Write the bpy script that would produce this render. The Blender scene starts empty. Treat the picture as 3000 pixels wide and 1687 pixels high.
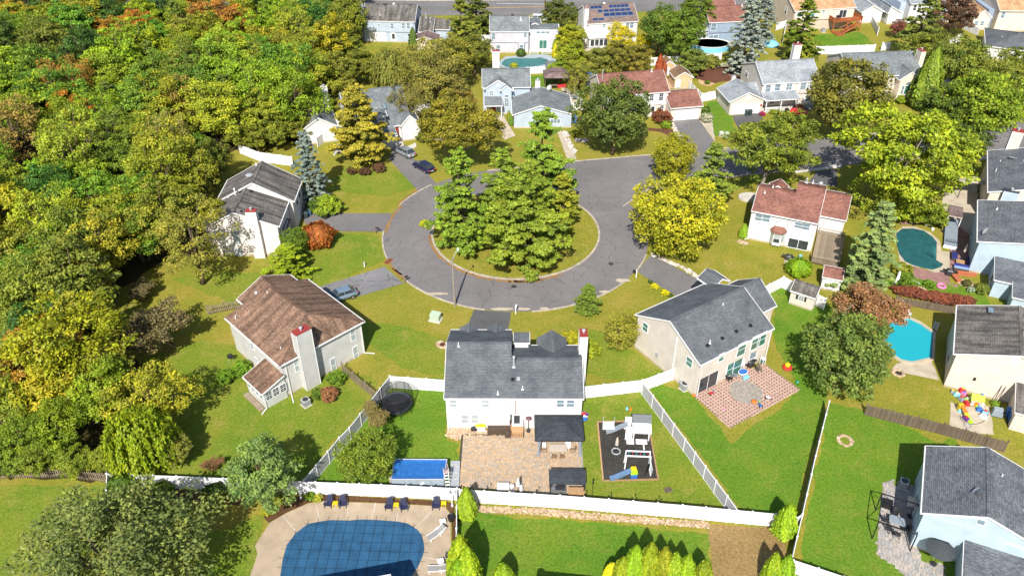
import bpy, bmesh, math, random
import numpy as np
from mathutils import Vector, Matrix
R = math.radians
sc = bpy.context.scene
C = sc.collection

# ---------------------------------------------------------------- camera
CAM_H, PITCH, FPX = 66.0, R(36.0), 2400.0          # metres, down tilt, focal length in photo pixels (3000 wide)
cam_d = bpy.data.cameras.new('camera')
cam = bpy.data.objects.new('camera', cam_d); C.objects.link(cam)
cam.location = (0, 0, CAM_H); cam.rotation_euler = (R(90) - PITCH, 0, 0)
cam_d.sensor_width = 36; cam_d.lens = 36 * FPX / 3000; cam_d.clip_end = 3000
sc.camera = cam

# ---------------------------------------------------------------- sky and sun
SUN_EL, SHADOW_AZ = R(44.5), R(9.0)                # shadows fall away from the camera and slightly right
w = bpy.data.worlds.new('World'); sc.world = w; w.use_nodes = True
nt = w.node_tree; bg = nt.nodes['Background']
sky = nt.nodes.new('ShaderNodeTexSky'); sky.sky_type = 'NISHITA'; sky.sun_disc = False
sky.sun_elevation = SUN_EL; sky.sun_rotation = R(180) + SHADOW_AZ
nt.links.new(sky.outputs[0], bg.inputs[0]); bg.inputs[1].default_value = 0.10
sun_d = bpy.data.lights.new('sun', 'SUN'); sun_d.energy = 4.8; sun_d.angle = R(0.5); sun_d.color = (1, 0.955, 0.88)
sun = bpy.data.objects.new('sun', sun_d); C.objects.link(sun)
ray = Vector((math.sin(SHADOW_AZ) * math.cos(SUN_EL), math.cos(SHADOW_AZ) * math.cos(SUN_EL), -math.sin(SUN_EL)))
sun.rotation_euler = ray.to_track_quat('-Z', 'Y').to_euler(); sun.location = (-30, -60, 120)
vs = sc.view_settings; vs.view_transform = 'Standard'; vs.look = 'None'; vs.gamma = 1; vs.exposure = 0.64
vs.use_curve_mapping = False

# ---------------------------------------------------------------- surveying: tiles of the photo -> the place
TL = {1:(580,460,4.2625),2:(640,800,3.292),3:(1840,780,3.292),4:(2140,500,4.2625),5:(2560,1260,3.393),6:(2700,820,3.15),7:(2700,400,2.897),8:(1280,900,3.45),
 'a':(900,0,5.7244),'b':(1350,0,4.2933),'c':(900,220,4.0244),'d':(1350,180,2.56),'e':(1680,160,2.409),'f':(1950,0,3.151),'g':(2250,0,3.64),'h':(2550,0,3.151),'i':(2080,130,3.0333),'j':(2400,130,3.034),
 'k':(1310,1230,3.412),'l':(1700,1160,2.927),'m':(1080,1080,2.275),'n':(880,1400,2.854),'o':(2560,1380,3.723),'p':(2770,1120,5.852),'q':(2740,500,2.275),'r':(2560,640,3.15),'s':(2020,1040,3.7235),
 't':(2270,860,2.9245),'u':(2070,250,4.819),'v':(1880,130,3.2356),'w':(1440,160,4.55),'x':(720,1380,4.55),'S':(0,0,1.0)}
for _c in range(3):
    for _r in range(3): TL[f'{_r}{_c}'] = (1000*_c, 562*_r, 2.576)
SP, CP = math.sin(PITCH), math.cos(PITCH)
def rdir(t, a, b):
    x, y, k = TL[t]; u = x + a/k - 1500; v = y + b/k - 843.5
    return Vector((u, FPX*CP - v*SP, -(v*CP + FPX*SP)))
def W(t, a, b, z=0.0):
    d = rdir(t, a, b); s = (z - CAM_H) / d.z
    return Vector((d.x*s, d.y*s, z))
def WP(t, pts, z=0.0): return [W(t, a, b, z) for a, b in pts]
def mpp(p):                                         # metres per photo pixel at a world point
    return (p.y*CP + (CAM_H - p.z)*SP) / FPX

# ---------------------------------------------------------------- mesh helper
class MB:
    def __init__(s): s.v = []; s.f = []; s.m = []
    def add(s, vs, fs, m=0):
        o = len(s.v); s.v += [tuple(p) for p in vs]
        for q in fs: s.f.append(tuple(o + i for i in q)); s.m.append(m)
    def box(s, x0, x1, y0, y1, z0, z1, m=0):
        s.add([(x0,y0,z0),(x1,y0,z0),(x1,y1,z0),(x0,y1,z0),(x0,y0,z1),(x1,y0,z1),(x1,y1,z1),(x0,y1,z1)],
              [(3,2,1,0),(4,5,6,7),(0,1,5,4),(1,2,6,5),(2,3,7,6),(3,0,4,7)], m); return s
    def hexa(s, p, m=0):                            # 8 points: bottom loop, top loop
        s.add(p, [(3,2,1,0),(4,5,6,7),(0,1,5,4),(1,2,6,5),(2,3,7,6),(3,0,4,7)], m); return s
    def bar(s, a, b, wd, ht, m=0, up=(0,0,1)):
        a, b = Vector(a), Vector(b); d = (b-a).normalized(); up = Vector(up)
        if abs(d.dot(up)) > .98: up = Vector((0,1,0))
        r = d.cross(up).normalized()*wd/2; u = r.cross(d).normalized()*ht/2
        s.hexa([a-r-u, a+r-u, b+r-u, b-r-u, a-r+u, a+r+u, b+r+u, b-r+u], m); return s
    def tube(s, pts, rad, n=6, m=0, caps=True):
        pts = [Vector(p) for p in pts]; k = len(pts)
        if not hasattr(rad, '__len__'): rad = [rad]*k
        rings = []
        for i, p in enumerate(pts):
            d = (pts[min(i+1,k-1)] - pts[max(i-1,0)]).normalized()
            up = Vector((0,0,1)) if abs(d.z) < .95 else Vector((1,0,0))
            r = d.cross(up).normalized(); u = r.cross(d)
            rings += [p + (r*math.cos(2*math.pi*j/n) + u*math.sin(2*math.pi*j/n))*rad[i] for j in range(n)]
        fs = [(i*n+j, i*n+(j+1)%n, (i+1)*n+(j+1)%n, (i+1)*n+j) for i in range(k-1) for j in range(n)]
        if caps: fs += [tuple(range(n-1,-1,-1)), tuple((k-1)*n+j for j in range(n))]
        s.add(rings, fs, m); return s
    def lathe(s, prof, n=16, c=(0,0,0), m=0, sx=1, sy=1):
        k = len(prof); vs = []
        for r, z in prof: vs += [(c[0]+r*sx*math.cos(2*math.pi*j/n), c[1]+r*sy*math.sin(2*math.pi*j/n), c[2]+z) for j in range(n)]
        fs = [(i*n+j, i*n+(j+1)%n, (i+1)*n+(j+1)%n, (i+1)*n+j) for i in range(k-1) for j in range(n)]
        fs += [tuple(range(n-1,-1,-1)), tuple((k-1)*n+j for j in range(n))]
        s.add(vs, fs, m); return s
    def prism(s, pts, z0, z1, m=0):
        pts = [(p[0], p[1]) for p in pts]; n = len(pts)
        A = sum(pts[i][0]*pts[(i+1)%n][1] - pts[(i+1)%n][0]*pts[i][1] for i in range(n))
        if A < 0: pts = pts[::-1]
        s.add([(x,y,z0) for x,y in pts] + [(x,y,z1) for x,y in pts],
              [tuple(range(n-1,-1,-1)), tuple(range(n,2*n))] + [(i,(i+1)%n,n+(i+1)%n,n+i) for i in range(n)], m); return s
    def sheet(s, pts, z, m=0):
        pts = [(p[0], p[1]) for p in pts]; n = len(pts)
        A = sum(pts[i][0]*pts[(i+1)%n][1] - pts[(i+1)%n][0]*pts[i][1] for i in range(n))
        if A < 0: pts = pts[::-1]
        s.add([(x,y,z) for x,y in pts], [tuple(range(n))], m); return s
    def me(s, name, mats, smooth=False):
        me = bpy.data.meshes.new(name); me.from_pydata(s.v, [], s.f)
        if not isinstance(mats, (list, tuple)): mats = [mats]
        for m in mats: me.materials.append(m)
        if len(mats) > 1: me.polygons.foreach_set('material_index', s.m)
        if smooth: me.polygons.foreach_set('use_smooth', [True]*len(s.f))
        uv = me.uv_layers.new(name='uv'); dat = []
        for p in me.polygons:
            n = p.normal
            t = Vector((-n.y, n.x, 0)); t = t.normalized() if t.length > 1e-4 else Vector((1,0,0))
            b = n.cross(t)
            for vi in p.vertices:
                c = me.vertices[vi].co; dat += [c.dot(t), c.dot(b)]
        uv.data.foreach_set('uv', dat); me.update(); return me
    def build(s, name, mats, parent=None, loc=None, rz=0, smooth=False, bevel=0, label=None, cat=None, group=None, kind=None):
        o = bpy.data.objects.new(name, s.me(name, mats, smooth)); C.objects.link(o)
        if parent is not None: o.parent = parent
        if loc is not None: o.location = loc
        if rz: o.rotation_euler.z = rz
        if bevel:
            md = o.modifiers.new('bevel', 'BEVEL'); md.width = bevel; md.segments = 2; md.limit_method = 'ANGLE'; md.angle_limit = R(40)
        return tag(o, label, cat, group, kind)
def tag(o, label=None, cat=None, group=None, kind=None):
    if label: o['label'] = label
    if cat: o['category'] = cat
    if group: o['group'] = group
    if kind: o['kind'] = kind
    return o
def empty(name, loc=(0,0,0), rz=0, label=None, cat=None, group=None, parent=None):
    o = bpy.data.objects.new(name, None); C.objects.link(o); o.location = loc; o.rotation_euler = (0,0,rz); o.empty_display_size = .3
    if parent is not None: o.parent = parent
    return tag(o, label, cat, group)
def inst(name, me, parent=None, loc=(0,0,0), rz=0, sca=None, **k):
    o = bpy.data.objects.new(name, me); C.objects.link(o)
    if parent is not None: o.parent = parent
    o.location = loc; o.rotation_euler.z = rz
    if sca is not None: o.scale = sca if hasattr(sca, '__len__') else (sca,)*3
    return tag(o, **k)
KIDS = {}
def copy_tree(o, parent=None):
    c = o.copy(); C.objects.link(c); c.parent = parent
    for ch in list(o.children): copy_tree(ch, c)
    return c

# ---------------------------------------------------------------- materials
def lin(h):
    h = h.lstrip('#'); v = [int(h[i:i+2],16)/255 for i in (0,2,4)]
    return tuple(x/12.92 if x <= .04045 else ((x+.055)/1.055)**2.4 for x in v) + (1,)
class NT:
    def __init__(s, name):
        s.m = bpy.data.materials.new(name); s.m.use_nodes = True; s.t = s.m.node_tree
        s.b = s.t.nodes['Principled BSDF']; s.out = s.t.nodes['Material Output']
    def n(s, k, **kw):
        o = s.t.nodes.new('ShaderNode'+k)
        for a, v in kw.items(): setattr(o, a, v)
        return o
    def l(s, a, b): s.t.links.new(a, b)
    def ramp(s, fac, stops):
        r = s.n('ValToRGB'); e = r.color_ramp.elements
        while len(e) < len(stops): e.new(.5)
        for i, (p, c) in enumerate(stops): e[i].position = p; e[i].color = c if len(c) == 4 else tuple(c)+(1,)
        s.l(fac, r.inputs[0]); return r.outputs[0]
    def noise(s, vec, scale, detail=3, rough=.55, dist=0):
        o = s.n('TexNoise'); o.inputs['Scale'].default_value = scale; o.inputs['Detail'].default_value = detail
        o.inputs['Roughness'].default_value = rough; o.inputs['Distortion'].default_value = dist
        if vec is not None: s.l(vec, o.inputs['Vector'])
        return o.outputs['Fac']
    def mix(s, fac, a, b, blend='MIX'):
        o = s.n('Mix', data_type='RGBA', blend_type=blend)
        for i, v in ((0, fac), (6, a), (7, b)):
            if hasattr(v, 'is_linked'): s.l(v, o.inputs[i])
            else: o.inputs[i].default_value = v
        return o.outputs[2]
    def math(s, op, a, b=None):
        o = s.n('Math', operation=op)
        for i, v in ((0, a), (1, b)):
            if v is None: continue
            if hasattr(v, 'is_linked'): s.l(v, o.inputs[i])
            else: o.inputs[i].default_value = v
        return o.outputs[0]
    def bump(s, h, strength=.4, dist=.02):
        o = s.n('Bump'); o.inputs['Strength'].default_value = strength; o.inputs['Distance'].default_value = dist
        s.l(h, o.inputs['Height']); s.l(o.outputs[0], s.b.inputs['Normal'])
    def pos(s): return s.n('NewGeometry').outputs['Position']
    def uv(s): return s.n('TexCoord').outputs['UV']
    def obj(s): return s.n('TexCoord').outputs['Object']
    def set(s, col, rough=.7, spec=.3, metal=0):
        if hasattr(col, 'is_linked'): s.l(col, s.b.inputs['Base Color'])
        else: s.b.inputs['Base Color'].default_value = col
        s.b.inputs['Roughness'].default_value = rough; s.b.inputs['Specular IOR Level'].default_value = spec; s.b.inputs['Metallic'].default_value = metal
        return s.m
def c4(c, k=1.0): return (c[0]*k, c[1]*k, c[2]*k, 1)
def plain(name, c, rough=.6, spec=.35, metal=0, var=.12, scale=3):
    t = NT(name); f = t.noise(t.obj(), scale, 4)
    return t.set(t.ramp(f, [(.3, c4(c,1-var)), (.7, c4(c,1+var))]), rough, spec, metal)
def shingle(name, c, var=.35, streak=.0):
    t = NT(name); uv = t.uv()
    br = t.n('TexBrick'); br.offset = .5; t.l(uv, br.inputs['Vector']); br.inputs['Scale'].default_value = 1
    br.inputs['Brick Width'].default_value = .34; br.inputs['Row Height'].default_value = .17; br.inputs['Mortar Size'].default_value = .016; br.inputs['Bias'].default_value = -.1
    br.inputs['Color1'].default_value = c4(c,1+var); br.inputs['Color2'].default_value = c4(c,1-var); br.inputs['Mortar'].default_value = c4(c,.42)
    col = t.mix(.75, br.outputs['Color'], t.ramp(t.noise(t.pos(), 26, 3, .7), [(.3, (.55,.55,.55)), (.7, (1.4,1.4,1.4))]), 'MULTIPLY')
    col = t.mix(1, col, t.ramp(t.noise(t.pos(), .55, 4), [(.3, (.72,.72,.74)), (.7, (1.2,1.18,1.15))]), 'MULTIPLY')
    if streak:
        mp = t.n('Mapping'); t.l(uv, mp.inputs[0]); mp.inputs['Scale'].default_value = (.9, .10, 1)
        col = t.mix(streak, col, t.ramp(t.noise(mp.outputs[0], 1.6, 4), [(.38, (.38,.36,.36)), (.6, (1.15,1.12,1.1))]), 'MULTIPLY')
    t.bump(br.outputs['Fac'], -.5, .02)
    return t.set(col, .92, .15)
def siding(name, c, per=.16, dirt=.10):
    t = NT(name); uv = t.uv(); sx = t.n('SeparateXYZ'); t.l(uv, sx.inputs[0])
    saw = t.math('FRACT', t.math('MULTIPLY', sx.outputs[1], 1/per))
    col = t.mix(1, c4(c), t.ramp(saw, [(0,(.66,.66,.68)), (.16,(1,1,1)), (1,(1,1,1))]), 'MULTIPLY')
    col = t.mix(1, col, t.ramp(t.noise(t.pos(), .8, 5, .6), [(.3,(1-dirt*1.6,)*3), (.7,(1+dirt*.3,)*3)]), 'MULTIPLY')
    t.bump(saw, .35, .02)
    return t.set(col, .62, .3)
def turf(name, cols, dead, dk=.5):
    """lawn: three greens, patches of dry grass, blade-scale mottling and mowing texture"""
    t = NT(name); p = t.pos()
    base = t.ramp(t.noise(p, .16, 6, .62, .4), [(.30, cols[0]), (.5, cols[1]), (.70, cols[2])])
    pat = t.ramp(t.noise(p, .42, 6, .7, 1.0), [(.50,(0,0,0)), (.68,(1,1,1))])
    col = t.mix(t.math('MULTIPLY', pat, dk), base, dead)
    fine = t.noise(p, 3.6, 5, .75)
    col = t.mix(1, col, t.ramp(fine, [(.28,(.50,.56,.5)), (.5,(1,1,1)), (.74,(1.42,1.34,1.2))]), 'MULTIPLY')
    vf = t.noise(p, 13, 2, .7)
    col = t.mix(.8, col, t.ramp(vf, [(.3,(.55,.6,.5)), (.7,(1.4,1.34,1.2))]), 'MULTIPLY')
    t.bump(t.math('ADD', fine, vf), .7, .10)
    return t.set(col, .9, .1)
def paving(name, cols, bw, bh, mort=.012, off=.5, rough=.85):
    t = NT(name); uv = t.pos()
    br = t.n('TexBrick'); br.offset = off; t.l(uv, br.inputs['Vector']); br.inputs['Scale'].default_value = 1
    br.inputs['Brick Width'].default_value = bw; br.inputs['Row Height'].default_value = bh; br.inputs['Mortar Size'].default_value = mort
    br.inputs['Color1'].default_value = c4(cols[0]); br.inputs['Color2'].default_value = c4(cols[1]); br.inputs['Mortar'].default_value = c4(cols[2])
    col = t.mix(1, br.outputs['Color'], t.ramp(t.noise(t.pos(), 1.2, 5), [(.3,(.75,.75,.75)), (.7,(1.15,1.13,1.1))]), 'MULTIPLY')
    return t.set(col, rough, .2)
def vcol(name, rough=.85, spec=.2, bump=0):                # colour stored per piece on the mesh
    t = NT(name); a = t.n('Attribute', attribute_name='tint'); f = t.noise(t.pos(), 7, 4, .7)
    col = t.mix(1, a.outputs['Color'], t.ramp(f, [(.3,(.72,.72,.72)), (.7,(1.25,1.22,1.18))]), 'MULTIPLY')
    if bump: t.bump(f, bump, .03)
    return t.set(col, rough, spec)
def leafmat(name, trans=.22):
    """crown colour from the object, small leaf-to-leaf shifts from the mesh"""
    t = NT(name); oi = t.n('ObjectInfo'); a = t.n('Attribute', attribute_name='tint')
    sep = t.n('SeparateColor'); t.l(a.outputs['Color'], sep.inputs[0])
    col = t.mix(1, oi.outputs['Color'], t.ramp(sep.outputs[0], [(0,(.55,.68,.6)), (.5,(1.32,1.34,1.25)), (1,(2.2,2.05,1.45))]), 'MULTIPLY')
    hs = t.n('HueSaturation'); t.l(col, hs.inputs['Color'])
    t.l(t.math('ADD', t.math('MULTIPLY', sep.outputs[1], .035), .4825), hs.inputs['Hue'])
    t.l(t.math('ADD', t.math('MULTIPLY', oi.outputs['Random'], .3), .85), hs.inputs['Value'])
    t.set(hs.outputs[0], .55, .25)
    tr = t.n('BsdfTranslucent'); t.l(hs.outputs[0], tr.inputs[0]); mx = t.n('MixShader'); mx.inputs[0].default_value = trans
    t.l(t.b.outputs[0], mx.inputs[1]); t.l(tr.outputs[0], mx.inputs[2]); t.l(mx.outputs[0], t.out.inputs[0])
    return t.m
M = {}
M['lawn_dry'] = turf('lawn_dry', [(.175,.205,.026,1), (.235,.225,.032,1), (.29,.240,.046,1)], (.34,.265,.08,1), .6)
M['lawn_mid'] = turf('lawn_mid', [(.115,.195,.020,1), (.160,.215,.024,1), (.215,.225,.034,1)], (.30,.26,.07,1), .55)
M['lawn_green'] = turf('lawn_green', [(.080,.185,.016,1), (.112,.210,.020,1), (.155,.22,.026,1)], (.24,.24,.05,1), .42)
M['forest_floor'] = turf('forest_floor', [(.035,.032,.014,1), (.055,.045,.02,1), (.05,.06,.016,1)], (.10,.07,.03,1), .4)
M['dirt'] = turf('dirt', [(.208,.143,.065,1), (.260,.176,.078,1), (.299,.202,.098,1)], (.325,.234,.117,1), .4)
def asphalt(name, c, crack=.5, pale=.0):
    t = NT(name); p = t.pos()
    col = t.ramp(t.noise(p, .12, 6, .65, .6), [(.3, c4(c,.82)), (.55, c4(c)), (.75, c4(c,1.22))])
    col = t.mix(1, col, t.ramp(t.noise(p, 9, 4, .8), [(.3,(.72,.72,.72)), (.7,(1.25,1.24,1.22))]), 'MULTIPLY')
    vo = t.n('TexVoronoi', feature='DISTANCE_TO_EDGE'); vo.inputs['Scale'].default_value = .33; t.l(t.n('NewGeometry').outputs['Position'], vo.inputs['Vector'])
    ns = t.noise(p, .9, 3); 
    dst = t.math('ADD', vo.outputs['Distance'], t.math('MULTIPLY', t.math('SUBTRACT', ns, .5), .1))
    ck = t.ramp(t.math('ABSOLUTE', dst), [(0,(1-crack,)*3), (.012,(1,1,1))])
    col = t.mix(1, col, ck, 'MULTIPLY')
    st = t.ramp(t.noise(p, .55, 5, .7, 2), [(.62,(1,1,1)), (.78,(.62,.62,.62))])
    col = t.mix(.7, col, st, 'MULTIPLY')
    t.bump(t.noise(p, 30, 2), .3, .01)
    return t.set(col, .88, .25)
M['road'] = asphalt('road', (.172,.162,.160), .45)
M['drive_old'] = asphalt('drive_old', (.189,.185,.189), .75)
M['drive_dark'] = asphalt('drive_dark', (.101,.099,.101), .3)
M['drive_mid'] = asphalt('drive_mid', (.165,.157,.157), .3)
M['concrete'] = plain('concrete', (.42,.36,.27), .85, .2, 0, .16, .7)
M['concrete_pale'] = plain('concrete_pale', (.48,.45,.40), .85, .2, 0, .14, .9)
M['pool_deck'] = plain('pool_deck', (.37,.29,.205), .85, .2, 0, .14, .8)
M['blue_deck'] = plain('blue_deck', (.30,.35,.38), .85, .2, 0, .14, .8)
M['kerb'] = plain('kerb', (.38,.33,.27), .85, .2, 0, .28, 1.3)
M['leaf_litter'] = turf('leaf_litter', [(.24,.13,.045,1), (.30,.16,.06,1), (.22,.16,.08,1)], (.30,.22,.12,1), .5)
M['mulch'] = turf('mulch', [(.040,.038,.038,1), (.054,.050,.050,1), (.070,.064,.062,1)], (.09,.082,.08,1), .3)
M['bed'] = turf('bed', [(.07,.035,.02,1), (.10,.05,.028,1), (.12,.07,.035,1)], (.15,.10,.05,1), .4)
M['redbed'] = turf('redbed', [(.10,.042,.03,1), (.13,.055,.04,1), (.15,.07,.05,1)], (.17,.10,.07,1), .3)
M['sand'] = plain('sand', (.46,.31,.17), .9, .1, 0, .15, 1.5)
M['brick_patio'] = paving('brick_patio', [(.33,.18,.155),(.27,.155,.14),(.17,.11,.10)], .4, .2)
M['grey_pavers'] = plain('grey_pavers', (.30,.28,.26), .9, .1)
M['paver_joint'] = plain('paver_joint', (.240,.192,.144), .95, .1)
M['paver'] = vcol('paver', .85, .2)
M['stone'] = vcol('stone', .9, .15, .5)
M['yellow_line'] = plain('yellow_line', (.55,.30,.04), .7)
M['white_line'] = plain('white_line', (.62,.62,.6), .7)
M['white'] = plain('white', (.72,.72,.73), .45, .4, 0, .04)
M['vinyl'] = siding('vinyl', (.70,.70,.715), 3.0, .05)
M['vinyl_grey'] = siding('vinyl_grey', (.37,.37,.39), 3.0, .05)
M['trim'] = plain('trim', (.68,.67,.66), .5, .35, 0, .06)
M['black'] = plain('black', (.015,.015,.017), .45, .4)
M['dark_metal'] = plain('dark_metal', (.03,.03,.034), .4, .5)
M['steel'] = plain('steel', (.42,.43,.44), .35, .5, .7)
M['galv'] = plain('galv', (.45,.46,.47), .5, .4, .3)
M['glass'] = plain('glass', (.035,.045,.052), .08, .6, 0, .3)
M['glass_green'] = plain('glass_green', (.05,.16,.12), .1, .6, 0, .3)
M['glass_blind'] = plain('glass_blind', (.33,.37,.37), .15, .5, 0, .12)
M['glass_blue'] = plain('glass_blue', (.16,.22,.26), .12, .6, 0, .2)
M['red_cap'] = plain('red_cap', (.26,.035,.03), .6)
M['green_box'] = plain('green_box', (.36,.44,.33), .6)
M['bark'] = plain('bark', (.13,.095,.065), .95, .1, 0, .3, 4)
M['bark_grey'] = plain('bark_grey', (.26,.22,.18), .95, .1, 0, .25, 4)
M['twig'] = plain('twig', (.27,.22,.155), .95, .1, 0, .25, 4)
def woodmat(name, c, sx=9, sy=.8):
    t = NT(name); mp = t.n('Mapping'); t.l(t.uv(), mp.inputs[0]); mp.inputs['Scale'].default_value = (sx, sy, 1)
    oi = t.n('ObjectInfo'); f = t.noise(mp.outputs[0], 2, 5, .7)
    col = t.ramp(f, [(.3, c4(c,.62)), (.7, c4(c,1.25))])
    col = t.mix(1, col, t.ramp(oi.outputs['Random'], [(0,(.75,.75,.75)), (1,(1.22,1.2,1.18))]), 'MULTIPLY')
    return t.set(col, .85, .15)
M['old_wood'] = woodmat('old_wood', (.27,.215,.16))
M['grey_wood'] = woodmat('grey_wood', (.15,.115,.085))
M['deck_wood'] = woodmat('deck_wood', (.29,.23,.165))
M['red_deck'] = woodmat('red_deck', (.36,.115,.045))
M['cedar'] = woodmat('cedar', (.42,.26,.14))
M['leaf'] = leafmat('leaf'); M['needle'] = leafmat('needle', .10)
RNG = random.Random(7)
TL.update({'y1':(1560,330,1.904),'y2':(1080,380,2.409),'y3':(2300,330,2.1),'y4':(280,1340,2.348)})
# ================================================================ THE GROUND
def rough(pts, amp=.25, step=.8, seed=1):
    r = random.Random(seed); out = []; n = len(pts)
    for i in range(n):
        a, b = Vector(pts[i][:2]), Vector(pts[(i+1)%n][:2]); L = (b-a).length; k = max(1, int(L/step)); d = b-a
        nn = Vector((-d.y, d.x)).normalized() if L > 0 else Vector((0,0))
        ph = r.random()*6; fr = r.uniform(.4,.9)
        for j in range(k):
            t = j/k; off = 0 if j == 0 else amp*(r.uniform(-1,1)*.55 + .45*math.sin(ph + t*L*fr))
            q = a + d*t + nn*off; out.append((q.x, q.y))
    return out
ZL = [0.004]
def ground_piece(name, pts, mat, amp=.0, step=.8, z=None, seed=1, kind='structure', **k):
    if z is None: ZL[0] += .0015; z = ZL[0]
    if amp: pts = rough(pts, amp, step, seed)
    return MB().sheet(pts, z).build(name, M[mat], kind=kind, **k)
def settint(me, cols):
    a = me.attributes.new('tint', 'FLOAT_COLOR', 'POINT'); a.data.foreach_set('color', np.asarray(cols, dtype=np.float32).ravel())
def inpoly(x, y, P):
    c = False; n = len(P); j = n-1
    for i in range(n):
        if (P[i][1] > y) != (P[j][1] > y) and x < (P[j][0]-P[i][0])*(y-P[i][1])/(P[j][1]-P[i][1]) + P[i][0]: c = not c
        j = i
    return c

MB().sheet([(-900,-120),(900,-120),(900,1600),(-900,1600)], 0).build('ground', M['lawn_dry'], kind='structure')
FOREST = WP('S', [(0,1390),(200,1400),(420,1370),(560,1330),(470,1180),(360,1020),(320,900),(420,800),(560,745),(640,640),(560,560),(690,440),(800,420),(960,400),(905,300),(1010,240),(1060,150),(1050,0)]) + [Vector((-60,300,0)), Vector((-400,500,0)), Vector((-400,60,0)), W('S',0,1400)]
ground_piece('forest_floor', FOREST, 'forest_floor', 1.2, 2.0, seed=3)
# lawns of their own colour
def lawn(t, pts, mat, seed): return ground_piece('lawn', WP(t, pts) if t else pts, mat, .35, .9, seed=seed)
lawn('S', [(300,1390),(540,1320),(440,1150),(400,1050),(600,1000),(700,1010),(760,1200),(960,1060),(1110,1120),(1000,1270),(880,1400),(830,1420)], 'lawn_mid', 11)      # brown house back yard
lawn('S', [(1140,1100),(1305,1110),(1310,1290),(1345,1300),(1340,1450),(900,1420),(1000,1270)], 'lawn_green', 12)
lawn('S', [(1700,1130),(1880,1125),(2160,1490),(1950,1470),(1700,1450)], 'lawn_mid', 13)
lawn('S', [(1890,1120),(2030,1150),(2140,1300),(2340,1150),(2270,1000),(2260,850),(2200,860),(2300,820),(2440,900),(2420,1180),(2320,1510),(2170,1490)], 'lawn_green', 14)
lawn('S', [(2430,1180),(2560,1210),(2760,1300),(2800,1280),(2900,1700),(2330,1700)], 'lawn_green', 15)
lawn('S', [(1345,1480),(1400,1500),(1700,1530),(2080,1560),(2090,1760),(1330,1760)], 'lawn_green', 16)
lawn('S', [(-60,1420),(320,1425),(310,1500),(280,1800),(-160,1800)], 'lawn_mid', 17)
lawn('S', [(920,1010),(1060,990),(1180,1080),(1300,1105),(1310,1000),(1200,960),(1080,940)], 'lawn_mid', 18)
lawn('S', [(1715,1090),(1720,960),(1800,980),(1900,1060),(1960,1095),(1840,1120)], 'lawn_mid', 19)
lawn('S', [(500,820),(600,800),(760,800),(790,880),(690,900),(640,870)], 'lawn_mid', 20)
lawn('S', [(960,560),(1130,575),(1230,545),(1130,480),(1000,490)], 'lawn_mid', 21)
lawn('S', [(900,680),(1110,690),(1125,760),(960,840),(800,800),(850,720)], 'lawn_mid', 22)
lawn('S', [(2070,300),(2120,295),(2160,390),(2080,400)], 'lawn_green', 23)
lawn('S', [(2380,105),(2520,95),(2560,130),(2400,140)], 'lawn_green', 24)
lawn('S', [(2580,830),(2640,800),(2880,850),(2910,900),(2820,900)], 'lawn_green', 25)
lawn('S', [(1550,225),(1620,215),(1630,255),(1560,260)], 'lawn_green', 26)
lawn('S', [(600,1570),(700,1530),(780,1500),(730,1700),(560,1700)], 'lawn_mid', 27)

# ---------------------------------------------------------------- roads
CX, CY, RO, RI = .55, 105.4, 19.9, 12.6
def ring(r, n=96, a0=0, a1=2*math.pi, cx=CX, cy=CY): return [(cx+r*math.cos(a0+(a1-a0)*i/n), cy+r*math.sin(a0+(a1-a0)*i/n)) for i in range(n + (0 if abs(a1-a0-2*math.pi) < 1e-6 else 1))]
STEM = [(-3,124.8),(10.7,128.1),(26.6,131.0),(54.8,136.6),(125,151),(125,140.2),(55,126.3),(36,122.6),(24.5,120.4),(20.5,116.5),(17.6,112.8),(6,112)]
ground_piece('road', STEM, 'road', z=.040)
ground_piece('cul_de_sac_road', ring(RO), 'road', z=.044)
far_t = [(-140,224),(-60,221.5),(-24,219.6),(12,220.5),(70,226),(180,238)]; far_b = [(180,226),(70,214.5),(12,208.6),(-24,207.6),(-60,209.5),(-140,212)]
ground_piece('far_road', far_t + far_b, 'road', z=.04)
ground_piece('side_road', [(92,60),(101,60),(112,146),(103,146)], 'road', z=.036)
def strip(name, pts, wd, z0, z1, mat, **k):
    mb = MB(); pts = [Vector(p[:2]) for p in pts]; L = []; Rr = []
    for i, p in enumerate(pts):
        d = (pts[min(i+1,len(pts)-1)] - pts[max(i-1,0)]).normalized(); n = Vector((-d.y, d.x))
        L.append(p + n*wd/2); Rr.append(p - n*wd/2)
    for i in range(len(pts)-1):
        a, b, c, d = Rr[i], Rr[i+1], L[i+1], L[i]
        vs = [(q.x,q.y,z0) for q in (a,b,c,d)] + [(q.x,q.y,z1) for q in (a,b,c,d)]
        fs = [(4,5,6,7),(0,1,5,4),(2,3,7,6)]
        if i == 0: fs.append((3,0,4,7))
        if i == len(pts)-2: fs.append((1,2,6,5))
        mb.add(vs, fs)
    return mb.build(name, M[mat], **k)
MB().sheet(far_t[1:5] + [(q[0], q[1]+2.2) for q in far_t[1:5]][::-1], .05).build('pavement', M['concrete_pale'], kind='structure')
strip('kerb', [(q[0], q[1]+.1) for q in far_t], .2, 0, .13, 'kerb', kind='structure')
strip('road_marking', [(-13,213.2),(-4,213.9),(12,215.1)], .32, .05, .053, 'yellow_line', kind='structure')
strip('road_marking', [(-4,217.6),(3,217.2),(9,216.8)], .22, .05, .053, 'white_line', kind='structure')
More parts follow.
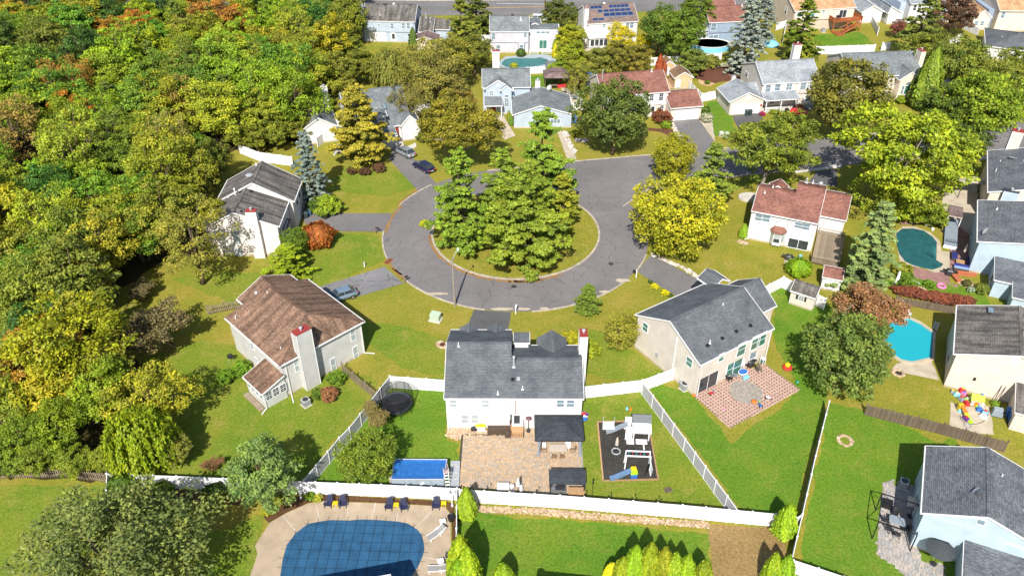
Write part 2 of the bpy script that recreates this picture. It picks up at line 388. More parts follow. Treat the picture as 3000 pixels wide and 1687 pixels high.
# kerbs: the island, the outer ring with gaps at the driveways, the stem
strip('kerb', ring(RI, 90) + [ring(RI, 90)[0]], .30, 0, .16, 'kerb', kind='structure')
MB().sheet(ring(RI-.14, 90), .11).build('island_lawn', M['lawn_dry'], kind='structure')
for a0, a1 in ((R(-18.5),R(-32)), (R(-39),R(-84)), (R(-102),R(-141)), (R(-158),R(-180)), (R(-203),R(-226)), (R(-256),R(-262))):
    strip('kerb', ring(RO+.08, 14, a0, a1), .22, 0, .12, 'kerb', kind='structure')
strip('kerb', [(-3,124.9),(10.7,128.2),(26.6,131.1),(30.4,131.8)], .24, 0, .12, 'kerb', kind='structure')
strip('kerb', [(37.6,133.2),(54.8,136.7),(100,146)], .24, 0, .12, 'kerb', kind='structure')
strip('kerb', [(17.6,112.7),(20.5,116.3),(24.5,120.2),(36,122.4),(47,124.7)], .24, 0, .12, 'kerb', kind='structure')
strip('kerb', [(62,127.6),(90,133.2)], .24, 0, .12, 'kerb', kind='structure')
# drifts of fallen leaves along the kerb
r7 = random.Random(5)
for a0, a1, rr in ((R(-203),R(-228),RO+.45), (R(-178),R(-203),RO-.3), (R(-141),R(-158),RO+.1), (R(-60),R(-118),RI+.4), (R(-95),R(-75),RI+.6), (R(-118),R(-175),RI+.35)):
    inner = ring(rr-.2, 40, a0, a1); outer = ring(rr+.2, 40, a0, a1)
    P = [(x+r7.uniform(-.2,.2), y+r7.uniform(-.2,.2)) for x, y in inner + outer[::-1]]
    MB().sheet(P, .0495 if rr < RO+.2 else .02).build('leaf_litter', M['leaf_litter'], kind='stuff', label='drift of orange fallen leaves along the kerb', cat='leaves')
# worn pale patches where grit collects by the kerb
for t, x, y, rx, ry in (('11',1220,885,1.5,.38),('11',1375,885,.9,.33),('11',1990,755,.8,.3),('11',2125,670,1.1,.45),('11',720,770,1.6,.3),('11',1530,880,.7,.22)):
    p = W(t, x, y); q = [(p.x+rx*math.cos(a)*r7.uniform(.8,1.15), p.y+ry*math.sin(a)*r7.uniform(.7,1.2)) for a in [i*math.pi/8 for i in range(16)]]
    MB().sheet(q, .0488).build('road_grit', M['concrete'], kind='structure')

# ---------------------------------------------------------------- driveways and paths
def drive(pts, mat, name='driveway', z=.046, amp=.06): return ground_piece(name, pts, mat, amp, .7, z=z)
drive(WP(8, [(372,28),(748,52),(718,232),(720,330),(270,330),(310,200)]), 'drive_dark')
drive([W('11',470,692), W('11',325,566)] + WP(2, [(960,140),(860,200),(900,330),(1200,270),(1260,252)]) , 'drive_old')
drive(WP('11', [(378,165),(322,302),(0,300)]) + WP(1, [(1560,870),(1340,840),(1300,760),(1440,700)]) + [W('11',0,164)], 'drive_mid')
drive(WP('c', [(960,990),(1310,1370),(1520,1275),(1130,850),(1040,800)]), 'drive_mid')
drive([W('11',2338,472), W('11',2235,600)] + WP(3, [(140,90),(480,300),(900,330),(870,160),(640,110),(440,0)]), 'drive_mid')
drive(WP('e', [(700,470),(878,450),(1010,640),(1000,700),(880,700),(730,530)]), 'drive_mid')
drive(WP('i', [(195,638),(440,612),(520,760),(600,900),(330,900)]), 'drive_dark')
drive(WP(4, [(1070,18),(1330,-20),(1330,200),(960,160)]), 'drive_dark')
drive(WP('e', [(880,455),(930,520),(1000,620),(980,470),(940,470)]), 'concrete', 'path', .030)
drive(WP('d', [(222,405),(318,400),(410,560),(330,590),(290,545)]), 'concrete', 'path', .03)
drive(WP('d', [(720,520),(770,520),(870,735),(800,740)]), 'concrete', 'path', .03)
drive(WP('y3', [(60,362),(350,318),(350,338),(60,376)]), 'concrete_pale', 'pavement', .05)
drive(WP('y3', [(1060,272),(1260,262),(1260,290),(1060,300)]), 'concrete_pale', 'pavement', .05)
drive(WP('e', [(520,520),(700,530),(760,590),(700,585),(600,545),(520,540)]), 'redbed', 'planting_bed', .03, .2)
drive(WP('c', [(1170,850),(1280,800),(1290,850),(1200,900)]), 'concrete_pale', 'path', .05)

# ---------------------------------------------------------------- patios and yard surfaces
def pavers(name, poly, rows, wmin, wmax, cols, z, ang=0, seed=1, joint=.016, parent=None, hole=None, th=.03, dot=None):
    """individual paving stones laid in courses over a sand bed"""
    r = random.Random(seed); ca, sa = math.cos(ang), math.sin(ang)
    loc = [(p[0]*ca + p[1]*sa, -p[0]*sa + p[1]*ca) for p in poly]
    x0, x1 = min(p[0] for p in loc), max(p[0] for p in loc); y0, y1 = min(p[1] for p in loc), max(p[1] for p in loc)
    V = []; F = []; T = []; y = y0; jr = 0
    while y < y1:
        h = r.choice(rows); x = x0 - (r.random()*wmax if not dot else (jr % 2)*wmax); jr += 1; ic = 0
        while x < x1:
            ww = r.uniform(wmin, wmax); cx, cy = x+ww/2, y+h/2
            if inpoly(cx, cy, loc) and not (hole and hole(cx*ca-cy*sa, cx*sa+cy*ca)):
                c = r.choice(cols); k = r.uniform(.88,1.12)
                if dot and jr % 2 == 0 and ic % 2 == 0: c = dot
                zz = z + th + r.uniform(-.004,.004); o = len(V)
                for zq, ins in ((z, 0), (zz, .008)):
                    for dx, dy in ((x+joint/2+ins,y+joint/2+ins),(x+ww-joint/2-ins,y+joint/2+ins),(x+ww-joint/2-ins,y+h-joint/2-ins),(x+joint/2+ins,y+h-joint/2-ins)):
                        V.append((dx*ca-dy*sa, dx*sa+dy*ca, zq)); T.append((c[0]*k, c[1]*k, c[2]*k, 1))
                F += [(o+4,o+5,o+6,o+7),(o,o+1,o+5,o+4),(o+1,o+2,o+6,o+5),(o+2,o+3,o+7,o+6),(o+3,o,o+4,o+7)]
            x += ww; ic += 1
        y += h
    me = bpy.data.meshes.new(name); me.from_pydata(V, [], F); settint(me, T); me.materials.append(M['paver'])
    o = bpy.data.objects.new(name, me); C.objects.link(o); o.parent = parent; o['kind'] = 'stuff'; return o
pp = WP('k', [(152,152),(870,158),(1335,215),(1362,790),(1100,750),(110,665)])
pat = MB().sheet(pp, .02).build('patio', M['paver_joint'], kind='structure')
TAN = [(.44,.325,.225),(.41,.315,.22),(.37,.30,.23),(.46,.33,.21),(.35,.305,.25),(.43,.325,.235),(.47,.335,.205)]
pavers('paving_stones', pp, [.24,.24,.3,.18], .2, .38, TAN, .021, 0, 3, parent=pat)
strip('patio_edging', [W('k',152,152),W('k',110,665)], .22, 0, .055, 'mulch', parent=pat)
strip('patio_edging', [W('k',152,150),W('k',590,150)], .2, 0, .055, 'mulch', parent=pat)
strip('patio_edging', [W('k',1338,215),W('k',1365,790)], .2, 0, .055, 'grey_pavers', parent=pat)
sp = WP('s', [(10,410),(820,95),(1210,378),(440,798)])
pat2 = MB().sheet(sp, .02).build('patio', M['paver_joint'], kind='structure')
cc = W('s', 615, 405); rad = 1.95
PINK = [(.45,.315,.255)]*5 + [(.42,.30,.245),(.47,.33,.27)]
pavers('paving_stones', sp, [.2], .21, .2101, PINK, .021, R(33.6), 5, parent=pat2, dot=(.20,.115,.095), hole=lambda x, y: (x-cc.x)**2+(y-cc.y)**2 < rad**2)
def ring_pavers(name, c, radii, cols, z, parent, seed=2):
    r = random.Random(seed); V = []; F = []; T = []
    for r0, r1 in radii:
        n = max(6, int(2*math.pi*(r0+r1)/2/.24))
        for i in range(n):
            a0, a1 = 2*math.pi*(i+.05)/n, 2*math.pi*(i+.95)/n; o = len(V); k = r.uniform(.85,1.15); cl = r.choice(cols)
            for zq in (z, z+.03):
                for a, rr in ((a0,r0+.01),(a1,r0+.01),(a1,r1),(a0,r1)):
                    V.append((c.x+rr*math.cos(a), c.y+rr*math.sin(a), zq)); T.append((cl[0]*k,cl[1]*k,cl[2]*k,1))
            F += [(o+7,o+6,o+5,o+4),(o,o+4,o+5,o+1),(o+1,o+5,o+6,o+2),(o+2,o+6,o+7,o+3),(o+3,o+7,o+4,o)]
    me = bpy.data.meshes.new(name); me.from_pydata(V, [], F); settint(me, T); me.materials.append(M['paver'])
    o = bpy.data.objects.new(name, me); C.objects.link(o); o.parent = parent; o['kind'] = 'stuff'
ring_pavers('paving_circle', cc, [(i*.19+.02, (i+1)*.19) for i in range(10)], [(.30,.275,.25),(.27,.26,.24),(.33,.29,.25)], .021, pat2)
gp = WP('22', [(1515,745),(1590,722),(1600,770),(1800,770),(1800,960),(1760,1130),(1790,1290),(1800,1340),(1970,1360),(1990,1500),(1720,1500),(1600,1370),(1465,1290),(1470,1150),(1500,900)])
pat3 = MB().sheet(gp, .02).build('patio', M['paver_joint'], kind='structure')
pavers('paving_stones', gp, [.26,.34], .24, .44, [(.36,.33,.30),(.32,.31,.30),(.38,.34,.30),(.29,.285,.285)], .021, R(-24.6), 8, parent=pat3)
ground_piece('patio', WP('p', [(80,330),(260,420),(760,400),(800,640),(830,900),(560,880),(60,740)]), 'concrete', .1, z=.03)
ground_piece('patio', WP('t', [(1040,600),(1170,600),(1340,560),(1410,745),(1200,700),(1000,650)]), 'concrete', .1, z=.03)
ground_piece('patio', WP('r', [(350,440),(560,500),(700,490),(700,600),(790,620),(760,640),(720,615),(345,545)]), 'brick_patio', .08, z=.03)
ground_piece('patio', WP('r', [(230,60),(640,60),(700,300),(700,520),(920,540),(930,460),(1000,250),(700,0),(300,0)]), 'brick_patio', .05, z=.026)
ground_piece('pool_deck', WP('r', [(195,130),(270,75),(380,75),(520,130),(610,210),(625,300),(700,310),(700,490),(560,500),(460,460),(350,440),(240,410)]), 'concrete', z=.034)
ground_piece('side_yard', WP('q', [(55,150),(170,70),(280,90),(290,330),(240,560),(110,540),(30,300)]), 'concrete', .1, z=.022)
ground_piece('playground_mulch', WP('l', [(148,222),(580,215),(668,715),(195,728)]), 'mulch', z=.03)
for a, b in (((148,222),(580,215)),((580,215),(668,715)),((668,715),(195,728)),((195,728),(148,222))):
    strip('timber_edging', [W('l',*a), W('l',*b)], .16, 0, .12, 'cedar', kind='structure')
ground_piece('pool_deck', WP('20', [(1840,1600),(1862,1449),(1905,1250),(2035,1050),(2150,980),(2330,900),(2480,880)]) + WP('n', [(200,195),(700,212),(1205,238),(1255,300),(1258,560),(1240,819),(1235,1000)]), 'pool_deck', z=.03)
for a, b in (((130,215),(160,355)),((398,195),(390,355)),((628,205),(598,340)),((1095,285),(960,415)),((1015,660),(1150,682)),((820,280),(800,360))):
    strip('expansion_joint', [W('n',*a), W('n',*b)], .07, .03, .034, 'concrete_pale', kind='structure')
strip('expansion_joint', [W('x',500,595), W('x',670,805)], .07, .03, .034, 'concrete_pale', kind='structure')
ground_piece('planting_bed', [W('y4',1140,395), W('y4',1190,450), W('y4',1300,385), W('y4',1460,312)] + WP('n', [(200,190),(700,208),(1205,233),(1262,300),(1270,560),(1252,830),(1300,830),(1320,300),(1310,220),(1200,190),(600,160),(200,140),(0,150)]) + [W('y4',1240,255)], 'bed', .06, z=.024)
ground_piece('planting_bed', WP('y4', [(90,190),(270,205),(900,232),(1000,260),(1000,330),(560,300),(330,300),(120,280)]), 'bed', .1, z=.02)
ground_piece('dirt_patch', WP('22', [(195,1062),(690,1082),(780,1180),(800,1600),(230,1600)]), 'dirt', .12, z=.022)
ground_piece('stone_bed', WP('k', [(0,90),(870,82),(870,155),(150,152),(140,195),(0,170)]), 'concrete', .05, z=.012)
ground_piece('planting_bed', WP('v', [(500,245),(940,205),(935,330),(700,372),(520,330)]), 'redbed', .3, z=.02)
ground_piece('planting_bed', WP('v', [(480,235),(640,190),(880,185),(940,205),(500,245),(540,330),(700,372),(640,400),(560,380)]), 'sand', .3, z=.018)
ground_piece('yard', WP('v', [(160,310),(260,330),(440,420),(300,420),(160,420)]), 'sand', .3, z=.016)
ground_piece('pool_deck', WP('b', [(470,790),(560,715),(860,690),(1060,690),(1230,720),(1250,820),(1080,850),(640,862),(500,850)]), 'blue_deck', z=.02)
ground_piece('patio', WP('b', [(1500,590),(1620,575),(1860,560),(1870,670),(1560,650)]), 'concrete', .1, z=.02)
ground_piece('patio', WP('w', [(920,440),(1020,450),(1230,680),(1000,650)]), 'concrete', .1, z=.02)
ground_piece('stone_walk', WP('r', [(420,560),(465,560),(430,640),(400,640)]), 'concrete', .05, z=.026)

# loose stones: rock border under the long white fence and round beds
def stones(name, path, wd, n, smin, smax, cols, seed, label, cat='stones'):
    r = random.Random(seed); path = [Vector(p) for p in path]; Ls = [(path[i+1]-path[i]).length for i in range(len(path)-1)]; V = []; F = []; T = []
    ico = [(0,0,1),(.89,0,.45),(.28,.85,.45),(-.72,.53,.45),(-.72,-.53,.45),(.28,-.85,.45),(.72,.53,-.45),(-.28,.85,-.45),(-.89,0,-.45),(-.28,-.85,-.45),(.72,-.53,-.45)]
    fc = [(0,1,2),(0,2,3),(0,3,4),(0,4,5),(0,5,1),(1,6,2),(2,7,3),(3,8,4),(4,9,5),(5,10,1),(2,6,7),(3,7,8),(4,8,9),(5,9,10),(1,10,6)]
    for _ in range(n):
        d = r.random()*sum(Ls); i = 0
        while i < len(Ls)-1 and d > Ls[i]: d -= Ls[i]; i += 1
        p = path[i].lerp(path[i+1], min(1, d/Ls[i])); dd = (path[i+1]-path[i]).normalized(); nn = Vector((-dd.y, dd.x, 0))
        p = p + nn*r.uniform(-wd/2, wd/2); s = r.uniform(smin, smax); o = len(V); c = r.choice(cols); k = r.uniform(.75,1.2); a = r.random()*6.3
        for x, y, z in ico:
            j = r.uniform(.8,1.2); X = x*s*j*1.25; Y = y*s*j
            V.append((p.x+X*math.cos(a)-Y*math.sin(a), p.y+X*math.sin(a)+Y*math.cos(a), p.z+s*.25+z*s*.55*j)); T.append((c[0]*k,c[1]*k,c[2]*k,1))
        F += [tuple(o+q for q in f) for f in fc]
    me = bpy.data.meshes.new(name); me.from_pydata(V, [], F); settint(me, T); me.materials.append(M['stone'])
    o = bpy.data.objects.new(name, me); C.objects.link(o); tag(o, label, cat, kind='stuff'); return o
ROCK = [(.44,.31,.19),(.48,.36,.24),(.40,.29,.20),(.50,.39,.28),(.34,.23,.14)]
stones('rocks', [W('21',930,940),W('21',1500,965),W('21',2100,1015),W('21',2576,1052),W('22',195,1065)], .75, 1300, .05, .16, ROCK, 4, 'tan rock border at the foot of the long white fence')
stones('rocks', [W('22',690,1095),W('22',780,1180)], .5, 60, .1, .2, ROCK, 5, 'curved row of tan stones round the bed by the corner shrub')
stones('rocks', [W('k',10,110),W('k',140,160)], 1.6, 260, .05, .12, [(.48,.34,.22),(.55,.40,.27),(.44,.28,.18)], 6, 'tan gravel along the white house back wall, left end')
stones('rocks', [W('k',150,118),W('k',860,112)], 1.2, 520, .05, .12, [(.48,.34,.22),(.55,.40,.27),(.44,.28,.18)], 7, 'tan gravel along the white house back wall behind the patio')
stones('rocks', [W('11',2340,470),W(3,560,30),W(3,760,165)], .6, 170, .1, .25, [(.50,.44,.38),(.56,.5,.44),(.42,.36,.3)], 8, 'pale stones edging the driveway of the beige house')
stones('rocks', [W('d',775,530),W('d',860,700)], .9, 120, .12, .3, [(.44,.40,.36),(.5,.46,.42)], 9, 'grey stone edging beside the path of the blue grey house')
stones('rocks', [W('d',860,590),W('d',945,600)], .9, 60, .15, .35, [(.44,.40,.36),(.5,.46,.42)], 10, 'grey boulders by the dark tree at the road')
stones('rocks', [W(4,100,880),W(4,210,920)], .8, 60, .08, .2, ROCK, 11, 'pale rubble by the corner of the red roofed white house')
stones('rocks', [W('e',690,475),W('e',730,560),W('e',770,600)], .7, 70, .12, .3, [(.5,.45,.4),(.56,.5,.44)], 12, 'pale stones edging the red roofed house driveway')
# ================================================================ HOUSES
SH = {'charcoal': shingle('roof_charcoal', (.122,.134,.146), .18), 'slate': shingle('roof_slate', (.132,.143,.159), .3), 'oldgrey': shingle('roof_oldgrey', (.169,.159,.146), .25, .8),
      'brown': shingle('roof_brown', (.235,.150,.105), .3, .7), 'red': shingle('roof_red', (.235,.110,.085), .3), 'tan': shingle('roof_tan', (.486,.284,.155), .25), 'pale': shingle('roof_pale', (.290,.317,.338), .22),
      'grey': shingle('roof_grey', (.176,.196,.203), .28), 'umber': shingle('roof_umber', (.189,.135,.128), .3)}
SD = {'white': siding('siding_white', (.677,.667,.651), .2), 'pinkwhite': siding('siding_pinkwhite', (.740,.667,.619), .2), 'lightgrey': siding('siding_lightgrey', (.560,.550,.523), .18), 'beige': siding('siding_beige', (.635,.571,.502), .18),
      'cream': siding('siding_cream', (.719,.614,.508), .22), 'paleblue': siding('siding_paleblue', (.42,.52,.60), .24), 'bluegrey': siding('siding_bluegrey', (.498,.550,.635), .18), 'powder': siding('siding_powder', (.42,.49,.57), .18),
      'greyblue': siding('siding_greyblue', (.285,.360,.455), .2), 'stonegrey': siding('siding_stonegrey', (.444,.455,.465), .2), 'tanwall': siding('siding_tanwall', (.582,.476,.370), .2), 'lilac': siding('siding_lilac', (.54,.53,.58), .18)}
class House:
    def __init__(s, t, a, b, z, ang, label, wall='white', roof='charcoal', cat='house', name='house', loc=None, group=None):
        p = W(t, a, b, z) if loc is None else Vector((loc[0], loc[1], 0)); s.o = Vector((p.x, p.y)); s.a = R(ang)
        s.e = Vector((math.cos(s.a), math.sin(s.a))); s.n = Vector((-s.e.y, s.e.x))
        s.root = empty(name, (p.x, p.y, 0), s.a, label, cat, group); s.wm = SD[wall]; s.rm = SH[roof]
    def hit(s, face, c, t, a, b):
        """where the sight line to a photo point meets a wall plane: (along, z)"""
        d = rdir(t, a, b); nv = s.n if face in 'FB' else s.e; av = s.e if face in 'FB' else s.n
        k = (c + s.o.dot(nv)) / (d.x*nv.x + d.y*nv.y)
        q = Vector((d.x*k, d.y*k)) - s.o
        return q.dot(av), CAM_H + d.z*k
    def gable(s, x0, x1, y0, y1, ze, rise, ax='x', rid=.5, ov=.3, g=.15, wall=True, roof=True, zb=0, ze2=None, wm=None, rm=None, trim=True, th=.14, rk='LR'):
        """walls with gable ends, two roof slopes with overhang, white fascia, gutters, rakes and a ridge cap; ridge runs along ax"""
        wm = wm or s.wm; rm = rm or s.rm; ze2 = ze if ze2 is None else ze2
        X = (lambda u, v, z: (u, v, z)) if ax == 'x' else (lambda u, v, z: (v, u, z))
        u0, u1, v0, v1 = (x0, x1, y0, y1) if ax == 'x' else (y0, y1, x0, x1)
        vr = v0 + (v1-v0)*rid; zr = ze + rise
        f = lambda v: ze + (zr-ze)*(v-v0)/(vr-v0) if v <= vr else ze2 + (zr-ze2)*(v1-v)/(v1-vr)
        flip = ax == 'y'
        if wall:
            mb = MB(); a, b = v0+ov, v1-ov; prof = [(a,zb),(b,zb),(b,f(b)-th),(vr,zr-th),(a,f(a)-th)]
            p0 = [X(u0+g, v, z) for v, z in prof]; p1 = [X(u1-g, v, z) for v, z in prof]
            fs = [(0,4,3,2,1),(5,6,7,8,9)] + [(i,(i+1)%5,5+(i+1)%5,5+i) for i in range(5)]
            if flip: fs = [q[::-1] for q in fs]
            mb.add(p0+p1, fs); mb.build('wall', wm, s.root)
            mb = MB(); c = .02
            mb2 = [X(u0+g-c, a-c, 0), X(u1-g+c, a-c, 0), X(u1-g+c, b+c, 0), X(u0+g-c, b+c, 0)]
            if zb == 0: MB().prism(mb2, 0, .28).build('foundation', M['concrete'], s.root)
        if roof:
            mb = MB()
            for va, za, vb, zb_ in ((v0, ze, vr, zr), (v1, ze2, vr, zr)):
                top = [X(u0, va, za), X(u1, va, za), X(u1, vb, zb_), X(u0, vb, zb_)]; bot = [(p[0], p[1], p[2]-th) for p in top]
                fl = flip ^ (va > vb)
                q = [(3,2,1,0),(4,5,6,7),(0,1,5,4),(1,2,6,5),(2,3,7,6),(3,0,4,7)]
                if fl: q = [z[::-1] for z in q]
                mb.add(bot+top, q)
            d = .16; capz = .035
            mb.bar(X(u0, vr, zr-.01), X(u1, vr, zr-.01), .34, .05)
            ro = mb.build('roof', rm, s.root)
            if trim:
                mb = MB()
                for va, za, sg in ((v0, ze, -1), (v1, ze2, 1)):
                    pa, pb = X(u0-.03, va+sg*.06, za-.08), X(u1+.03, va+sg*.06, za-.08); mb.bar(pa, pb, .12, .15)
                for u, sg in [q for q, c in (((u0, -1), 'L'), ((u1, 1), 'R')) if c in rk]:
                    for va, za in ((v0, ze), (v1, ze2)):
                        mb.bar(X(u+sg*.025, va, za-.07), X(u+sg*.025, vr, zr-.07), .05, .2)
                mb.build('fascia', M['trim'], ro)
            s.last = ro; return ro
    def hip(s, x0, x1, y0, y1, ze, rise, ridge, ov=.3, zb=0, wall=True, wm=None, rm=None, th=.14):
        """ridge = (xa, ya, xb, yb)"""
        if wall:
            MB().box(x0+ov, x1-ov, y0+ov, y1-ov, zb, ze-.02).build('wall', wm or s.wm, s.root)
            if zb == 0: MB().box(x0+ov-.02, x1-ov+.02, y0+ov-.02, y1-ov+.02, 0, .28).build('foundation', M['concrete'], s.root)
        xa, ya, xb, yb = ridge; z = ze + rise
        v = [(x0,y0,ze),(x1,y0,ze),(x1,y1,ze),(x0,y1,ze),(xa,ya,z),(xb,yb,z)]
        if abs(xb-xa) >= abs(yb-ya): fs = [(0,1,5,4),(1,2,5),(2,3,4,5),(3,0,4)]
        else: fs = [(0,1,4),(1,2,5,4),(2,3,5),(3,0,4,5)]
        fs += [(3,2,1,0)]
        mb = MB(); mb.add(v, fs)
        for a, b in ((0,4),(1,4 if abs(xb-xa) < abs(yb-ya) else 5),(2,5),(3,4 if abs(xb-xa) >= abs(yb-ya) else 5),(4,5)): mb.bar(v[a], v[b], .3, .05)
        ro = mb.build('roof', rm or s.rm, s.root); mb = MB()
        for i in range(4):
            a, b = Vector(v[i]), Vector(v[(i+1)%4]); d = (b-a).normalized(); n = Vector((d.y, -d.x, 0))*.06
            mb.bar(a+n-Vector((0,0,.08))-d*.1, b+n-Vector((0,0,.08))+d*.1, .12, .15)
        mb.build('fascia', M['trim'], ro); s.last = ro; return ro
    def shed(s, x0, x1, y0, y1, z0, z1, ov=.2, zb=0, wall=True, wm=None, rm=None, axis='y', th=.12):
        """single slope: z0 at the low-coordinate side, z1 at the high side of axis"""
        fz = (lambda x, y: z0 + (z1-z0)*(y-y0)/(y1-y0)) if axis == 'y' else (lambda x, y: z0 + (z1-z0)*(x-x0)/(x1-x0))
        if wall:
            q = [(x0+ov,y0+ov),(x1-ov,y0+ov),(x1-ov,y1-.01),(x0+ov,y1-.01)] if axis == 'y' else [(x0+ov,y0+ov),(x1-.01,y0+ov),(x1-.01,y1-ov),(x0+ov,y1-ov)]
            MB().hexa([(x,y,zb) for x,y in q] + [(x,y,fz(x,y)-th) for x,y in q]).build('wall', wm or s.wm, s.root)
        q = [(x0,y0),(x1,y0),(x1,y1),(x0,y1)]
        ro = MB().hexa([(x,y,fz(x,y)-th) for x,y in q] + [(x,y,fz(x,y)) for x,y in q]).build('roof', rm or s.rm, s.root)
        mb = MB()
        if axis == 'y':
            mb.bar((x0-.03,y0-.06,z0-.08),(x1+.03,y0-.06,z0-.08),.12,.14)
            for x in (x0-.025, x1+.025): mb.bar((x,y0,z0-.07),(x,y1,z1-.07),.05,.18)
        else:
            mb.bar((x0-.06,y0-.03,z0-.08),(x0-.06,y1+.03,z0-.08),.12,.14)
            for y in (y0-.025, y1+.025): mb.bar((x0,y,z0-.07),(x1,y,z1-.07),.05,.18)
        mb.build('fascia', M['trim'], ro); s.last = ro; return ro
    def box(s, x0, x1, y0, y1, z0, z1, name='wall', mat=None): return MB().box(x0,x1,y0,y1,z0,z1).build(name, mat or s.wm, s.root)
    def P(s, face, c, a, z, d):                      # point on a wall plane, d metres proud of it
        if face == 'F': return (a, c-d, z)
        if face == 'B': return (a, c+d, z)
        if face == 'L': return (c-d, a, z)
        return (c+d, a, z)
    def pbox(s, mb, face, c, a0, a1, z0, z1, d0, d1, m=0):
        if face == 'F': mb.box(a0,a1,c-d1,c-d0,z0,z1,m)
        elif face == 'B': mb.box(a0,a1,c+d0,c+d1,z0,z1,m)
        elif face == 'L': mb.box(c-d1,c-d0,a0,a1,z0,z1,m)
        else: mb.box(c+d0,c+d1,a0,a1,z0,z1,m)
    def win(s, face, c, a0, a1, z0, z1, style='dh', glass='glass', fr=.07, name='window', shutters=False, frame='white', label=None):
        """window part: projecting frame, sash rails, pane as sub-part"""
        mb = MB(); pr = .055
        for q in ((a0-fr,a1+fr,z1,z1+fr),(a0-fr,a1+fr,z0-fr*1.3,z0),(a0-fr,a0,z0,z1),(a1,a1+fr,z0,z1)): s.pbox(mb, face, c, *q, .002, pr)
        zm = (z0+z1)/2; am = (a0+a1)/2
        if style == 'dh': s.pbox(mb, face, c, a0, a1, zm-.03, zm+.03, .006, .042)
        if style == 'slide': s.pbox(mb, face, c, am-.035, am+.035, z0, z1, .006, .042)
        if style in ('grid','french'):
            s.pbox(mb, face, c, a0, a1, zm-.03, zm+.03, .006, .042); s.pbox(mb, face, c, am-.015, am+.015, z0, z1, .006, .038)
            for zz in ((z0+zm)/2, (z1+zm)/2): s.pbox(mb, face, c, a0, a1, zz-.012, zz+.012, .006, .038)
        if style == 'triple':
            for k in (1/3, 2/3): s.pbox(mb, face, c, a0+(a1-a0)*k-.03, a0+(a1-a0)*k+.03, z0, z1, .006, .042)
        o = mb.build(name, M[frame], s.root)
        if label: o['label'] = label
        g = MB(); s.pbox(g, face, c, a0+.002, a1-.002, z0+.002, z1-.002, .004, .024); g.build('pane', M[glass], o)
        if style == 'dh' and glass == 'glass' and RNG.random() < .6:
            g = MB(); s.pbox(g, face, c, a0+.03, a1-.03, zm+.03, z1-.01, .025, .03); g.build('blind', M['glass_blind'], o)
        if shutters:
            sw = (a1-a0)*.42
            for q in ((a0-fr-sw-.02, a0-fr-.02), (a1+fr+.02, a1+fr+sw+.02)):
                g = MB(); s.pbox(g, face, c, *q, z0-.03, z1+.05, .004, .04); g.build('shutter', shutters, o)
        return o
    def wpx(s, face, c, t, p0, p1, **k):
        """window measured from two opposite corners in the photo"""
        a0, za = s.hit(face, c, t, *p0); a1, zb = s.hit(face, c, t, *p1)
        return s.win(face, c, min(a0,a1), max(a0,a1), min(za,zb), max(za,zb), **k)
    def chimney(s, x0, x1, y0, y1, zt, zb=0, mat=None, cap='red_cap', flue=1, name='chimney'):
        o = MB().box(x0,x1,y0,y1,zb,zt).build(name, mat or s.wm, s.root)
        MB().box(x0-.03,x1+.03,y0-.03,y1+.03,zt+.001,zt+.08).build('chimney_cap', M[cap], o)
        if flue:
            mb = MB(); cx, cy = (x0+x1)/2, (y0+y1)/2
            mb.lathe([(.14,zt+.08),(.14,zt+.35),(.2,zt+.36),(.22,zt+.45),(.1,zt+.52)], 10, (cx,cy,0)); mb.build('flue', M['galv'], o)
        mb = MB()
        for x in (x0, x1):
            for y in (y0, y1): mb.box(x-.04,x+.04,y-.04,y+.04,zb,zt-.02)
        mb.build('corner_trim', M['trim'], o)
        return o
    def pipe(s, x, y, z0, h=.5, r=.06, mat='white', cowl=False):
        mb = MB(); mb.lathe([(r*2.6,z0-.05),(r*2.2,z0+.03),(r,z0+.06),(r,z0+h)], 8, (x,y,0))
        if cowl: mb.lathe([(r*1.6,z0+h),(r*1.7,z0+h+.12),(r*.6,z0+h+.2)], 8, (x,y,0))
        return mb.build('vent_pipe', M[mat], s.root)
    def boxvent(s, x, y, z, mat='black'):
        return MB().hexa([(x-.2,y-.18,z-.05),(x+.2,y-.18,z-.05),(x+.2,y+.18,z+.02),(x-.2,y+.18,z+.02),(x-.17,y-.15,z+.16),(x+.17,y-.15,z+.16),(x+.17,y+.15,z+.18),(x-.17,y+.15,z+.18)]).build('roof_vent', M[mat], s.root)
    def turbine(s, x, y, z, mat='galv'):
        return MB().lathe([(.14,z-.1),(.14,z+.12),(.28,z+.16),(.32,z+.3),(.26,z+.42),(.08,z+.48)], 12, (x,y,0)).build('roof_turbine', M[mat], s.root)
    def spout(s, x, y, z, mat='trim', foot=None):
        mb = MB(); mb.box(x-.05,x+.05,y-.05,y+.05,.1,z)
        if foot: mb.bar((x,y,.14),(x+foot[0],y+foot[1],.06),.1,.08)
        return mb.build('downspout', M[mat], s.root)
    def dish(s, x, y, z, az=200, r=.45):
        mb = MB(); d = Vector((math.cos(R(az)), math.sin(R(az)), .75)).normalized(); t = d.cross(Vector((0,0,1))).normalized(); u = t.cross(d)
        c = Vector((x,y,z+.55)); vs = []; n = 14
        for k, (rr, dp) in enumerate(((.02,0),(.5,.05),(1,.16))):
            vs += [c + d*(dp*r*1.5) + (t*math.cos(2*math.pi*j/n)*rr*r*.9 + u*math.sin(2*math.pi*j/n)*rr*r) for j in range(n)]
        fs = [(i*n+j,i*n+(j+1)%n,(i+1)*n+(j+1)%n,(i+1)*n+j) for i in range(2) for j in range(n)]
        mb.add(vs, fs + [tuple(range(n))]); mb.tube([(x,y,z),(x,y,z+.3),tuple(c-d*.05)], .035, 6, 1); mb.tube([tuple(c-u*r*.9), tuple(c+d*.5-u*.15)], .02, 5, 1)
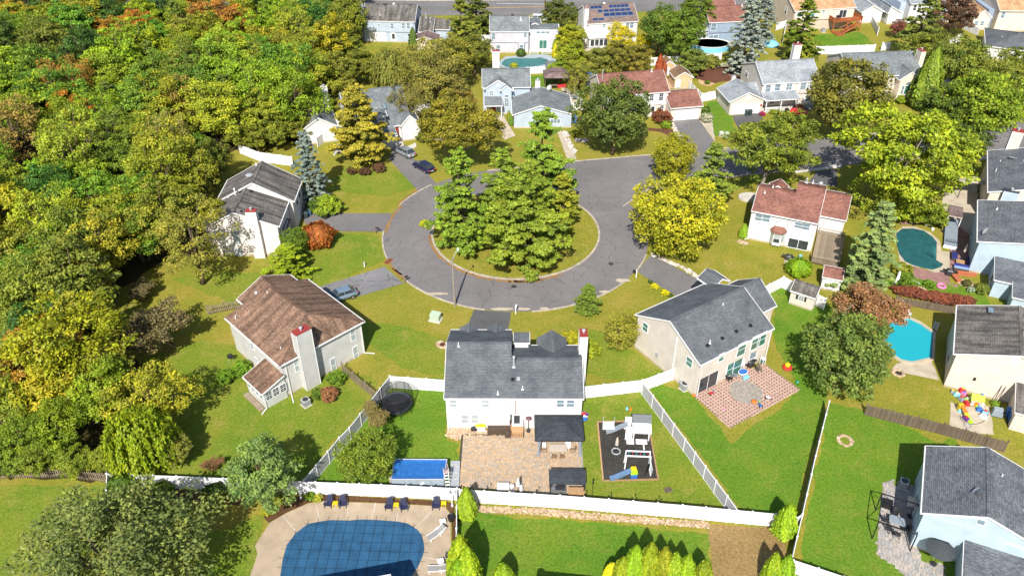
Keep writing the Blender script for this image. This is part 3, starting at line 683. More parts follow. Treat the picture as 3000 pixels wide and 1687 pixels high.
        o = mb.build('satellite_dish', [M['galv'], M['dark_metal']], s.root); return o
    def skylight(s, x, y, z, slope, w_=.6, l=1.1):
        a = math.atan(slope); o = MB().box(-w_/2,w_/2,-l/2,l/2,-.02,.1).build('skylight', M['dark_metal'], s.root, (x,y,z)); o.rotation_euler.x = a
        g = MB().box(-w_/2+.06,w_/2-.06,-l/2+.06,l/2-.06,.101,.115).build('pane', M['glass_blue'], o); return o
    def door(s, face, c, a0, a1, z0, z1, mat='white', glass=None, panels=0, name='door', label=None):
        mb = MB()
        for q in ((a0-.1,a1+.1,z1,z1+.1),(a0-.1,a0,z0,z1),(a1,a1+.1,z0,z1)): s.pbox(mb, face, c, *q, .002, .05)
        o = mb.build(name, M['trim'], s.root)
        if label: o['label'] = label
        g = MB(); s.pbox(g, face, c, a0+.002, a1-.002, z0, z1-.002, .003, .02); g.build('door_leaf', M[mat], o)
        if panels:
            n, m_ = panels; sh = (a1-a0)/n; sv = (z1-z0)/m_
            for i in range(n):
                for j in range(m_):
                    g = MB(); s.pbox(g, face, c, a0+i*sh+.05, a0+(i+1)*sh-.05, z0+j*sv+.05, z0+(j+1)*sv-.05, .021, .032); g.build('panel', M[mat], o)
        if glass:
            g = MB(); s.pbox(g, face, c, a0+.12, a1-.12, z0+(z1-z0)*glass[0], z0+(z1-z0)*glass[1], .022, .03); g.build('pane', M['glass'], o)
        return o
    def roofz(s, z0, m, y, y0=0): return z0 + m*(y-y0)

# ---------------------------------------------------------------- main white house, bottom centre
h = House(8, 72, 918, 5.0, -.23, 'white two storey house with charcoal roof and back patio, bottom centre', 'white', 'charcoal')
h.gable(0, 7.2, 0, 11.6, 5.0, 2.9, 'x', g=.12, rk='L')
h.gable(7.21, 14.94, 0, 8.8, 5.0, 2.05, 'x', g=.12, rid=.47, rk='R')
h.box(.3, 14.6, .1, .3, 2.55, 4.95)                                   # upper storey juts out over the lower one
h.shed(7.4, 9.25, 7.9, 9.6, 6.15, 6.3, wall=False)
h.box(7.5, 9.1, 8.0, 9.3, 0, 6.0)
h.gable(10.1, 13.6, 6.2, 10.2, 4.95, 1.2, 'y', g=.05, trim=False)
for x in (2.1, 5.35): h.gable(x-1.15, x+1.15, 9.6, 12.1, 4.95, .7, 'y', g=.05, trim=False)
h.chimney(14.72, 15.55, 5.6, 7.0, 8.9, 0, SD['white'])
F0 = .098
for a, b, gl in (((128,935),(200,1005),'glass_blind'),((455,935),(526,1005),'glass_blind'),((686,935),(756,965),'glass_blind'),((930,935),(1008,945),'glass'),((1216,935),(1282,1002),'glass_blue'),((1316,935),(1384,1002),'glass_blue')):
    h.wpx('F', F0, 8, a, b, glass=gl, style='dh')
for a, b in (((250,1085),(318,1168)),((350,1085),(418,1168))): h.wpx('F', .3, 8, a, b, glass='glass_blind')
h.door('F', .3, 7.35, 8.25, .35, 2.4, 'white', (.3,.9))
h.spout(.26, .16, 4.9); h.spout(.26, .24, 2.6); h.spout(14.5, .2, 2.6)
MB().box(7.6,7.68,.05,.098,2.56,4.95).build('downspout', M['brick_patio'], h.root)
h.pipe(1.35, 5.4, 7.65, .55); h.pipe(5.75, .45, 5.2, .45); h.pipe(8.4, .95, 5.45, .45); h.pipe(7.45, 3.3, 6.6, 1.3, .1, 'galv', True)
h.boxvent(7.95, 2.0, 5.98, 'galv'); h.boxvent(7.35, 1.9, 5.95, 'black')
MB().box(7.5,8.3,9.35,10.2,0,.5).build('front_step', M['grey_wood'], h.root)

# ---------------------------------------------------------------- left pinkish house with two stepped gables
h = House(1, 85, 880, 5, 1.5, 'pinkish white house with weathered grey roof and tall chimney beside the woods', 'pinkwhite', 'oldgrey')
h.gable(-.2, 10.4, 0, 7.1, 5.0, 2.35, 'y', rid=.44, ze2=5.0)
h.gable(-.3, 11.2, 7.0, 13.9, 5.0, 3.2, 'y', rid=.51)
h.chimney(6.3, 7.7, -.55, .35, 7.7, 0)
h.gable(6.8, 10.3, 1.2, 5.0, 3.0, 1.2, 'y', g=.1)
h.shed(9.6, 10.7, 2.2, 5.6, 3.1, 2.9, wall=False, axis='x')
for a, b in (((425,935),(535,1075)),((472,1150),(572,1290))): h.wpx('F', .15, 1, a, b, glass='glass_blind', style='dh', frame='galv')
h.win('R', 10.9, 9.0, 10.2, 3.0, 4.3); h.win('R', 10.9, 11.0, 12.2, 3.0, 4.3); h.door('R', 10.9, 8.2, 10.8, .1, 2.3, 'white', None, (4,4), 'garage_door')
h.win('F', 7.15, 5.2, 5.75, 7.2, 7.7, style='x', glass='trim', name='gable_vent')
h.pipe(3.1, 6.2, 6.5, 1.1, .09, 'white', True); h.pipe(1.9, 6.4, 5.9, .35); h.pipe(1.5, 4.0, 5.7, .35); h.pipe(4.9, 12.8, 8.1, .4)
for x, y, z in ((3.9,6.2,7.0),(5.4,6.4,7.1),(3.8,.8,6.9),(5.3,.8,6.95)): h.boxvent(x, y, z)
MB().lathe([(.5,7.5),(.5,7.62),(.1,7.68)], 16, (4.3,10.3,.15)).build('roof_vent', M['galv'], h.root)
h.spout(9.9, 1.32, 3.0); h.win('F', 1.3, 9.0, 9.5, .9, 2.0)

# ---------------------------------------------------------------- brown roofed house with sunroom
h = House(2, 610, 885, 5, 44.38, 'light grey house with brown hipped roof, tall chimney and small sunroom', 'lightgrey', 'brown')
h.hip(-.3, 11.3, 0, 12.2, 5.0, 2.75, (5.45, 3.0, 5.3, 10.6))
h.gable(3.6, 11.4, 11.8, 17.1, 3.2, 1.7, 'y', g=.2)
h.chimney(2.1, 4.0, -.6, .45, 8.3, 0, None, 'red_cap')
h.shed(-3.05, .0, -.05, 4.1, 2.5, 3.5, axis='x')
for k in range(4): h.win('L', -2.85, .35+k*.9, 1.05+k*.9, 1.2, 2.15, glass='glass_blue', style='x')
for k in range(3): h.win('F', .15, -2.55+k*.92, -1.85+k*.92, 1.15, 2.2, glass='glass', style='grid')
h.wpx('F', .3, 2, (1268,545),(1325,635), glass='glass_blind'); h.wpx('F', .3, 2, (1295,720),(1355,835), glass='glass_blind'); h.wpx('F', .3, 2, (1078,835),(1140,945), glass='glass_blind'); h.wpx('F', .3, 2, (722,835),(782,935), glass='glass_blind')
for a, b in (((155,545),(195,600)),((200,595),(242,645)),((305,665),(345,740))): h.wpx('L', 0, 2, a, b, glass='glass_blue')
h.wpx('L', 0, 2, (350,810),(382,870), glass='glass_blue')
h.box(-.06, .0, 8.6, 11.9, 2.3, 4.9)
h.win('B', 11.9, 1, 2, 3, 4.2)
h.spout(.5, .22, 4.9, foot=(-.6,-1.4)); h.spout(10.9, .22, 4.9, foot=(.9,-.9)); h.spout(-2.8, .1, 2.4, foot=(-.9,-.4))
for x, y, z in ((.4,10.8,5.2),(3.2,1.9,6.0),(1.1,1.8,5.35),(4.6,10.0,7.1)): h.pipe(x, y, z, .55)
h.pipe(4.6, 13.2, 4.0, 1.7, .1, 'white', True)
MB().lathe([(.28,6.8),(.3,6.98),(.22,7.0)], 14, (4.3,6.4,.1)).build('roof_fan', M['galv'], h.root)
MB().lathe([(.17,0),(.17,.03)], 12, (4.3,6.4,7.1)).build('roof_fan', plain('fan_orange', (.45,.09,.02)), h.root)
MB().box(-3.6,-2.95,.2,4.0,.0,.14).build('wooden_step', M['old_wood'], h.root)
for k in range(9): MB().box(-3.55,-2.98,.25+k*.42,.45+k*.42,.141,.2).build('step_slat', M['old_wood'], h.root)

# ---------------------------------------------------------------- beige house with paved patio on the right
h = House(3, 715, 945, 5, 33.61, 'beige two storey house with charcoal roof and pink paved patio', 'beige', 'charcoal')
h.gable(-.3, 11.7, 0, 11.1, 5.0, 2.75, 'x', rid=.49)
h.gable(11.3, 17.0, 4.0, 10.6, 3.6, 2.3, 'x', rid=.5)
h.gable(11.2, 14.2, 9.6, 12.4, 5.2, .9, 'y', g=.05, wall=False)
h.box(.2, 11.3, .06, .3, 2.55, 4.9)
FF = .058
for a, b, gl in (((1205,690),(1252,775),'glass_green'),((1268,660),(1312,745),'glass_green'),((1068,760),(1118,840),'glass_green'),((882,855),(915,900),'glass_green')): h.wpx('F', FF, 3, a, b, glass=gl)
h.wpx('F', .3, 3, (1182,832),(1228,870), glass='glass_blue', style='x')
h.wpx('F', .3, 3, (965,945),(998,1040), glass='glass_green'); h.wpx('F', .3, 3, (1030,915),(1075,1020), glass='glass_green')
h.wpx('F', .3, 3, (705,1020),(838,1168), glass='glass', style='slide', name='patio_door')
h.wpx('L', -.15, 3, (150,535),(185,640), glass='glass_green'); h.wpx('L', -.15, 3, (572,865),(612,980), glass='glass_green')
h.spout(.1, .02, 4.9); h.spout(11.4, .02, 4.9); h.spout(-.18, 4.1, 6.2, 'beige' if 'beige' in M else 'trim')
for a, b in ((765,765),(908,697),(1043,632),(1180,572)):
    best = min((abs((5+.5*y) - z), x, y) for y in np.arange(.2,5,.05) for x, z in [h.hit('F', y, 3, a, b)]); h.boxvent(best[1], best[2], 5+.5*best[2])
h.pipe(2.6, 1.6, 5.8, .45); h.pipe(7.4, 4.6, 7.2, .45)
MB().box(-.2,-.151,6.6,7.1,1.2,1.9).build('meter_box', M['galv'], h.root)
MB().box(-.33,-.18,2.0,2.6,.0,.9).build('gas_meter', M['galv'], h.root)

# ---------------------------------------------------------------- white house with red roof, right of the island
h = House(4, 265, 500, 5, -22.75, 'white house with red roof and bay window right of the cul-de-sac', 'white', 'red')
h.gable(0, 5.3, 0, 8.9, 5.0, 1.95, 'x', rid=.47, rk='L', g=.02); h.gable(5.31, 9.3, 0, 12.0, 5.0, 2.6, 'x', rid=.47, rk='R', g=.02)
h.gable(1.2, 4.0, 7.2, 9.6, 5.0, 1.0, 'y', g=.05, wall=False)
h.gable(9.35, 13.1, 5.9, 14.4, 3.1, 1.9, 'x', rid=.48)
for a, b in (((318,538),(385,630)),((410,550),(484,645)),((810,640),(882,722)),((905,655),(980,745))): h.wpx('F', .3, 4, a, b, glass='glass_blue')
h.wpx('F', .3, 4, (735,838),(950,995), glass='glass', style='slide', name='patio_door')
# bay window
bx0, bx1 = 3.25, 5.3
MB().prism([(bx0,.3),(bx0+.5,-.45),(bx1-.5,-.45),(bx1,.3)], .3, 2.45).build('bay', h.wm, h.root)
mb = MB(); q = [(bx0-.25,.3,2.45),(bx0+.4,-.75,2.45),(bx1-.4,-.75,2.45),(bx1+.25,.3,2.45)]; tp = [(bx0+.35,.3,3.15),(bx1-.35,.3,3.15)]
mb.add(q+tp, [(0,1,4),(1,2,5,4),(2,3,5),(3,2,1,0)]); mb.build('bay_roof', h.rm, h.root)
h.win('F', -.45, bx0+.6, bx1-.6, .8, 2.2, glass='glass')
for (x0, y0), (x1, y1) in (((bx0,.3),(bx0+.5,-.45)), ((bx1-.5,-.45),(bx1,.3))):
    a = Vector((x0,y0,0)).lerp(Vector((x1,y1,0)), .2); b = Vector((x0,y0,0)).lerp(Vector((x1,y1,0)), .8); d = (b-a).normalized(); n = Vector((d.y,-d.x,0))
    MB().hexa([a+Vector((0,0,.8))+n*.005, b+Vector((0,0,.8))+n*.005, b+Vector((0,0,.8))+n*.03, a+Vector((0,0,.8))+n*.03, a+Vector((0,0,2.2))+n*.005, b+Vector((0,0,2.2))+n*.005, b+Vector((0,0,2.2))+n*.03, a+Vector((0,0,2.2))+n*.03]).build('window', M['glass_blind'], h.root)
for x, y, z in ((1.1,3.2,6.5),(2.0,4.6,6.9)): h.pipe(x, y, z, .4)
h.pipe(6.4, 7.4, 7.3, .5, .12, 'galv', True); h.pipe(7.3, 7.9, 7.1, .5); h.turbine(8.4, 7.6, 7.2)
h.spout(.25, .22, 4.9, foot=(-.5,-.3)); h.spout(9.1, .22, 4.9); h.spout(12.9, 6.1, 3, foot=(.4,-.4))
MB().box(9.28,9.36,.2,12,4.6,7.3).build('rake_board', M['trim'], h.root) if False else None

# ---------------------------------------------------------------- right edge: four houses in a row
h = House(6, 300, 680, 5, -25.5, 'pale pink gabled house with dark roof beside the turquoise pool', 'cream', 'oldgrey', name='house')
h.gable(0, 12.6, 0, 10.1, 5.0, 2.0, 'y', rid=.5)
h.shed(6.9, 12.5, -4.5, .32, 2.7, 3.3)
h.win('F', .15, 5.6, 6.3, 5.55, 6.2, style='x', glass='trim', name='gable_vent')
MB().box(2.85,3.1,.03,.15,2.0,2.4).build('wall_lamp', M['black'], h.root)
h.dish(8.3, 3.4, 6.4, 215, .5); h.skylight(3.4, 8.9, 6.12, 0, .7, 1.2); h.win('L', .3, 3, 4.4, 1.2, 2.6); h.win('L', .3, 6, 7.2, 3.2, 4.4)
h = House(7, 475, 890, 5, -25, 'pale blue house with grey roof and wide wings, right edge behind the green pool', 'paleblue', 'slate')
h.gable(0, 11.6, 0, 12.5, 5.0, 1.2, 'y', rid=.5)
h.shed(2.7, 12, -5.3, .32, 2.8, 3.3)
h.shed(4.9, 12.2, -8.1, -5.0, 2.5, 2.95)
h.box(.32, .34, -.02, .0, .2, 2.5); h.dish(.9, 1.9, 5.25, 190, .62); h.pipe(2.3, 9.5, 5.6, .3); h.win('L', .3, 3, 4.4, 3.2, 4.4); h.win('L', .3, 8, 9.4, 1.0, 2.2)
h.door('L', 2.9, -3.2, -2.2, .1, 2.1, 'white', (.4,.9))
for x, y in ((7.8,10.5),(7.8,7),(8.1,4.4)): h.boxvent(x, y, 5.0+1.2*(1-abs(x-5.8)/5.8))
h = House(7, 565, 470, 5, -25, 'cream house with grey roof and pale blue chimney, upper right edge', 'cream', 'slate')
h.gable(0, 12, 0, 15.2, 5.0, 1.9, 'y', rid=.5)
h.chimney(1.9, 3.9, -.6, .3, 5.9, 0, SD['paleblue'], 'dark_metal'); h.chimney(2.4, 4.0, 15.0, 16.2, 9.0, 0, SD['cream'])
h.skylight(3.3, 11.3, 6.1, 0, 1.3, .5); h.pipe(1.6, 10.5, 5.3, .5); h.pipe(1.0, 7.0, 5.25, .5); h.pipe(5.2, 10.4, 6.5, .6, .1, 'galv', True); h.pipe(4.6, 10.0, 6.4, .4, .08, 'galv')
h = House(5, 475, 820, 5, -24.6, 'pale blue house with dark grey roof, bottom right corner', 'paleblue', 'slate')
h.gable(0, 10.2, 0, 9.1, 5.0, 2.0, 'y', rid=.49)
h.shed(4.1, 12, -5.6, .3, 2.7, 3.25)
h.gable(3.3, 7.6, 8.9, 12.3, 2.9, 1.3, 'y', rm=SD['paleblue'], trim=False)
h.wpx('F', .15, 5, (560,878),(652,990), glass='glass_blind'); h.wpx('F', .15, 5, (612,1150),(750,1215), glass='glass_blind', style='slide')
h.wpx('F', .15, 5, (1312,1112),(1560,1190), glass='glass_blue', style='slide')
h.win('F', .15, 4.35, 4.95, 5.7, 6.3, style='x', glass='glass_blue', name='gable_vent')
h.box(.2, 4.1, -.05, .2, 2.45, 4.9); h.dish(4.05, 2.7, 6.55, 160, .5); h.pipe(6.3, 6.2, 6.4, .4); h.pipe(8.4, 3.6, 5.7, .4)
h.win('L', .3, 2, 3.2, 3, 4.3); h.win('L', .3, 6, 7, 3, 4.3); h.door('L', .3, 4, 5.6, .1, 2.1, 'white', (.2,.9), name='patio_door')
# ---------------------------------------------------------------- blue grey house beyond the island
h = House('d', 175, 205, 5, 1.5, 'blue grey house with two front gables and round topped window beyond the island', 'powder', 'grey')
h.gable(-.4, 8.9, .5, 8.0, 5.0, 2.4, 'x', rid=.47)
h.gable(0, 5.4, -.1, 4.0, 4.95, 1.75, 'y', g=.1)
h.gable(3.0, 5.5, -.75, 1.6, 4.85, 1.05, 'y', g=.1)
h.shed(0, 3.5, -2.5, .0, 2.6, 3.4, wall=False)
for x in (.25, 3.15): MB().box(x,x+.18,-2.35,-2.17,0,2.5).build('porch_post', M['white'], h.root)
h.win('F', .01, 1.0, 1.75, 3.6, 4.5, style='grid', glass='glass_blue'); h.win('F', -.64, 3.85, 4.65, 1.6, 3.3, style='grid', glass='glass_blue'); h.win('F', -.64, 3.85, 4.65, 3.45, 4.0, style='x', glass='glass_blue')
h.door('F', .01, 1.3, 2.2, .2, 2.3, 'red_cap', (.5,.9)); h.win('F', .01, 2.5, 5.0/2, .8, 1.0) if False else None
h.win('F', .01, 2.45, 2.8, 5.5, 5.9, style='x', glass='trim', name='gable_vent')
# low wing with its round topped window
h.gable(5.2, 16.5, -7.2, 2.0, 2.8, 1.75, 'y', rid=.46, g=.2)
FW = -7.0
h.win('F', FW, 12.3, 14.1, .95, 1.75, style='triple', glass='glass_blue')
mb = MB(); q = [(10.6 + .72*math.cos(R(a)), FW-.05, 2.15 + .72*math.sin(R(a))) for a in range(0,360,20)]; q2 = [(p[0],FW-.004,p[2]) for p in q]; n_ = len(q)
mb.add(q2+q, [tuple(range(n_,2*n_))] + [(i,n_+i,n_+(i+1)%n_,(i+1)%n_) for i in range(n_)]); o = mb.build('round_window', M['white'], h.root)
q = [(10.6 + .56*math.cos(R(a)), FW-.06, 2.15 + .56*math.sin(R(a))) for a in range(0,360,20)]; q2 = [(p[0],FW-.052,p[2]) for p in q]
mb = MB(); mb.add(q2+q, [tuple(range(n_,2*n_))] + [(i,n_+i,n_+(i+1)%n_,(i+1)%n_) for i in range(n_)]); mb.build('pane', M['glass_green'], o)
h.chimney(9.9, 10.7, 1.3, 2.1, 5.8, 3.5, SD['white'], 'galv'); h.dish(12.6, 1.4, 3.9, 230, .55)
h.chimney(1.7, 3.0, 8.0, 8.9, 9.3, 0, SD['white'])

# ---------------------------------------------------------------- house behind the golden pine, upper left
h = House('c', 1120, 610, 2.8, 18, 'white house with grey roof and skylights half hidden by the golden pine', 'white', 'grey')
h.gable(-9.5, 1.9, .6, 13.0, 2.9, 4.4, 'x', rid=.6)
h.gable(-.4, 3.4, -.2, 6.5, 3.0, 1.9, 'y', g=.1)
for x in (.15, .95, 1.75, 2.55):
    h.win('F', -.05, x, x+.62, .5, 1.9, style='x', glass='glass'); 
h.win('F', -.05, .75, 1.35, 2.1, 2.95, style='x'); h.win('F', -.05, 1.55, 2.2, 2.1, 3.2, style='x')
h.gable(-17.5, -11.0, 3.5, 10.5, 3.0, 2.0, 'y'); h.box(-11.2, -9.2, 4.2, 8, 0, 3)
h.skylight(-2.2, 4.2, 5.15, .55); h.skylight(-.6, 5.6, 5.75, .55)
h.gable(-4.4, -2.3, 1.2, 4.2, 4.7, .55, 'y', zb=3.2, g=.05); h.win('F', 1.25, -3.9, -2.8, 3.9, 4.5, style='slide', glass='glass_blue')
h.box(-7, -1.6, -2.4, .9, 0, 2.6); h.shed(-7.2, -1.4, -2.6, .95, 2.5, 2.95, wall=False)
MB().box(-1.5,-.3,-2.0,.6,0,.35).build('front_step', M['concrete_pale'], h.root); MB().box(-1.35,-.45,-2.5,-2.0,0,.18).build('front_step', M['concrete_pale'], h.root)
MB().box(-1.5,-1.38,-1.9,-1.78,.35,2.6).build('porch_post', M['white'], h.root); h.door('F', .9, -1.35, -.5, .4, 2.4, 'red_cap')
h.chimney(-12.5, -11.4, 10.5, 11.6, 7.5, 0, SD['white'], 'concrete_pale')

# ---------------------------------------------------------------- red roofed house beyond the road
h = House('e', 445, 280, 5, 10.77, 'white house with red roof and attached garage behind the dark round tree', 'cream', 'red')
h.gable(-6.6, 6.6, 0, 9.4, 5.0, 2.55, 'x'); 
h.gable(6.0, 12.5, -2.7, 5.6, 2.8, 1.7, 'x', rid=.46)
h.box(-6, 6.3, .1, .32, 2.5, 4.9, mat=SD['white'])
h.wpx('F', .098, 'e', (540,280),(562,325), glass='glass', style='grid', shutters=M['white']); h.wpx('F', .098, 'e', (608,275),(630,322), glass='glass', style='grid', shutters=M['white'])
for x in (-4.5, -1.5, .4): h.win('F', .098, x, x+.8, 3.3, 4.5, style='grid', shutters=M['white'])
h.door('F', .3, 3.2, 4.1, .2, 2.3, 'white', (.4,.9)); h.win('F', .3, 5.1, 5.8, .8, 2.2, style='grid')
h.door('F', -2.4, 7.0, 11.8, .08, 2.1, 'white', None, (8,4), 'garage_door')
h.pipe(-5.8, 3.4, 6.7, 2.0, .08, 'galv', True); h.pipe(4.2, 4.4, 7.4, .6, .09)

# ---------------------------------------------------------------- cream house with grey roof, porch and garage
h = House('i', 475, 355, 5, 8.29, 'cream colonial house with pale grey roof, white shutters and front porch', 'beige', 'pale')
h.gable(-.1, 11.8, 0, 11.2, 5.0, 2.6, 'x', rid=.44)
h.gable(-7.3, -.1, -2.4, 4.6, 2.8, 1.75, 'y', g=.2); h.gable(-4.2, .5, .6, 6.4, 2.9, 1.2, 'x', wall=False, g=.0)
h.shed(-.1, 6.9, -2.3, .29, 2.6, 3.45, wall=False)
for x in (.3, 3.3, 6.5): MB().box(x,x+.16,-2.15,-1.99,.2,2.5).build('porch_post', M['white'], h.root)
MB().box(-.05,6.9,-2.2,.28,0,.2).build('porch_floor', M['concrete_pale'], h.root)
mb = MB(); mb.box(.4,3.3,-2.12,-2.04,1.0,1.08); mb.box(.4,3.3,-2.12,-2.04,.3,.36)
for k in range(14): mb.box(.5+k*.2,.55+k*.2,-2.1,-2.06,.36,1.0)
mb.build('porch_railing', M['white'], h.root)
h.box(.2, 11.6, .1, .32, 2.6, 4.9)
for a, b, st in (((500,362),(532,420),'dh'),((582,357),(618,412),'dh'),((685,347),(722,405),'grid'),((812,340),(846,400),'grid'),((895,337),(928,392),'grid')): h.wpx('F', .098, 'i', a, b, style=st, glass='glass_blue', shutters=M['white'])
for x in (.6, 2.2): h.win('F', .3, x, x+.8, .7, 2.1, style='grid')
h.door('F', .3, 4.2, 5.1, .2, 2.3, 'white', (.4,.9)); h.win('F', .3, 9.5, 10.3, .8, 2.0, glass='glass_blue', shutters=M['white'])
h.wpx('L', .05, 'i', (318,235),(333,298), style='dh', glass='glass')
h.door('F', -2.2, -6.5, -1.1, .08, 2.15, 'white', None, (8,4), 'garage_door', label='white panelled garage door with small dark plaques'); h.win('F', -2.2, -3.95, -3.45, 3.5, 4.0, style='x', glass='white', name='gable_vent')
h.chimney(10.4, 11.9, 10.6, 11.6, 8.4, 0, SD['lightgrey']); h.pipe(1.7, 4.4, 7.2, .5); h.chimney(-4.3, -3.7, 4.8, 5.3, 4.9, 2, None, 'galv', 0, 'vent_stack')
MB().lathe([(.2,0),(.2,.05),(.12,.06)], 14, (0,0,0)).build('wreath', plain('wreath_red', (.35,.03,.03)), h.root, (-.75,-2.24,1.7)).rotation_euler.x = R(90)

# ---------------------------------------------------------------- cream house with arched window, upper right
h = House('j', 575, 290, 5, 5, 'cream house with grey roof and arched front window behind a rust tipped tree', 'beige', 'grey')
h.gable(-6.6, 8.4, .6, 12.4, 5.0, 2.6, 'x', rid=.5)
h.gable(2.9, 7.2, -.9, 4.0, 4.6, 1.6, 'y', g=.1, wm=SD['cream'])
h.win('F', -.78, 3.9, 4.35, 1.6, 3.3, style='dh', glass='glass_blue'); h.win('F', -.78, 4.55, 5.65, 1.6, 3.3, style='x', glass='glass_green'); h.win('F', -.78, 5.85, 6.3, 1.6, 3.3, style='dh', glass='glass_blue')
mb = MB(); q = [(5.1 + .62*math.cos(R(a)), -.84, 3.5 + .62*math.sin(R(a))) for a in range(0,181,15)]; n_ = len(q); q2 = [(p[0],-.782,p[2]) for p in q]
mb.add(q2+q, [tuple(range(n_,2*n_))] + [(i,n_+i,n_+(i+1)%n_,(i+1)%n_) for i in range(n_)]); mb.build('arched_window', M['glass_blue'], h.root)
h.door('F', .85, .6, 1.6, 1.3, 3.4, 'white', (.3,.9)); h.win('F', .85, .7, 1.6, 3.7, 4.1, style='x')
h.wpx('L', -6.45, 'j', (125,185),(145,250), style='dh')
h.chimney(8.3, 9.2, 3.2, 5.0, 8.6, 0, SD['cream'])
for k in range(5): MB().box(.2,2.0,-.3-k*.32,.9-k*.32 if k == 0 else .02-k*.32,0,1.2-k*.24).build('front_step', M['concrete_pale'], h.root)
h.box(14.5, 19, 4, 7, 0, 1.8, 'wall', SD['white']); h.gable(14, 19.5, 3.5, 9.5, 2.2, 1.5, 'x')

# ---------------------------------------------------------------- far row along the top edge
h = House('a', 910, 350, 5, -3.93, 'pale grey blue house with grey roof and red capped chimney at the far left', 'powder', 'oldgrey')
h.gable(0, 12.4, 0, 9.6, 5.0, 2.5, 'x', rid=.5); h.box(.3, 12, .08, .32, 2.5, 4.9)
for a, b, gl in (((1183,405),(1222,435),'glass_green'),((1395,395),(1452,482),'glass_blue'),((1587,390),(1640,485),'glass_blue'),((1665,390),(1725,485),'glass_blue')): h.wpx('F', .078, 'a', a, b, glass=gl)
h.door('F', .3, 6.6, 7.5, .2, 2.2, 'white', (.3,.9)); h.win('F', .3, 10.4, 11.2, 1.6, 2.1, style='x'); h.box(1.3, 5.4, .22, .31, .2, 2.4, 'awning', M['trim'])
h.chimney(-.45, .32, 1.0, 2.0, 8.5, 0); h.pipe(4.1, 1.6, 5.8, .6); h.turbine(4.7, 4.4, 7.2, 'dark_metal'); h.turbine(6.9, 4.5, 7.3, 'white')
h.gable(13.0, 16.5, -.2, 8.2, 2.8, 2.1, 'x'); h.gable(16.55, 20.1, 1.7, 7.4, 2.8, 1.6, 'x'); h.pipe(14.3, 3.9, 4.8, .8, .1, 'galv', True); h.pipe(15.5, 2.7, 4.2, .8, .1, 'galv', True)
h = House('a', 1970, 595, 0, -3.93, 'small shed with dark umber roof beside the pale grey blue house', 'tanwall', 'umber', 'shed', 'garden_shed', loc=(-19.5, 184.6))
h.gable(-2.9, 2.9, -2.2, 2.2, 2.3, 1.0, 'y')
h = House('b', 360, 400, 5, 0, 'lilac grey house with grey roof and flat topped sunroom above the covered pool', 'lilac', 'grey')
h.gable(0, 8.9, 0, 7.2, 5.0, 2.5, 'x', rid=.48); h.box(.3, 8.6, .1, .32, 2.5, 4.9)
h.box(8.95, 15.6, 1.0, 5.2, 0, 4.7); MB().box(8.9,15.7,.9,5.25,4.7,5.0).build('roof', M['white'], h.root); MB().box(9.1,15.5,1.2,5.2,5.0,5.06).build('roof', h.rm, h.root)
h.gable(8.9, 11.6, 4.6, 9, 4.9, .5, 'y', wall=False)
h.wpx('F', .098, 'b', (387,420),(433,495), glass='glass_blue'); h.wpx('F', .098, 'b', (793,415),(830,470), glass='glass_blue'); h.wpx('F', .3, 'b', (448,572),(496,655), glass='glass_blue')
MB().prism([(6.3,.3),(6.6,-.4),(7.7,-.4),(8.0,.3)], .4, 2.4).build('bay', h.wm, h.root); h.win('F', -.4, 6.75, 7.55, .9, 2.1, glass='glass_blue')
for a, b in (((952,395),(1000,422)),((1012,395),(1060,422)),((1068,395),(1114,422))): h.wpx('F', 1.0, 'b', a, b, glass='glass_blue', style='x')
h.wpx('F', 1.0, 'b', (990,510),(1078,612), glass='glass_green', style='slide', name='patio_door'); h.pipe(7.0, 2.5, 6.7, .7, .12, 'white'); h.turbine(5.1, 3.5, 7.3, 'black')
h = House('b', 1605, 305, 5, 10.04, 'white house with solar panels on its brown roof', 'white', 'tan')
h.rm = shingle('roof_dusk', (.20,.145,.125), .25)
h.gable(-.2, 11.9, 0, 10.6, 5.0, 2.7, 'x', rid=.47); h.box(.2, 11.5, .1, .32, 2.5, 4.9)
h.wpx('F', .098, 'b', (1790,310),(1812,345), glass='glass_green'); h.wpx('F', .098, 'b', (2080,285),(2115,355), glass='glass_blue'); h.wpx('F', .098, 'b', (2132,282),(2168,352), glass='glass_blue'); h.win('F', .098, 6.2, 7.0, 3.4, 4.6)
h.shed(-.3, 4.5, -2.2, .25, 2.5, 3.1, rm=M['trim'])
for k in range(4): h.win('F', -2.0, .2+k*1.05, 1.05+k*1.05, .5, 2.0, style='x', glass='glass')
h.chimney(-.75, .15, .9, 2.0, 8.2, 0, SD['white'], 'brick_patio'); h.turbine(4.9, 5.0, 7.6, 'white')
sl = 2.7/(10.6*.47)
pv = plain('solar_cell', (.018,.035,.11), .12, .6, 0, .25, 2)
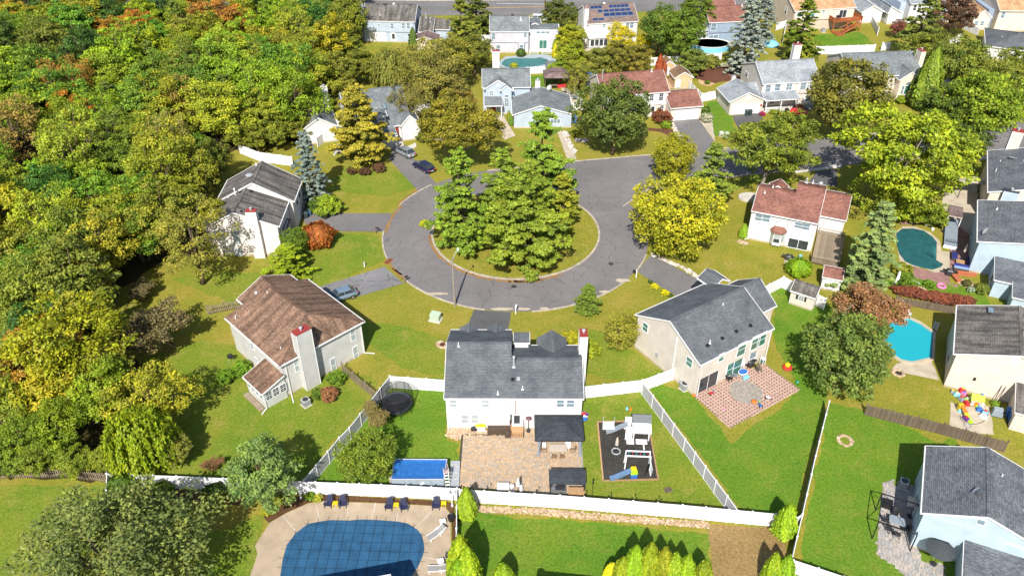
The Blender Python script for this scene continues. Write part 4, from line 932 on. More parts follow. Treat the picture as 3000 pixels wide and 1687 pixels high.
for r_, (y0, xs) in enumerate(((3.55, (1.4,2.3,3.2, 5.8,6.75,7.7,8.65,9.6)), (2.55, (2.9,4.3,5.6,6.9,8.2,9.5)), (1.35, (4.1,5.5,6.9,8.3,9.7)), (.5, (1.2,2.6)))):
    hh = (1.0,.85,1.1,.75)[r_]; ww = (.9,1.2,1.32,1.3)[r_]
    for x in xs:
        z = 5 + sl*y0; z1 = 5 + sl*(y0+hh)
        o = MB().hexa([(x,y0,z+.05),(x+ww,y0,z+.05),(x+ww,y0+hh,z1+.05),(x,y0+hh,z1+.05),(x,y0,z+.11),(x+ww,y0,z+.11),(x+ww,y0+hh,z1+.11),(x,y0+hh,z1+.11)]).build('solar_panel', M['steel'], h.root)
        e = .035; MB().hexa([(x+e,y0+e,z+.1125),(x+ww-e,y0+e,z+.1125),(x+ww-e,y0+hh-e,z1+.0925),(x+e,y0+hh-e,z1+.0925),(x+e,y0+e,z+.125),(x+ww-e,y0+e,z+.125),(x+ww-e,y0+hh-e,z1+.105),(x+e,y0+hh-e,z1+.105)]).build('panel_cells', pv, o)
h = House('f', 415, 210, 5, 7, 'blue house with red roof behind the blue spruce', 'greyblue', 'red')
h.gable(-.3, 9.5, 0, 9, 5.0, 2.4, 'x', rid=.47); h.box(.1, 9.3, .1, .32, 2.5, 4.9)
h.wpx('F', .098, 'f', (425,222),(462,280), glass='glass_blue'); h.wpx('F', .3, 'f', (402,330),(432,390), glass='glass_blue'); h.wpx('F', .3, 'f', (445,325),(476,388), glass='glass_blue')
h.win('L', -.15, 2.0, 2.8, 3.3, 4.4, glass='glass_blue'); h.box(-3.6, -.2, .4, 4, 0, 2.6, mat=SD['white']); h.shed(-3.8, -.15, .2, 4.2, 2.6, 3.3, wall=False, axis='x', rm=M['trim'])
for x in (-3.3, -2.3, -1.3): h.win('F', .4, x, x+.75, .7, 2.1, style='x')
h.gable(1, 9, 8.2, 15, 5.2, 2.4, 'x'); h.pipe(8.5, 4, 7.2, .4, .1)
h = House('g', 300, 122, 5, 11.14, 'tan roofed house with red wooden deck and stairs, top edge', 'cream', 'tan')
h.gable(-.3, 15.6, 0, 12, 5.0, 2.6, 'x', rid=.48, wm=SD['tanwall']); h.box(.1, 15.2, .05, .32, 2.6, 4.9, mat=SD['cream'])
for a, b in (((318,135),(352,180)),((455,125),(492,175))): h.wpx('F', .048, 'g', a, b, glass='glass_green', shutters=M['trim'])
h.wpx('F', .048, 'g', (582,112),(600,140), glass='glass_blue'); h.win('L', -.15, 4, 4.9, 3, 4.6); h.win('F', .048, 11.5, 13.3, 2.75, 4.5, style='slide', name='patio_door')
h.pipe(5.8, 1.2, 5.5, .3, .05, 'black'); h.pipe(8.8, 1.6, 5.7, .3, .05, 'black')
h = House('h', 35, 118, 2.8, 6, 'white and grey roofed house with two low wings, top right', 'white', 'pale')
h.gable(-3.0, 2.8, .4, 9.0, 2.8, 1.6, 'y', rid=.45, g=.2); h.gable(3.1, 6.9, -1.0, 9.5, 2.8, 1.7, 'y', rid=.12, g=.2); h.rm = SH['pale']
h.gable(8.2, 20, -1.2, 9, 5.0, 2.4, 'x', rid=.5)
for x in (9.2, 10.4, 13.2, 16): h.win('F', -.9, x, x+.75, 3.3, 4.5, glass='glass', shutters=M['trim'] if x > 12 else False)
h.box(6.9, 8.3, 1, 9, 0, 4.6, mat=SD['powder'])
h = House('h', 1205, 100, 5, -2, 'cream house with tan roof and dark gable wing, top right corner', 'cream', 'tan')
h.gable(-.2, 14, 0, 10, 5.0, 2.6, 'x'); h.gable(-5.4, -1.0, .9, 11, 3.1, 1.7, 'y'); h.box(-1.4, -.1, 2.5, 10.2, 0, 4.4, mat=SD['greyblue'])
h.win('F', .3, .6, 1.4, 3.2, 4.6, shutters=False, glass='glass_blue'); h.win('F', 1.05, -4.6, -3.8, 1.1, 2.1, glass='glass_blue'); h.win('F', 1.05, -3.2, -2.4, 1.1, 2.1, glass='glass_blue')
h = House('h', 1165, 440, 2.8, -24, 'low house with charcoal roof behind trees at the right edge', 'white', 'charcoal')
h.hip(-2.2, 12, 0, 13, 2.9, 2.2, (4, 5, 8, 8)); h.boxvent(3.5, 5.2, 4.9); h.pipe(.8, 4, 3.8, .4)
# two houses below the lower edge of the view whose roofs shade the covered pool and the lower lawn
h = House('S', 0, 0, 0, 12, 'white house with charcoal roof below the covered pool', 'white', 'charcoal', loc=(-18.9, 27.0)); h.gable(0, 11.5, 0, 13, 5.2, 2.8, 'x'); h.win('F', .3, 2, 3, 1, 2.2)
h = House('S', 0, 0, 0, -6.8, 'white house with charcoal roof below the lower arborvitae lawn', 'white', 'charcoal', loc=(.4, 29.2)); h.gable(0, 14, 0, 12, 5.0, 2.6, 'x'); h.win('F', .3, 2, 3, 1, 2.2); h.chimney(-.3, .3, 9.5, 10.3, 6.8, 0)
# ================================================================ TREES AND PLANTS
def quads_mesh(name, P, N, S, asp, rng, mat, tint=None, T=None, fold=.0):
    """one small leaf face per point: centre P, normal N, half size S"""
    n = len(P); N = N/np.linalg.norm(N, axis=1, keepdims=True)
    if T is None:
        A = rng.normal(size=(n,3)); T = A - (A*N).sum(1,keepdims=True)*N
    else: T = T - (T*N).sum(1,keepdims=True)*N
    T = T/np.maximum(np.linalg.norm(T, axis=1, keepdims=True), 1e-6); B = np.cross(N, T); S = S[:,None]
    a = P - T*S*asp; c = P + T*S*asp; b = P + B*S*.62 + N*S*fold; d = P - B*S*.62 + N*S*fold
    V = np.empty((n*4,3)); V[0::4] = a; V[1::4] = d; V[2::4] = c; V[3::4] = b
    me = bpy.data.meshes.new(name); me.vertices.add(n*4); me.vertices.foreach_set('co', V.ravel().astype(np.float32))
    me.loops.add(n*4); me.loops.foreach_set('vertex_index', np.arange(n*4, dtype=np.int32))
    me.polygons.add(n); me.polygons.foreach_set('loop_start', np.arange(0, n*4, 4, dtype=np.int32))
    try: me.polygons.foreach_set('loop_total', np.full(n, 4, dtype=np.int32))
    except Exception: pass
    me.materials.append(M[mat])
    t = np.clip(.5 + rng.normal(size=n)*.2 if tint is None else tint, 0, 1); u = rng.random(n)
    col = np.stack([np.repeat(t,4), np.repeat(u,4), np.zeros(n*4), np.ones(n*4)], 1)
    settint(me, col); me.update(calc_edges=True); me.validate(); return me
def unit(v): return v/np.maximum(np.linalg.norm(v, axis=-1, keepdims=True), 1e-9)
def limbs(name, segs, mat='bark', n=5):
    mb = MB()
    for pts, rad in segs: mb.tube(pts, rad, n)
    return mb.me(name, M[mat], True)
# every prototype is one unit tall-ish crown in metres; copies share its meshes
def broadleaf(seed, rx, rz, trunk, nclump=130, nleaf=105, leaf=.175, mat='leaf', open_=.0, flat=.35, bark='bark', lumpy=.22):
    """limbs, and leaf sprays spread through the crown's volume with gaps between them"""
    rng = np.random.default_rng(seed); zc = trunk + rz*.93
    i = np.arange(nclump) + .5; ph = np.arccos(1 - 1.8*i/nclump); th = math.pi*(1+5**.5)*i
    D = unit(np.stack([np.cos(th)*np.sin(ph), np.sin(th)*np.sin(ph), np.cos(ph)], 1) + rng.normal(size=(nclump,3))*.22)
    lump = 1 + lumpy*(.7*np.sin(D[:,0]*3.3+seed) + .6*np.sin(D[:,1]*3.9+2*seed) + .5*np.sin(D[:,2]*5+seed*.7) + .5*np.sin(D[:,0]*7+D[:,1]*6+seed))
    rr = (1 - .5*rng.random(nclump)**1.6)*np.clip(lump,.6,1.3)*.95; Cc = D*rr[:,None]*np.array([rx,rx,rz]) + np.array([0,0,zc])
    cr = rng.uniform(.11,.25,nclump)*rx*(62/nclump)**.22
    P = []; N = []; T = []; TT = []
    for c, d, r in zip(Cc, D, cr):
        k = max(12, int(nleaf*(r/(.18*rx))**1.7*(1-open_*.5))); v = unit(rng.normal(size=(k,3)) + d*.35 + np.array([0,0,.3]))
        rad = r*(rng.random(k)**.45*1.12)[:,None]; q = c + v*rad*np.array([1.15,1.15,1-flat]); P.append(q)
        N.append(v*.30 + d*.25 + np.array([0,-.12,.55]) + rng.normal(size=(k,3))*.62)
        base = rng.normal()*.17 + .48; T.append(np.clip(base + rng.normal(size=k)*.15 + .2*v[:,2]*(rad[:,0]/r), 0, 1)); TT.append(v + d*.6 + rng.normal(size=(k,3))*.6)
    P = np.concatenate(P); N = np.concatenate(N); T = np.concatenate(T); TT = np.concatenate(TT)
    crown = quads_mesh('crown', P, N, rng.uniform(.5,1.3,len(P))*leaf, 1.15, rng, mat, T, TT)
    tr = max(.12, rx*.055) if rx > 2 else .03; segs = [([(0,0,-.1),(.05*rx,0,trunk*.6),(0,.03*rx,trunk+rz*.5),(0,0,zc+rz*.4)], [tr*1.35,tr,tr*.7,tr*.25])]
    pick = rng.choice(nclump, min(nclump, 22), replace=False)
    for j in pick:
        z0 = trunk*rng.uniform(.75,1.3); e = Cc[j]; m = (np.array([0,0,z0]) + e)/2 + np.array([0,0,rz*.12])
        segs.append(([(0,0,z0), tuple(m), tuple(e)], [tr*.5, tr*.3, tr*.08]))
    return limbs('trunk', segs, bark), crown, zc
def pine(seed, H, Rr, low=.08, droop=.12, spray=.135, mat='needle', dens=1.0, tilt=.22, gapy=.14, tuft=.55, top=.72):
    """whorls of uneven branches carrying separate plates of needles, so that dark gaps show between them"""
    rng = np.random.default_rng(seed); P = []; N = []; T = []; Ti = []; segs = [([(0,0,-.1),(.1,0,H*.5),(0,.05,H*.98)], [H*.018,H*.011,.03])]
    z = H*low
    while z < H*.985:
        f = (z - H*low)/(H*(1-low)); L0 = Rr*((1-f)**top)*(1 if f > .15 else .6 + f*2.7); nb = int(rng.integers(5,8)); a0 = rng.random()*6.3
        for b in range(nb):
            if rng.random() < gapy: continue
            a = a0 + 2*math.pi*b/nb + rng.normal()*.2; L = L0*rng.uniform(.5,1.15) + .2; d = np.array([math.cos(a), math.sin(a), 0]); s = np.array([-math.sin(a), math.cos(a), 0]); el = tilt + f*.35 + rng.normal()*.08
            path = lambda t: d*L*t + np.array([0,0, z + L*el*t - droop*L*t*t*1.5])
            segs.append(([tuple(path(.0)), tuple(path(.55)), tuple(path(.95))], [.05+.012*L,.035,.012]))
            nt_ = max(2, int(L*2.1*min(dens,1.2))); shade = rng.normal()*.12
            for t in np.concatenate([np.linspace(.32,1,nt_), rng.uniform(.4,1,max(1,nt_//2))]):
                off = rng.uniform(-1,1)*L*.24*(1.15-abs(t-.6)); c = path(t) + s*off + np.array([0,0,rng.normal()*.12]); r = tuft*rng.uniform(.6,1.15)*(.65+.35*min(1,L/2.5)); k = int(60*dens)
                v = unit(rng.normal(size=(k,3))*np.array([1,1,.55]) + d*.55 + np.array([0,0,.35])); q = c + v*(r*rng.random(k)**.5)[:,None]*np.array([1,1,.5])
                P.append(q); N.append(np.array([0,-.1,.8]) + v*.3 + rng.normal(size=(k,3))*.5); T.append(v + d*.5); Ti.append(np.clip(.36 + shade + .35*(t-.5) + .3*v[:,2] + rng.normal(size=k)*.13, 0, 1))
        z += H*.06*rng.uniform(.75,1.25)*(1 if f < .7 else .7)
    P = np.concatenate(P); N = np.concatenate(N); T = np.concatenate(T); Ti = np.concatenate(Ti)
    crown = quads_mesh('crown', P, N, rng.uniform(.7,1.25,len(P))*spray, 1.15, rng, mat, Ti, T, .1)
    return limbs('trunk', segs), crown, H*.45
def flame(seed, H, Rr, n=7500, leaf=.115, mat='needle', top=1.0, round_=False):
    """dense upright conifer or clipped shrub: sprays over a solid of revolution, in vertical tongues"""
    rng = np.random.default_rng(seed); t = rng.random(n)**.85; a = rng.random(n)*2*math.pi
    if round_: r = np.sqrt(np.clip(1-(2*t-1)**2,0,1)); zz = t*H
    else: r = np.minimum(1, t*3.2+.45)*np.clip(1-t**2.4,0,1)**.75; zz = t*H
    wob = 1 + .13*np.sin(a*5+seed+t*4) + .09*np.sin(a*9+t*11) + rng.normal(size=n)*.07; rr = Rr*r*wob*rng.uniform(.82,1.05,n)
    P = np.stack([rr*np.cos(a), rr*np.sin(a), zz + rng.normal(size=n)*.05 + .02], 1)
    N = np.stack([np.cos(a), np.sin(a), np.full(n,.35 if not round_ else .0) + ((2*t-1)*.9 if round_ else 0)], 1) + rng.normal(size=(n,3))*.38
    T = np.stack([np.zeros(n),np.zeros(n),np.ones(n)],1) + rng.normal(size=(n,3))*.4
    ti = np.clip(.5 + .22*(wob-1)*4 + rng.normal(size=n)*.15, 0, 1)
    crown = quads_mesh('crown', P, N, rng.uniform(.7,1.3,n)*leaf, 1.25, rng, mat, ti, T)
    core = MB().lathe([(Rr*.15,.0),(Rr*.3,H*.28),(Rr*.25,H*.55),(Rr*.1,H*.8),(.03,H*.85)] if not round_ else [(Rr*.3,.0),(Rr*.55,H*.3),(Rr*.55,H*.55),(Rr*.35,H*.75),(.1,H*.82)], 9).me('trunk', M['bark'], True)
    return core, crown, H*.5
def willow(seed, rx, rz, trunk):
    rng = np.random.default_rng(seed); P = []; N = []; T = []; zc = trunk + rz
    for _ in range(480):
        d = unit(rng.normal(size=3) + np.array([0,0,.7])); c = d*np.array([rx,rx,rz])*rng.uniform(.5,1) + np.array([0,0,zc*.8]); L = rng.uniform(1.6,4.2); k = int(L*9)
        q = np.linspace(0,1,k)[:,None]; P.append(c + np.array([d[0]*.5,d[1]*.5,-L])*q + rng.normal(size=(k,3))*.10); N.append(np.array([d[0],d[1],.35]) + rng.normal(size=(k,3))*.45); T.append(np.array([[0,0,-1.]])*np.ones((k,1)) + rng.normal(size=(k,3))*.25)
    P = np.concatenate(P); P[:,2] = np.maximum(P[:,2], .3); N = np.concatenate(N); T = np.concatenate(T)
    crown = quads_mesh('crown', P, N, rng.uniform(.7,1.3,len(P))*.17, 1.6, rng, 'leaf', None, T)
    return limbs('trunk', [([(0,0,0),(.1,0,trunk),(0,.1,zc)], [.4,.3,.1])]), crown, zc
def baretree(seed, H, spread, leafy=0, nlev=5, mat='twig'):
    rng = random.Random(seed); segs = []; tips = []
    def grow(p, d, L, r, lev):
        q = p + d*L + Vector((rng.uniform(-1,1),rng.uniform(-1,1),rng.uniform(-.4,.6)))*L*.12
        r = max(r, .012)
        segs.append(([tuple(p), tuple((p+q)/2 + Vector((rng.uniform(-1,1),rng.uniform(-1,1),0))*L*.05), tuple(q)], [r, r*.8, r*.62]))
        if lev == 0: tips.append((p, q)); return
        for _ in range(rng.choice((2,3,3,4)) if lev > 1 else 4):
            nd = (d + Vector((rng.uniform(-1,1)*spread, rng.uniform(-1,1)*spread, rng.uniform(-.3,.5)))).normalized(); grow(p.lerp(q, rng.uniform(.55,1)), nd, L*rng.uniform(.6,.82), r*.55, lev-1)
    for _ in range(3): grow(Vector((0,0,-.1)), Vector((rng.uniform(-.6,.6),rng.uniform(-.6,.6),1)).normalized(), H*.30, H*.016, nlev)
    tr = limbs('trunk', segs, mat, 3); crown = None
    if leafy:
        g = np.random.default_rng(seed); pts = []
        for p, q in tips: 
            for _ in range(leafy): pts.append(tuple(p.lerp(q, rng.random()) + Vector((rng.gauss(0,.18),rng.gauss(0,.18),rng.gauss(0,.18)))))
        P = np.array(pts); crown = quads_mesh('crown', P, g.normal(size=P.shape)*.7 + np.array([0,0,.6]), g.uniform(.6,1.2,len(P))*.13, 1, g, 'leaf')
    return tr, crown, H*.55
PROTO = {}
for k_, a_ in dict(b0=(1,4.6,4.0,2.6), b1=(2,5.2,3.8,3.0), b2=(3,4.2,4.6,2.4), b3=(4,5.6,4.4,2.8), b4=(5,4.0,3.4,2.2)).items(): PROTO[k_] = broadleaf(*a_)
PROTO['b5'] = broadleaf(6,4.8,4.4,3.0, 120, 70, .16, open_=.3, lumpy=.28)
PROTO['dense'] = broadleaf(8, 4.5, 4.2, 1.3, 230, 90, .15, flat=.15, lumpy=.10); PROTO['dense2'] = broadleaf(9, 4.5, 3.9, 1.6, 210, 110, .16, flat=.25, lumpy=.13)
PROTO['fan'] = broadleaf(10, 4.5, 4.0, 2.6, 170, 120, .15, flat=.5, bark='bark_grey'); PROTO['big'] = broadleaf(13, 5.6, 4.0, 2.2, 330, 130, .12, flat=.3, lumpy=.14)
PROTO['shrub'] = broadleaf(11, 1.0, .72, .05, 60, 45, .085, flat=.2, lumpy=.12); PROTO['shrub2'] = broadleaf(12, 1.0, .62, .05, 70, 40, .085, flat=.3, lumpy=.18)
PROTO['pine0'] = pine(21, 14, 4.8); PROTO['pine1'] = pine(22, 13, 4.2, .06); PROTO['pine2'] = pine(23, 12, 5.2, .05, tilt=.26, dens=1.15)
PROTO['spruce'] = pine(24, 12, 3.6, .04, .26, .13, dens=1.0, tilt=-.02, gapy=.06, tuft=.42, top=.85); PROTO['spruce2'] = pine(25, 8, 2.6, .03, .18, .11, dens=1.0, tilt=.1, gapy=.05, tuft=.38)
PROTO['cone'] = pine(26, 5, 1.9, .02, .1, .08, dens=1.2, tilt=.4, gapy=.0, tuft=.34)
PROTO['flame'] = flame(31, 4, .8); PROTO['flame2'] = flame(32, 4, .85); PROTO['ball'] = flame(33, 1.6, 1.0, 4200, .085, 'leaf', round_=True)

PROTO['willow'] = willow(41, 4.2, 3.6, 3.0); PROTO['bare'] = baretree(51, 6.5, 1.05, 5, 6); PROTO['dead'] = baretree(52, 9, .7, 16, 5); PROTO['twiggy'] = baretree(53, 7.5, .7, 9, 5)
def plant(kind, x, y, s, col, label, cat='tree', name='tree', group=None, sz=None, rz=None, z=0):
    tr, cr, zc = PROTO[kind]; o = empty(name, (x,y,z), RNG.random()*6.28 if rz is None else rz, label, cat, group); o.scale = (s, s, sz or s)
    t = bpy.data.objects.new('trunk' if kind[:4] not in ('flam','ball') else 'stem', tr); C.objects.link(t); t.parent = o
    if cr is not None:
        c = bpy.data.objects.new('crown', cr); C.objects.link(c); c.parent = o; c.color = (col[0], col[1], col[2], 1)
    return o
def plant_px(kind, t, a, b, halfw, col, label, rad, cat='tree', name='tree', group=None, hs=1.0, base=False, **k):
    """place by the crown's middle (or its foot) in the photo; halfw = half width in photo pixels, rad = prototype radius"""
    zc = PROTO[kind][2]; s = 1.0
    for _ in range(6):
        p = W(t, a, b, 0 if base else zc*s*hs); s = halfw*mpp(p)/rad
    return plant(kind, p.x, p.y, s, col, label, cat, name, group, s*hs, **k)
YG = (.185,.235,.018); GR = (.105,.195,.018); DG = (.05,.095,.018); OL = (.155,.185,.024); GO = (.27,.20,.014); OR = (.32,.115,.018); RD = (.27,.05,.03); BR = (.15,.085,.035); LIME = (.25,.31,.012); PINEC = (.135,.165,.022); BLUE = (.145,.18,.165); AR = (.17,.23,.012)
# ---------------------------------------------------------------- the wood on the left: every tree its own
fp = [(p.x, p.y) for p in FOREST[:-1]] ; rw = random.Random(77); count = 0
KD = ['b0','b1','b2','b3','b4','b5']; RADK = dict(b0=4.6,b1=5.2,b2=4.2,b3=5.6,b4=4.0,b5=4.8)
names_c = [('yellow green', YG), ('mid green', GR), ('olive', OL), ('bright lime green', (.195,.26,.016)), ('golden green', (.24,.225,.018)), ('dark green', (.06,.115,.022)), ('tan tinged', (.21,.165,.04)), ('rust tinged', (.25,.125,.022))]
wgt = [24, 18, 16, 12, 11, 10, 5, 5]
yy = 64.0; row = 0
def seen(x, y):
    dz = CAM_H - 9; fw = y*CP + dz*SP; px = 1500 + FPX*x/fw; py = 843.5 + FPX*(-y*SP + dz*CP)/fw
    return px > -130 and py > -90 and px < 1250
while yy < 250:
    xx = -150.0 + (row % 2)*3.2; stp = 6.6 + max(0, yy-130)*.022
    while xx < -12:
        x, y = xx + rw.uniform(-1.9,1.9), yy + rw.uniform(-1.9,1.9); xx += stp
        if not (inpoly(x, y, fp) and inpoly(x+1.5, y-1.5, fp)) or not seen(x, y): continue
        if rw.random() < .10: continue
        ci = rw.choices(range(8), wgt)[0]; cn, cc_ = names_c[ci]; k = rw.choice(KD); s = rw.uniform(.78,1.2)
        zone = 'near the lawns' if y < 110 else ('in the middle of the wood' if y < 160 else 'at the far end of the wood')
        if rw.random() < .07 and y > 100: plant(rw.choice(['pine0','pine1']), x, y, s*.85, (.10,.135,.025), f'dark pine growing among the leafy trees {zone}', 'tree', 'pine_tree', 'trees of the wood'); count += 1; continue
        sd = rw.uniform(.9,1.15); plant(k, x, y, s, tuple(v*rw.uniform(.85,1.15) for v in cc_), f'{cn} leafy tree {zone} on the left', 'tree', 'woodland_tree', 'trees of the wood', s*sd); count += 1
    yy += stp*.86; row += 1
# ---------------------------------------------------------------- trees one can point to
PR = dict(RADK, big=5.6, dense=4.5, dense2=4.5, fan=4.5, shrub=1.0, shrub2=1.0, pine0=4.8, pine1=4.2, pine2=5.2, spruce=3.6, spruce2=2.6, cone=1.9, flame=.8, flame2=.85, ball=1.0, bigball=4.6, willow=4.4, bare=4.6, dead=3.6, twiggy=3.0)
def T(kind, a, b, hw, col, label, hs=1.0, name='tree', cat='tree', base=False, t='S', **k): return plant_px(kind, t, a, b, hw, col, label, PR[kind], cat, name, None, hs, base, **k)
# autumn colour inside the wood
T('b4', 205, 240, 36, (.34,.06,.035), 'scarlet maple in the dark gap of the wood', name='maple_tree')
T('b2', 215, 335, 62, (.33,.14,.018), 'orange and yellow tree below the scarlet maple in the wood', name='maple_tree')
T('b0', 400, 85, 60, (.34,.13,.02), 'orange topped tree in the middle of the far wood', name='maple_tree')
T('b1', 320, 95, 55, (.30,.15,.02), 'amber tree left of the orange topped one in the far wood', name='maple_tree')
T('b4', 545, 25, 42, (.36,.15,.03), 'bright orange tree near the top edge of the wood', name='maple_tree')
T('b0', 45, 45, 55, (.30,.20,.02), 'yellow orange tree in the top left corner', name='maple_tree')
T('b4', 560, 170, 22, (.34,.05,.04), 'small red tree at the shady gap of the wood', name='maple_tree')
T('b3', 470, 300, 95, (.23,.235,.016), 'broad pale yellow green tree in the middle of the wood', name='woodland_tree')
T('b5', 500, 400, 70, (.22,.20,.05), 'tan tree with bare twigs above the grey roofed house', name='woodland_tree')
T('pine2', 300, 300, 90, (.09,.115,.02), 'dark spreading pine below the orange trees of the wood', name='pine_tree') if False else None
for i_, (k, a, b, hw, c, l) in enumerate((('b1',625,345,70,(.15,.165,.02),'olive tree behind the white fence at the wood, left one'),('b0',705,335,62,(.19,.20,.018),'yellow green tree behind the white fence at the wood'),('b2',775,330,62,(.17,.19,.018),'green tree above the blue spruce at the wood edge'),('b1',850,285,72,(.16,.18,.018),'green tree left of the half hidden white house'),('b3',905,215,80,(.19,.205,.018),'broad yellow green tree above the half hidden house'),('b0',985,200,55,(.15,.16,.022),'olive tree left of the weeping willow'),('b1',960,120,70,(.17,.17,.022),'tan green tree left of the pale grey blue house'),('b2',1020,140,46,(.14,.16,.02),'olive tree at the pale grey blue house corner'),('b0',1015,55,62,(.16,.18,.02),'green tree at the chimney of the pale grey blue house'),('b4',1060,190,48,(.16,.165,.02),'green tree below the weeping willow'),('b4',1010,255,40,(.17,.165,.022),'small olive tree behind the half hidden roof'),('b5',560,520,75,(.17,.18,.02),'loose green tree left of the grey roof'),('b1',520,590,80,(.18,.19,.018),'yellow olive tree at the wood edge beside the pinkish house'),('b2',610,470,58,(.12,.14,.02),'shady tree behind the pinkish house'),('b4',690,388,44,(.15,.165,.02),'low olive tree just behind the white fence, left'),('b4',745,395,42,(.17,.185,.02),'low green tree just behind the white fence, middle'),('b4',805,385,44,(.15,.17,.02),'low green tree just behind the white fence, right'),('b4',870,370,40,(.16,.17,.02),'low olive tree above the blue spruce'),('b0',40,1170,80,(.15,.185,.018),'green tree at the left edge below the large yellow green one'),('b4',110,1335,52,(.14,.18,.018),'low green tree behind the picket fence, left one'),('b4',215,1345,50,(.16,.20,.018),'low green tree behind the picket fence, middle one'),('b4',20,1350,48,(.12,.165,.018),'low dark tree behind the picket fence at the left edge'),('b1',60,960,85,(.12,.155,.02),'olive tree at the left edge above the yellow green one'),('b2',330,1120,70,(.17,.205,.018),'yellow green tree above the drooping willow'),('b4',300,1340,40,(.17,.20,.02),'small green tree behind the picket fence, right one'))): T(k, a, b, hw, c, l, name='woodland_tree')
# lower left
T('b3', 185, 1010, 165, (.235,.245,.012), 'large yellow green tree at the lower left edge of the wood', name='woodland_tree')
T('willow', 400, 1250, 112, (.20,.255,.012), 'drooping yellow green willow at the lawn beside the picket fence', name='willow_tree')
T('b1', 160, 1240, 90, (.15,.20,.014), 'mid green tree left of the drooping willow', name='woodland_tree'); T('b4', 60, 1280, 70, (.13,.185,.014), 'green tree at the left edge above the picket fence', name='woodland_tree')
T('b2', 520, 1310, 45, (.14,.15,.025), 'small olive tree right of the drooping willow', name='woodland_tree'); T('twiggy', 625, 1355, 30, (.20,.11,.05), 'small brownish shrub behind the white fence', .6, 'shrub', 'shrub')
T('big', 330, 1620, 285, (.145,.175,.048), 'very large sage green tree in the bottom left corner', .72, 'oak_tree')
T('b2', 757, 1390, 104, (.135,.20,.055), 'sage green tree standing against the white fence left of the pool', .95)
T('b5', 560, 700, 110, (.17,.16,.025), 'loose golden green tree left of the pinkish house'); T('b0', 640, 640, 62, (.20,.20,.014), 'bright yellow green tree touching the pinkish house wall')
T('b2', 470, 640, 85, (.16,.17,.02), 'olive tree at the edge of the wood above the bare tree'); T('b1', 230, 700, 120, (.13,.165,.02), 'wide olive tree above the shady gap of the wood')
T('bare', 490, 945, 165, (.16,.13,.055), 'large nearly leafless tree with grey twigs left of the brown roofed house', .75, 'bare_tree')
T('bare', 425, 840, 66, (.16,.13,.06), 'small nearly leafless tree at the edge of the wood', .8, 'bare_tree')
T('dense', 1075, 1335, 84, (.125,.165,.018), 'bushy yellow green evergreen beside the rectangular pool', 1.05, 'evergreen_tree')
T('twiggy', 1095, 1215, 44, (.22,.17,.06), 'thin twiggy shrub beside the trampoline', 1.0, 'shrub', 'shrub')
# round the pinkish house
T('spruce', 905, 500, 68, (.18,.225,.215), 'tall blue spruce beside the pinkish house', 1.05, 'spruce_tree')
T('dense', 862, 705, 38, (.09,.14,.015), 'dark upright evergreen at the pinkish house corner', 1.2, 'evergreen_shrub', 'shrub'); T('spruce2', 845, 765, 72, (.19,.25,.014), 'spreading bright juniper below the pinkish house', .45, 'juniper', 'shrub')
T('ball', 932, 690, 44, (.27,.085,.02), 'rust red round shrub at the driveway mouth', 1.0, 'shrub', 'shrub'); T('shrub2', 958, 602, 42, (.15,.20,.015), 'green juniper bush at the foot of the blue spruce', 1, 'shrub', 'shrub'); T('shrub', 930, 600, 30, (.07,.11,.02), 'dark green bush beside the blue spruce', 1, 'shrub', 'shrub')
T('pine2', 1050, 380, 102, (.255,.225,.028), 'golden pine in front of the half hidden white house', 1.05, 'pine_tree')
for a, b, s_, l in ((1068,502,16,'left'),(1110,492,18,'right'),(1030,500,14,'far left')): T('shrub', a, b, s_, (.10,.05,.03), f'dark brown low shrub under the golden pine, {l} one', 1, 'shrub', 'shrub')
T('fan', 1349, 372, 106, (.175,.155,.016), 'orange green oak beyond the island beside the dark car', 1.0, 'oak_tree')
T('shrub', 1245, 402, 24, (.12,.13,.02), 'clipped hedge bush under the tall front windows', .8, 'shrub', 'shrub')
# the island
T('pine0', 1345, 605, 104, (.125,.185,.02), 'left pine on the round island', 1.12, 'pine_tree'); T('pine2', 1540, 650, 150, (.15,.195,.022), 'broad front pine on the round island', 1.0, 'pine_tree')
T('pine1', 1585, 500, 108, (.12,.185,.02), 'tall back pine on the round island', 1.05, 'pine_tree'); T('pine0', 1470, 570, 90, (.13,.18,.02), 'middle pine on the round island', 1.05, 'pine_tree'); T('pine1', 1648, 600, 62, (.20,.215,.02), 'yellowish pine at the right side of the island', 1.0, 'pine_tree')
T('shrub', 1245, 655, 14, (.34,.33,.01), 'small bright yellow bush at the island kerb', 1, 'shrub', 'shrub')
# right of the island
T('dense2', 1803, 335, 104, (.075,.10,.02), 'dark green round tree in front of the red roofed house', 1.08, 'maple_tree')
T('dense', 1988, 628, 128, (.255,.245,.014), 'golden round tree hiding parked cars beside the cul-de-sac', 1.0, 'round_tree'); T('dense', 1972, 462, 70, (.22,.215,.014), 'yellow green tree behind the golden round tree', 1.0); T('pine1', 2085, 530, 76, (.135,.18,.026), 'green pine between the golden tree and the red roofed house', .95, 'pine_tree')
T('fan', 2262, 425, 120, (.15,.185,.022), 'olive green tree with forked pale trunk behind the red roofed white house', .95)
T('fan', 2645, 440, 172, (.195,.235,.016), 'large bright lime green maple at the road', .95, 'maple_tree'); T('b3', 2640, 560, 110, (.185,.22,.016), 'lower lime green maple in front of the large one', .8, 'maple_tree')
T('dense2', 2487, 285, 118, (.125,.12,.022), 'dark olive tree with rusty top in front of the arched window house', 1.05)
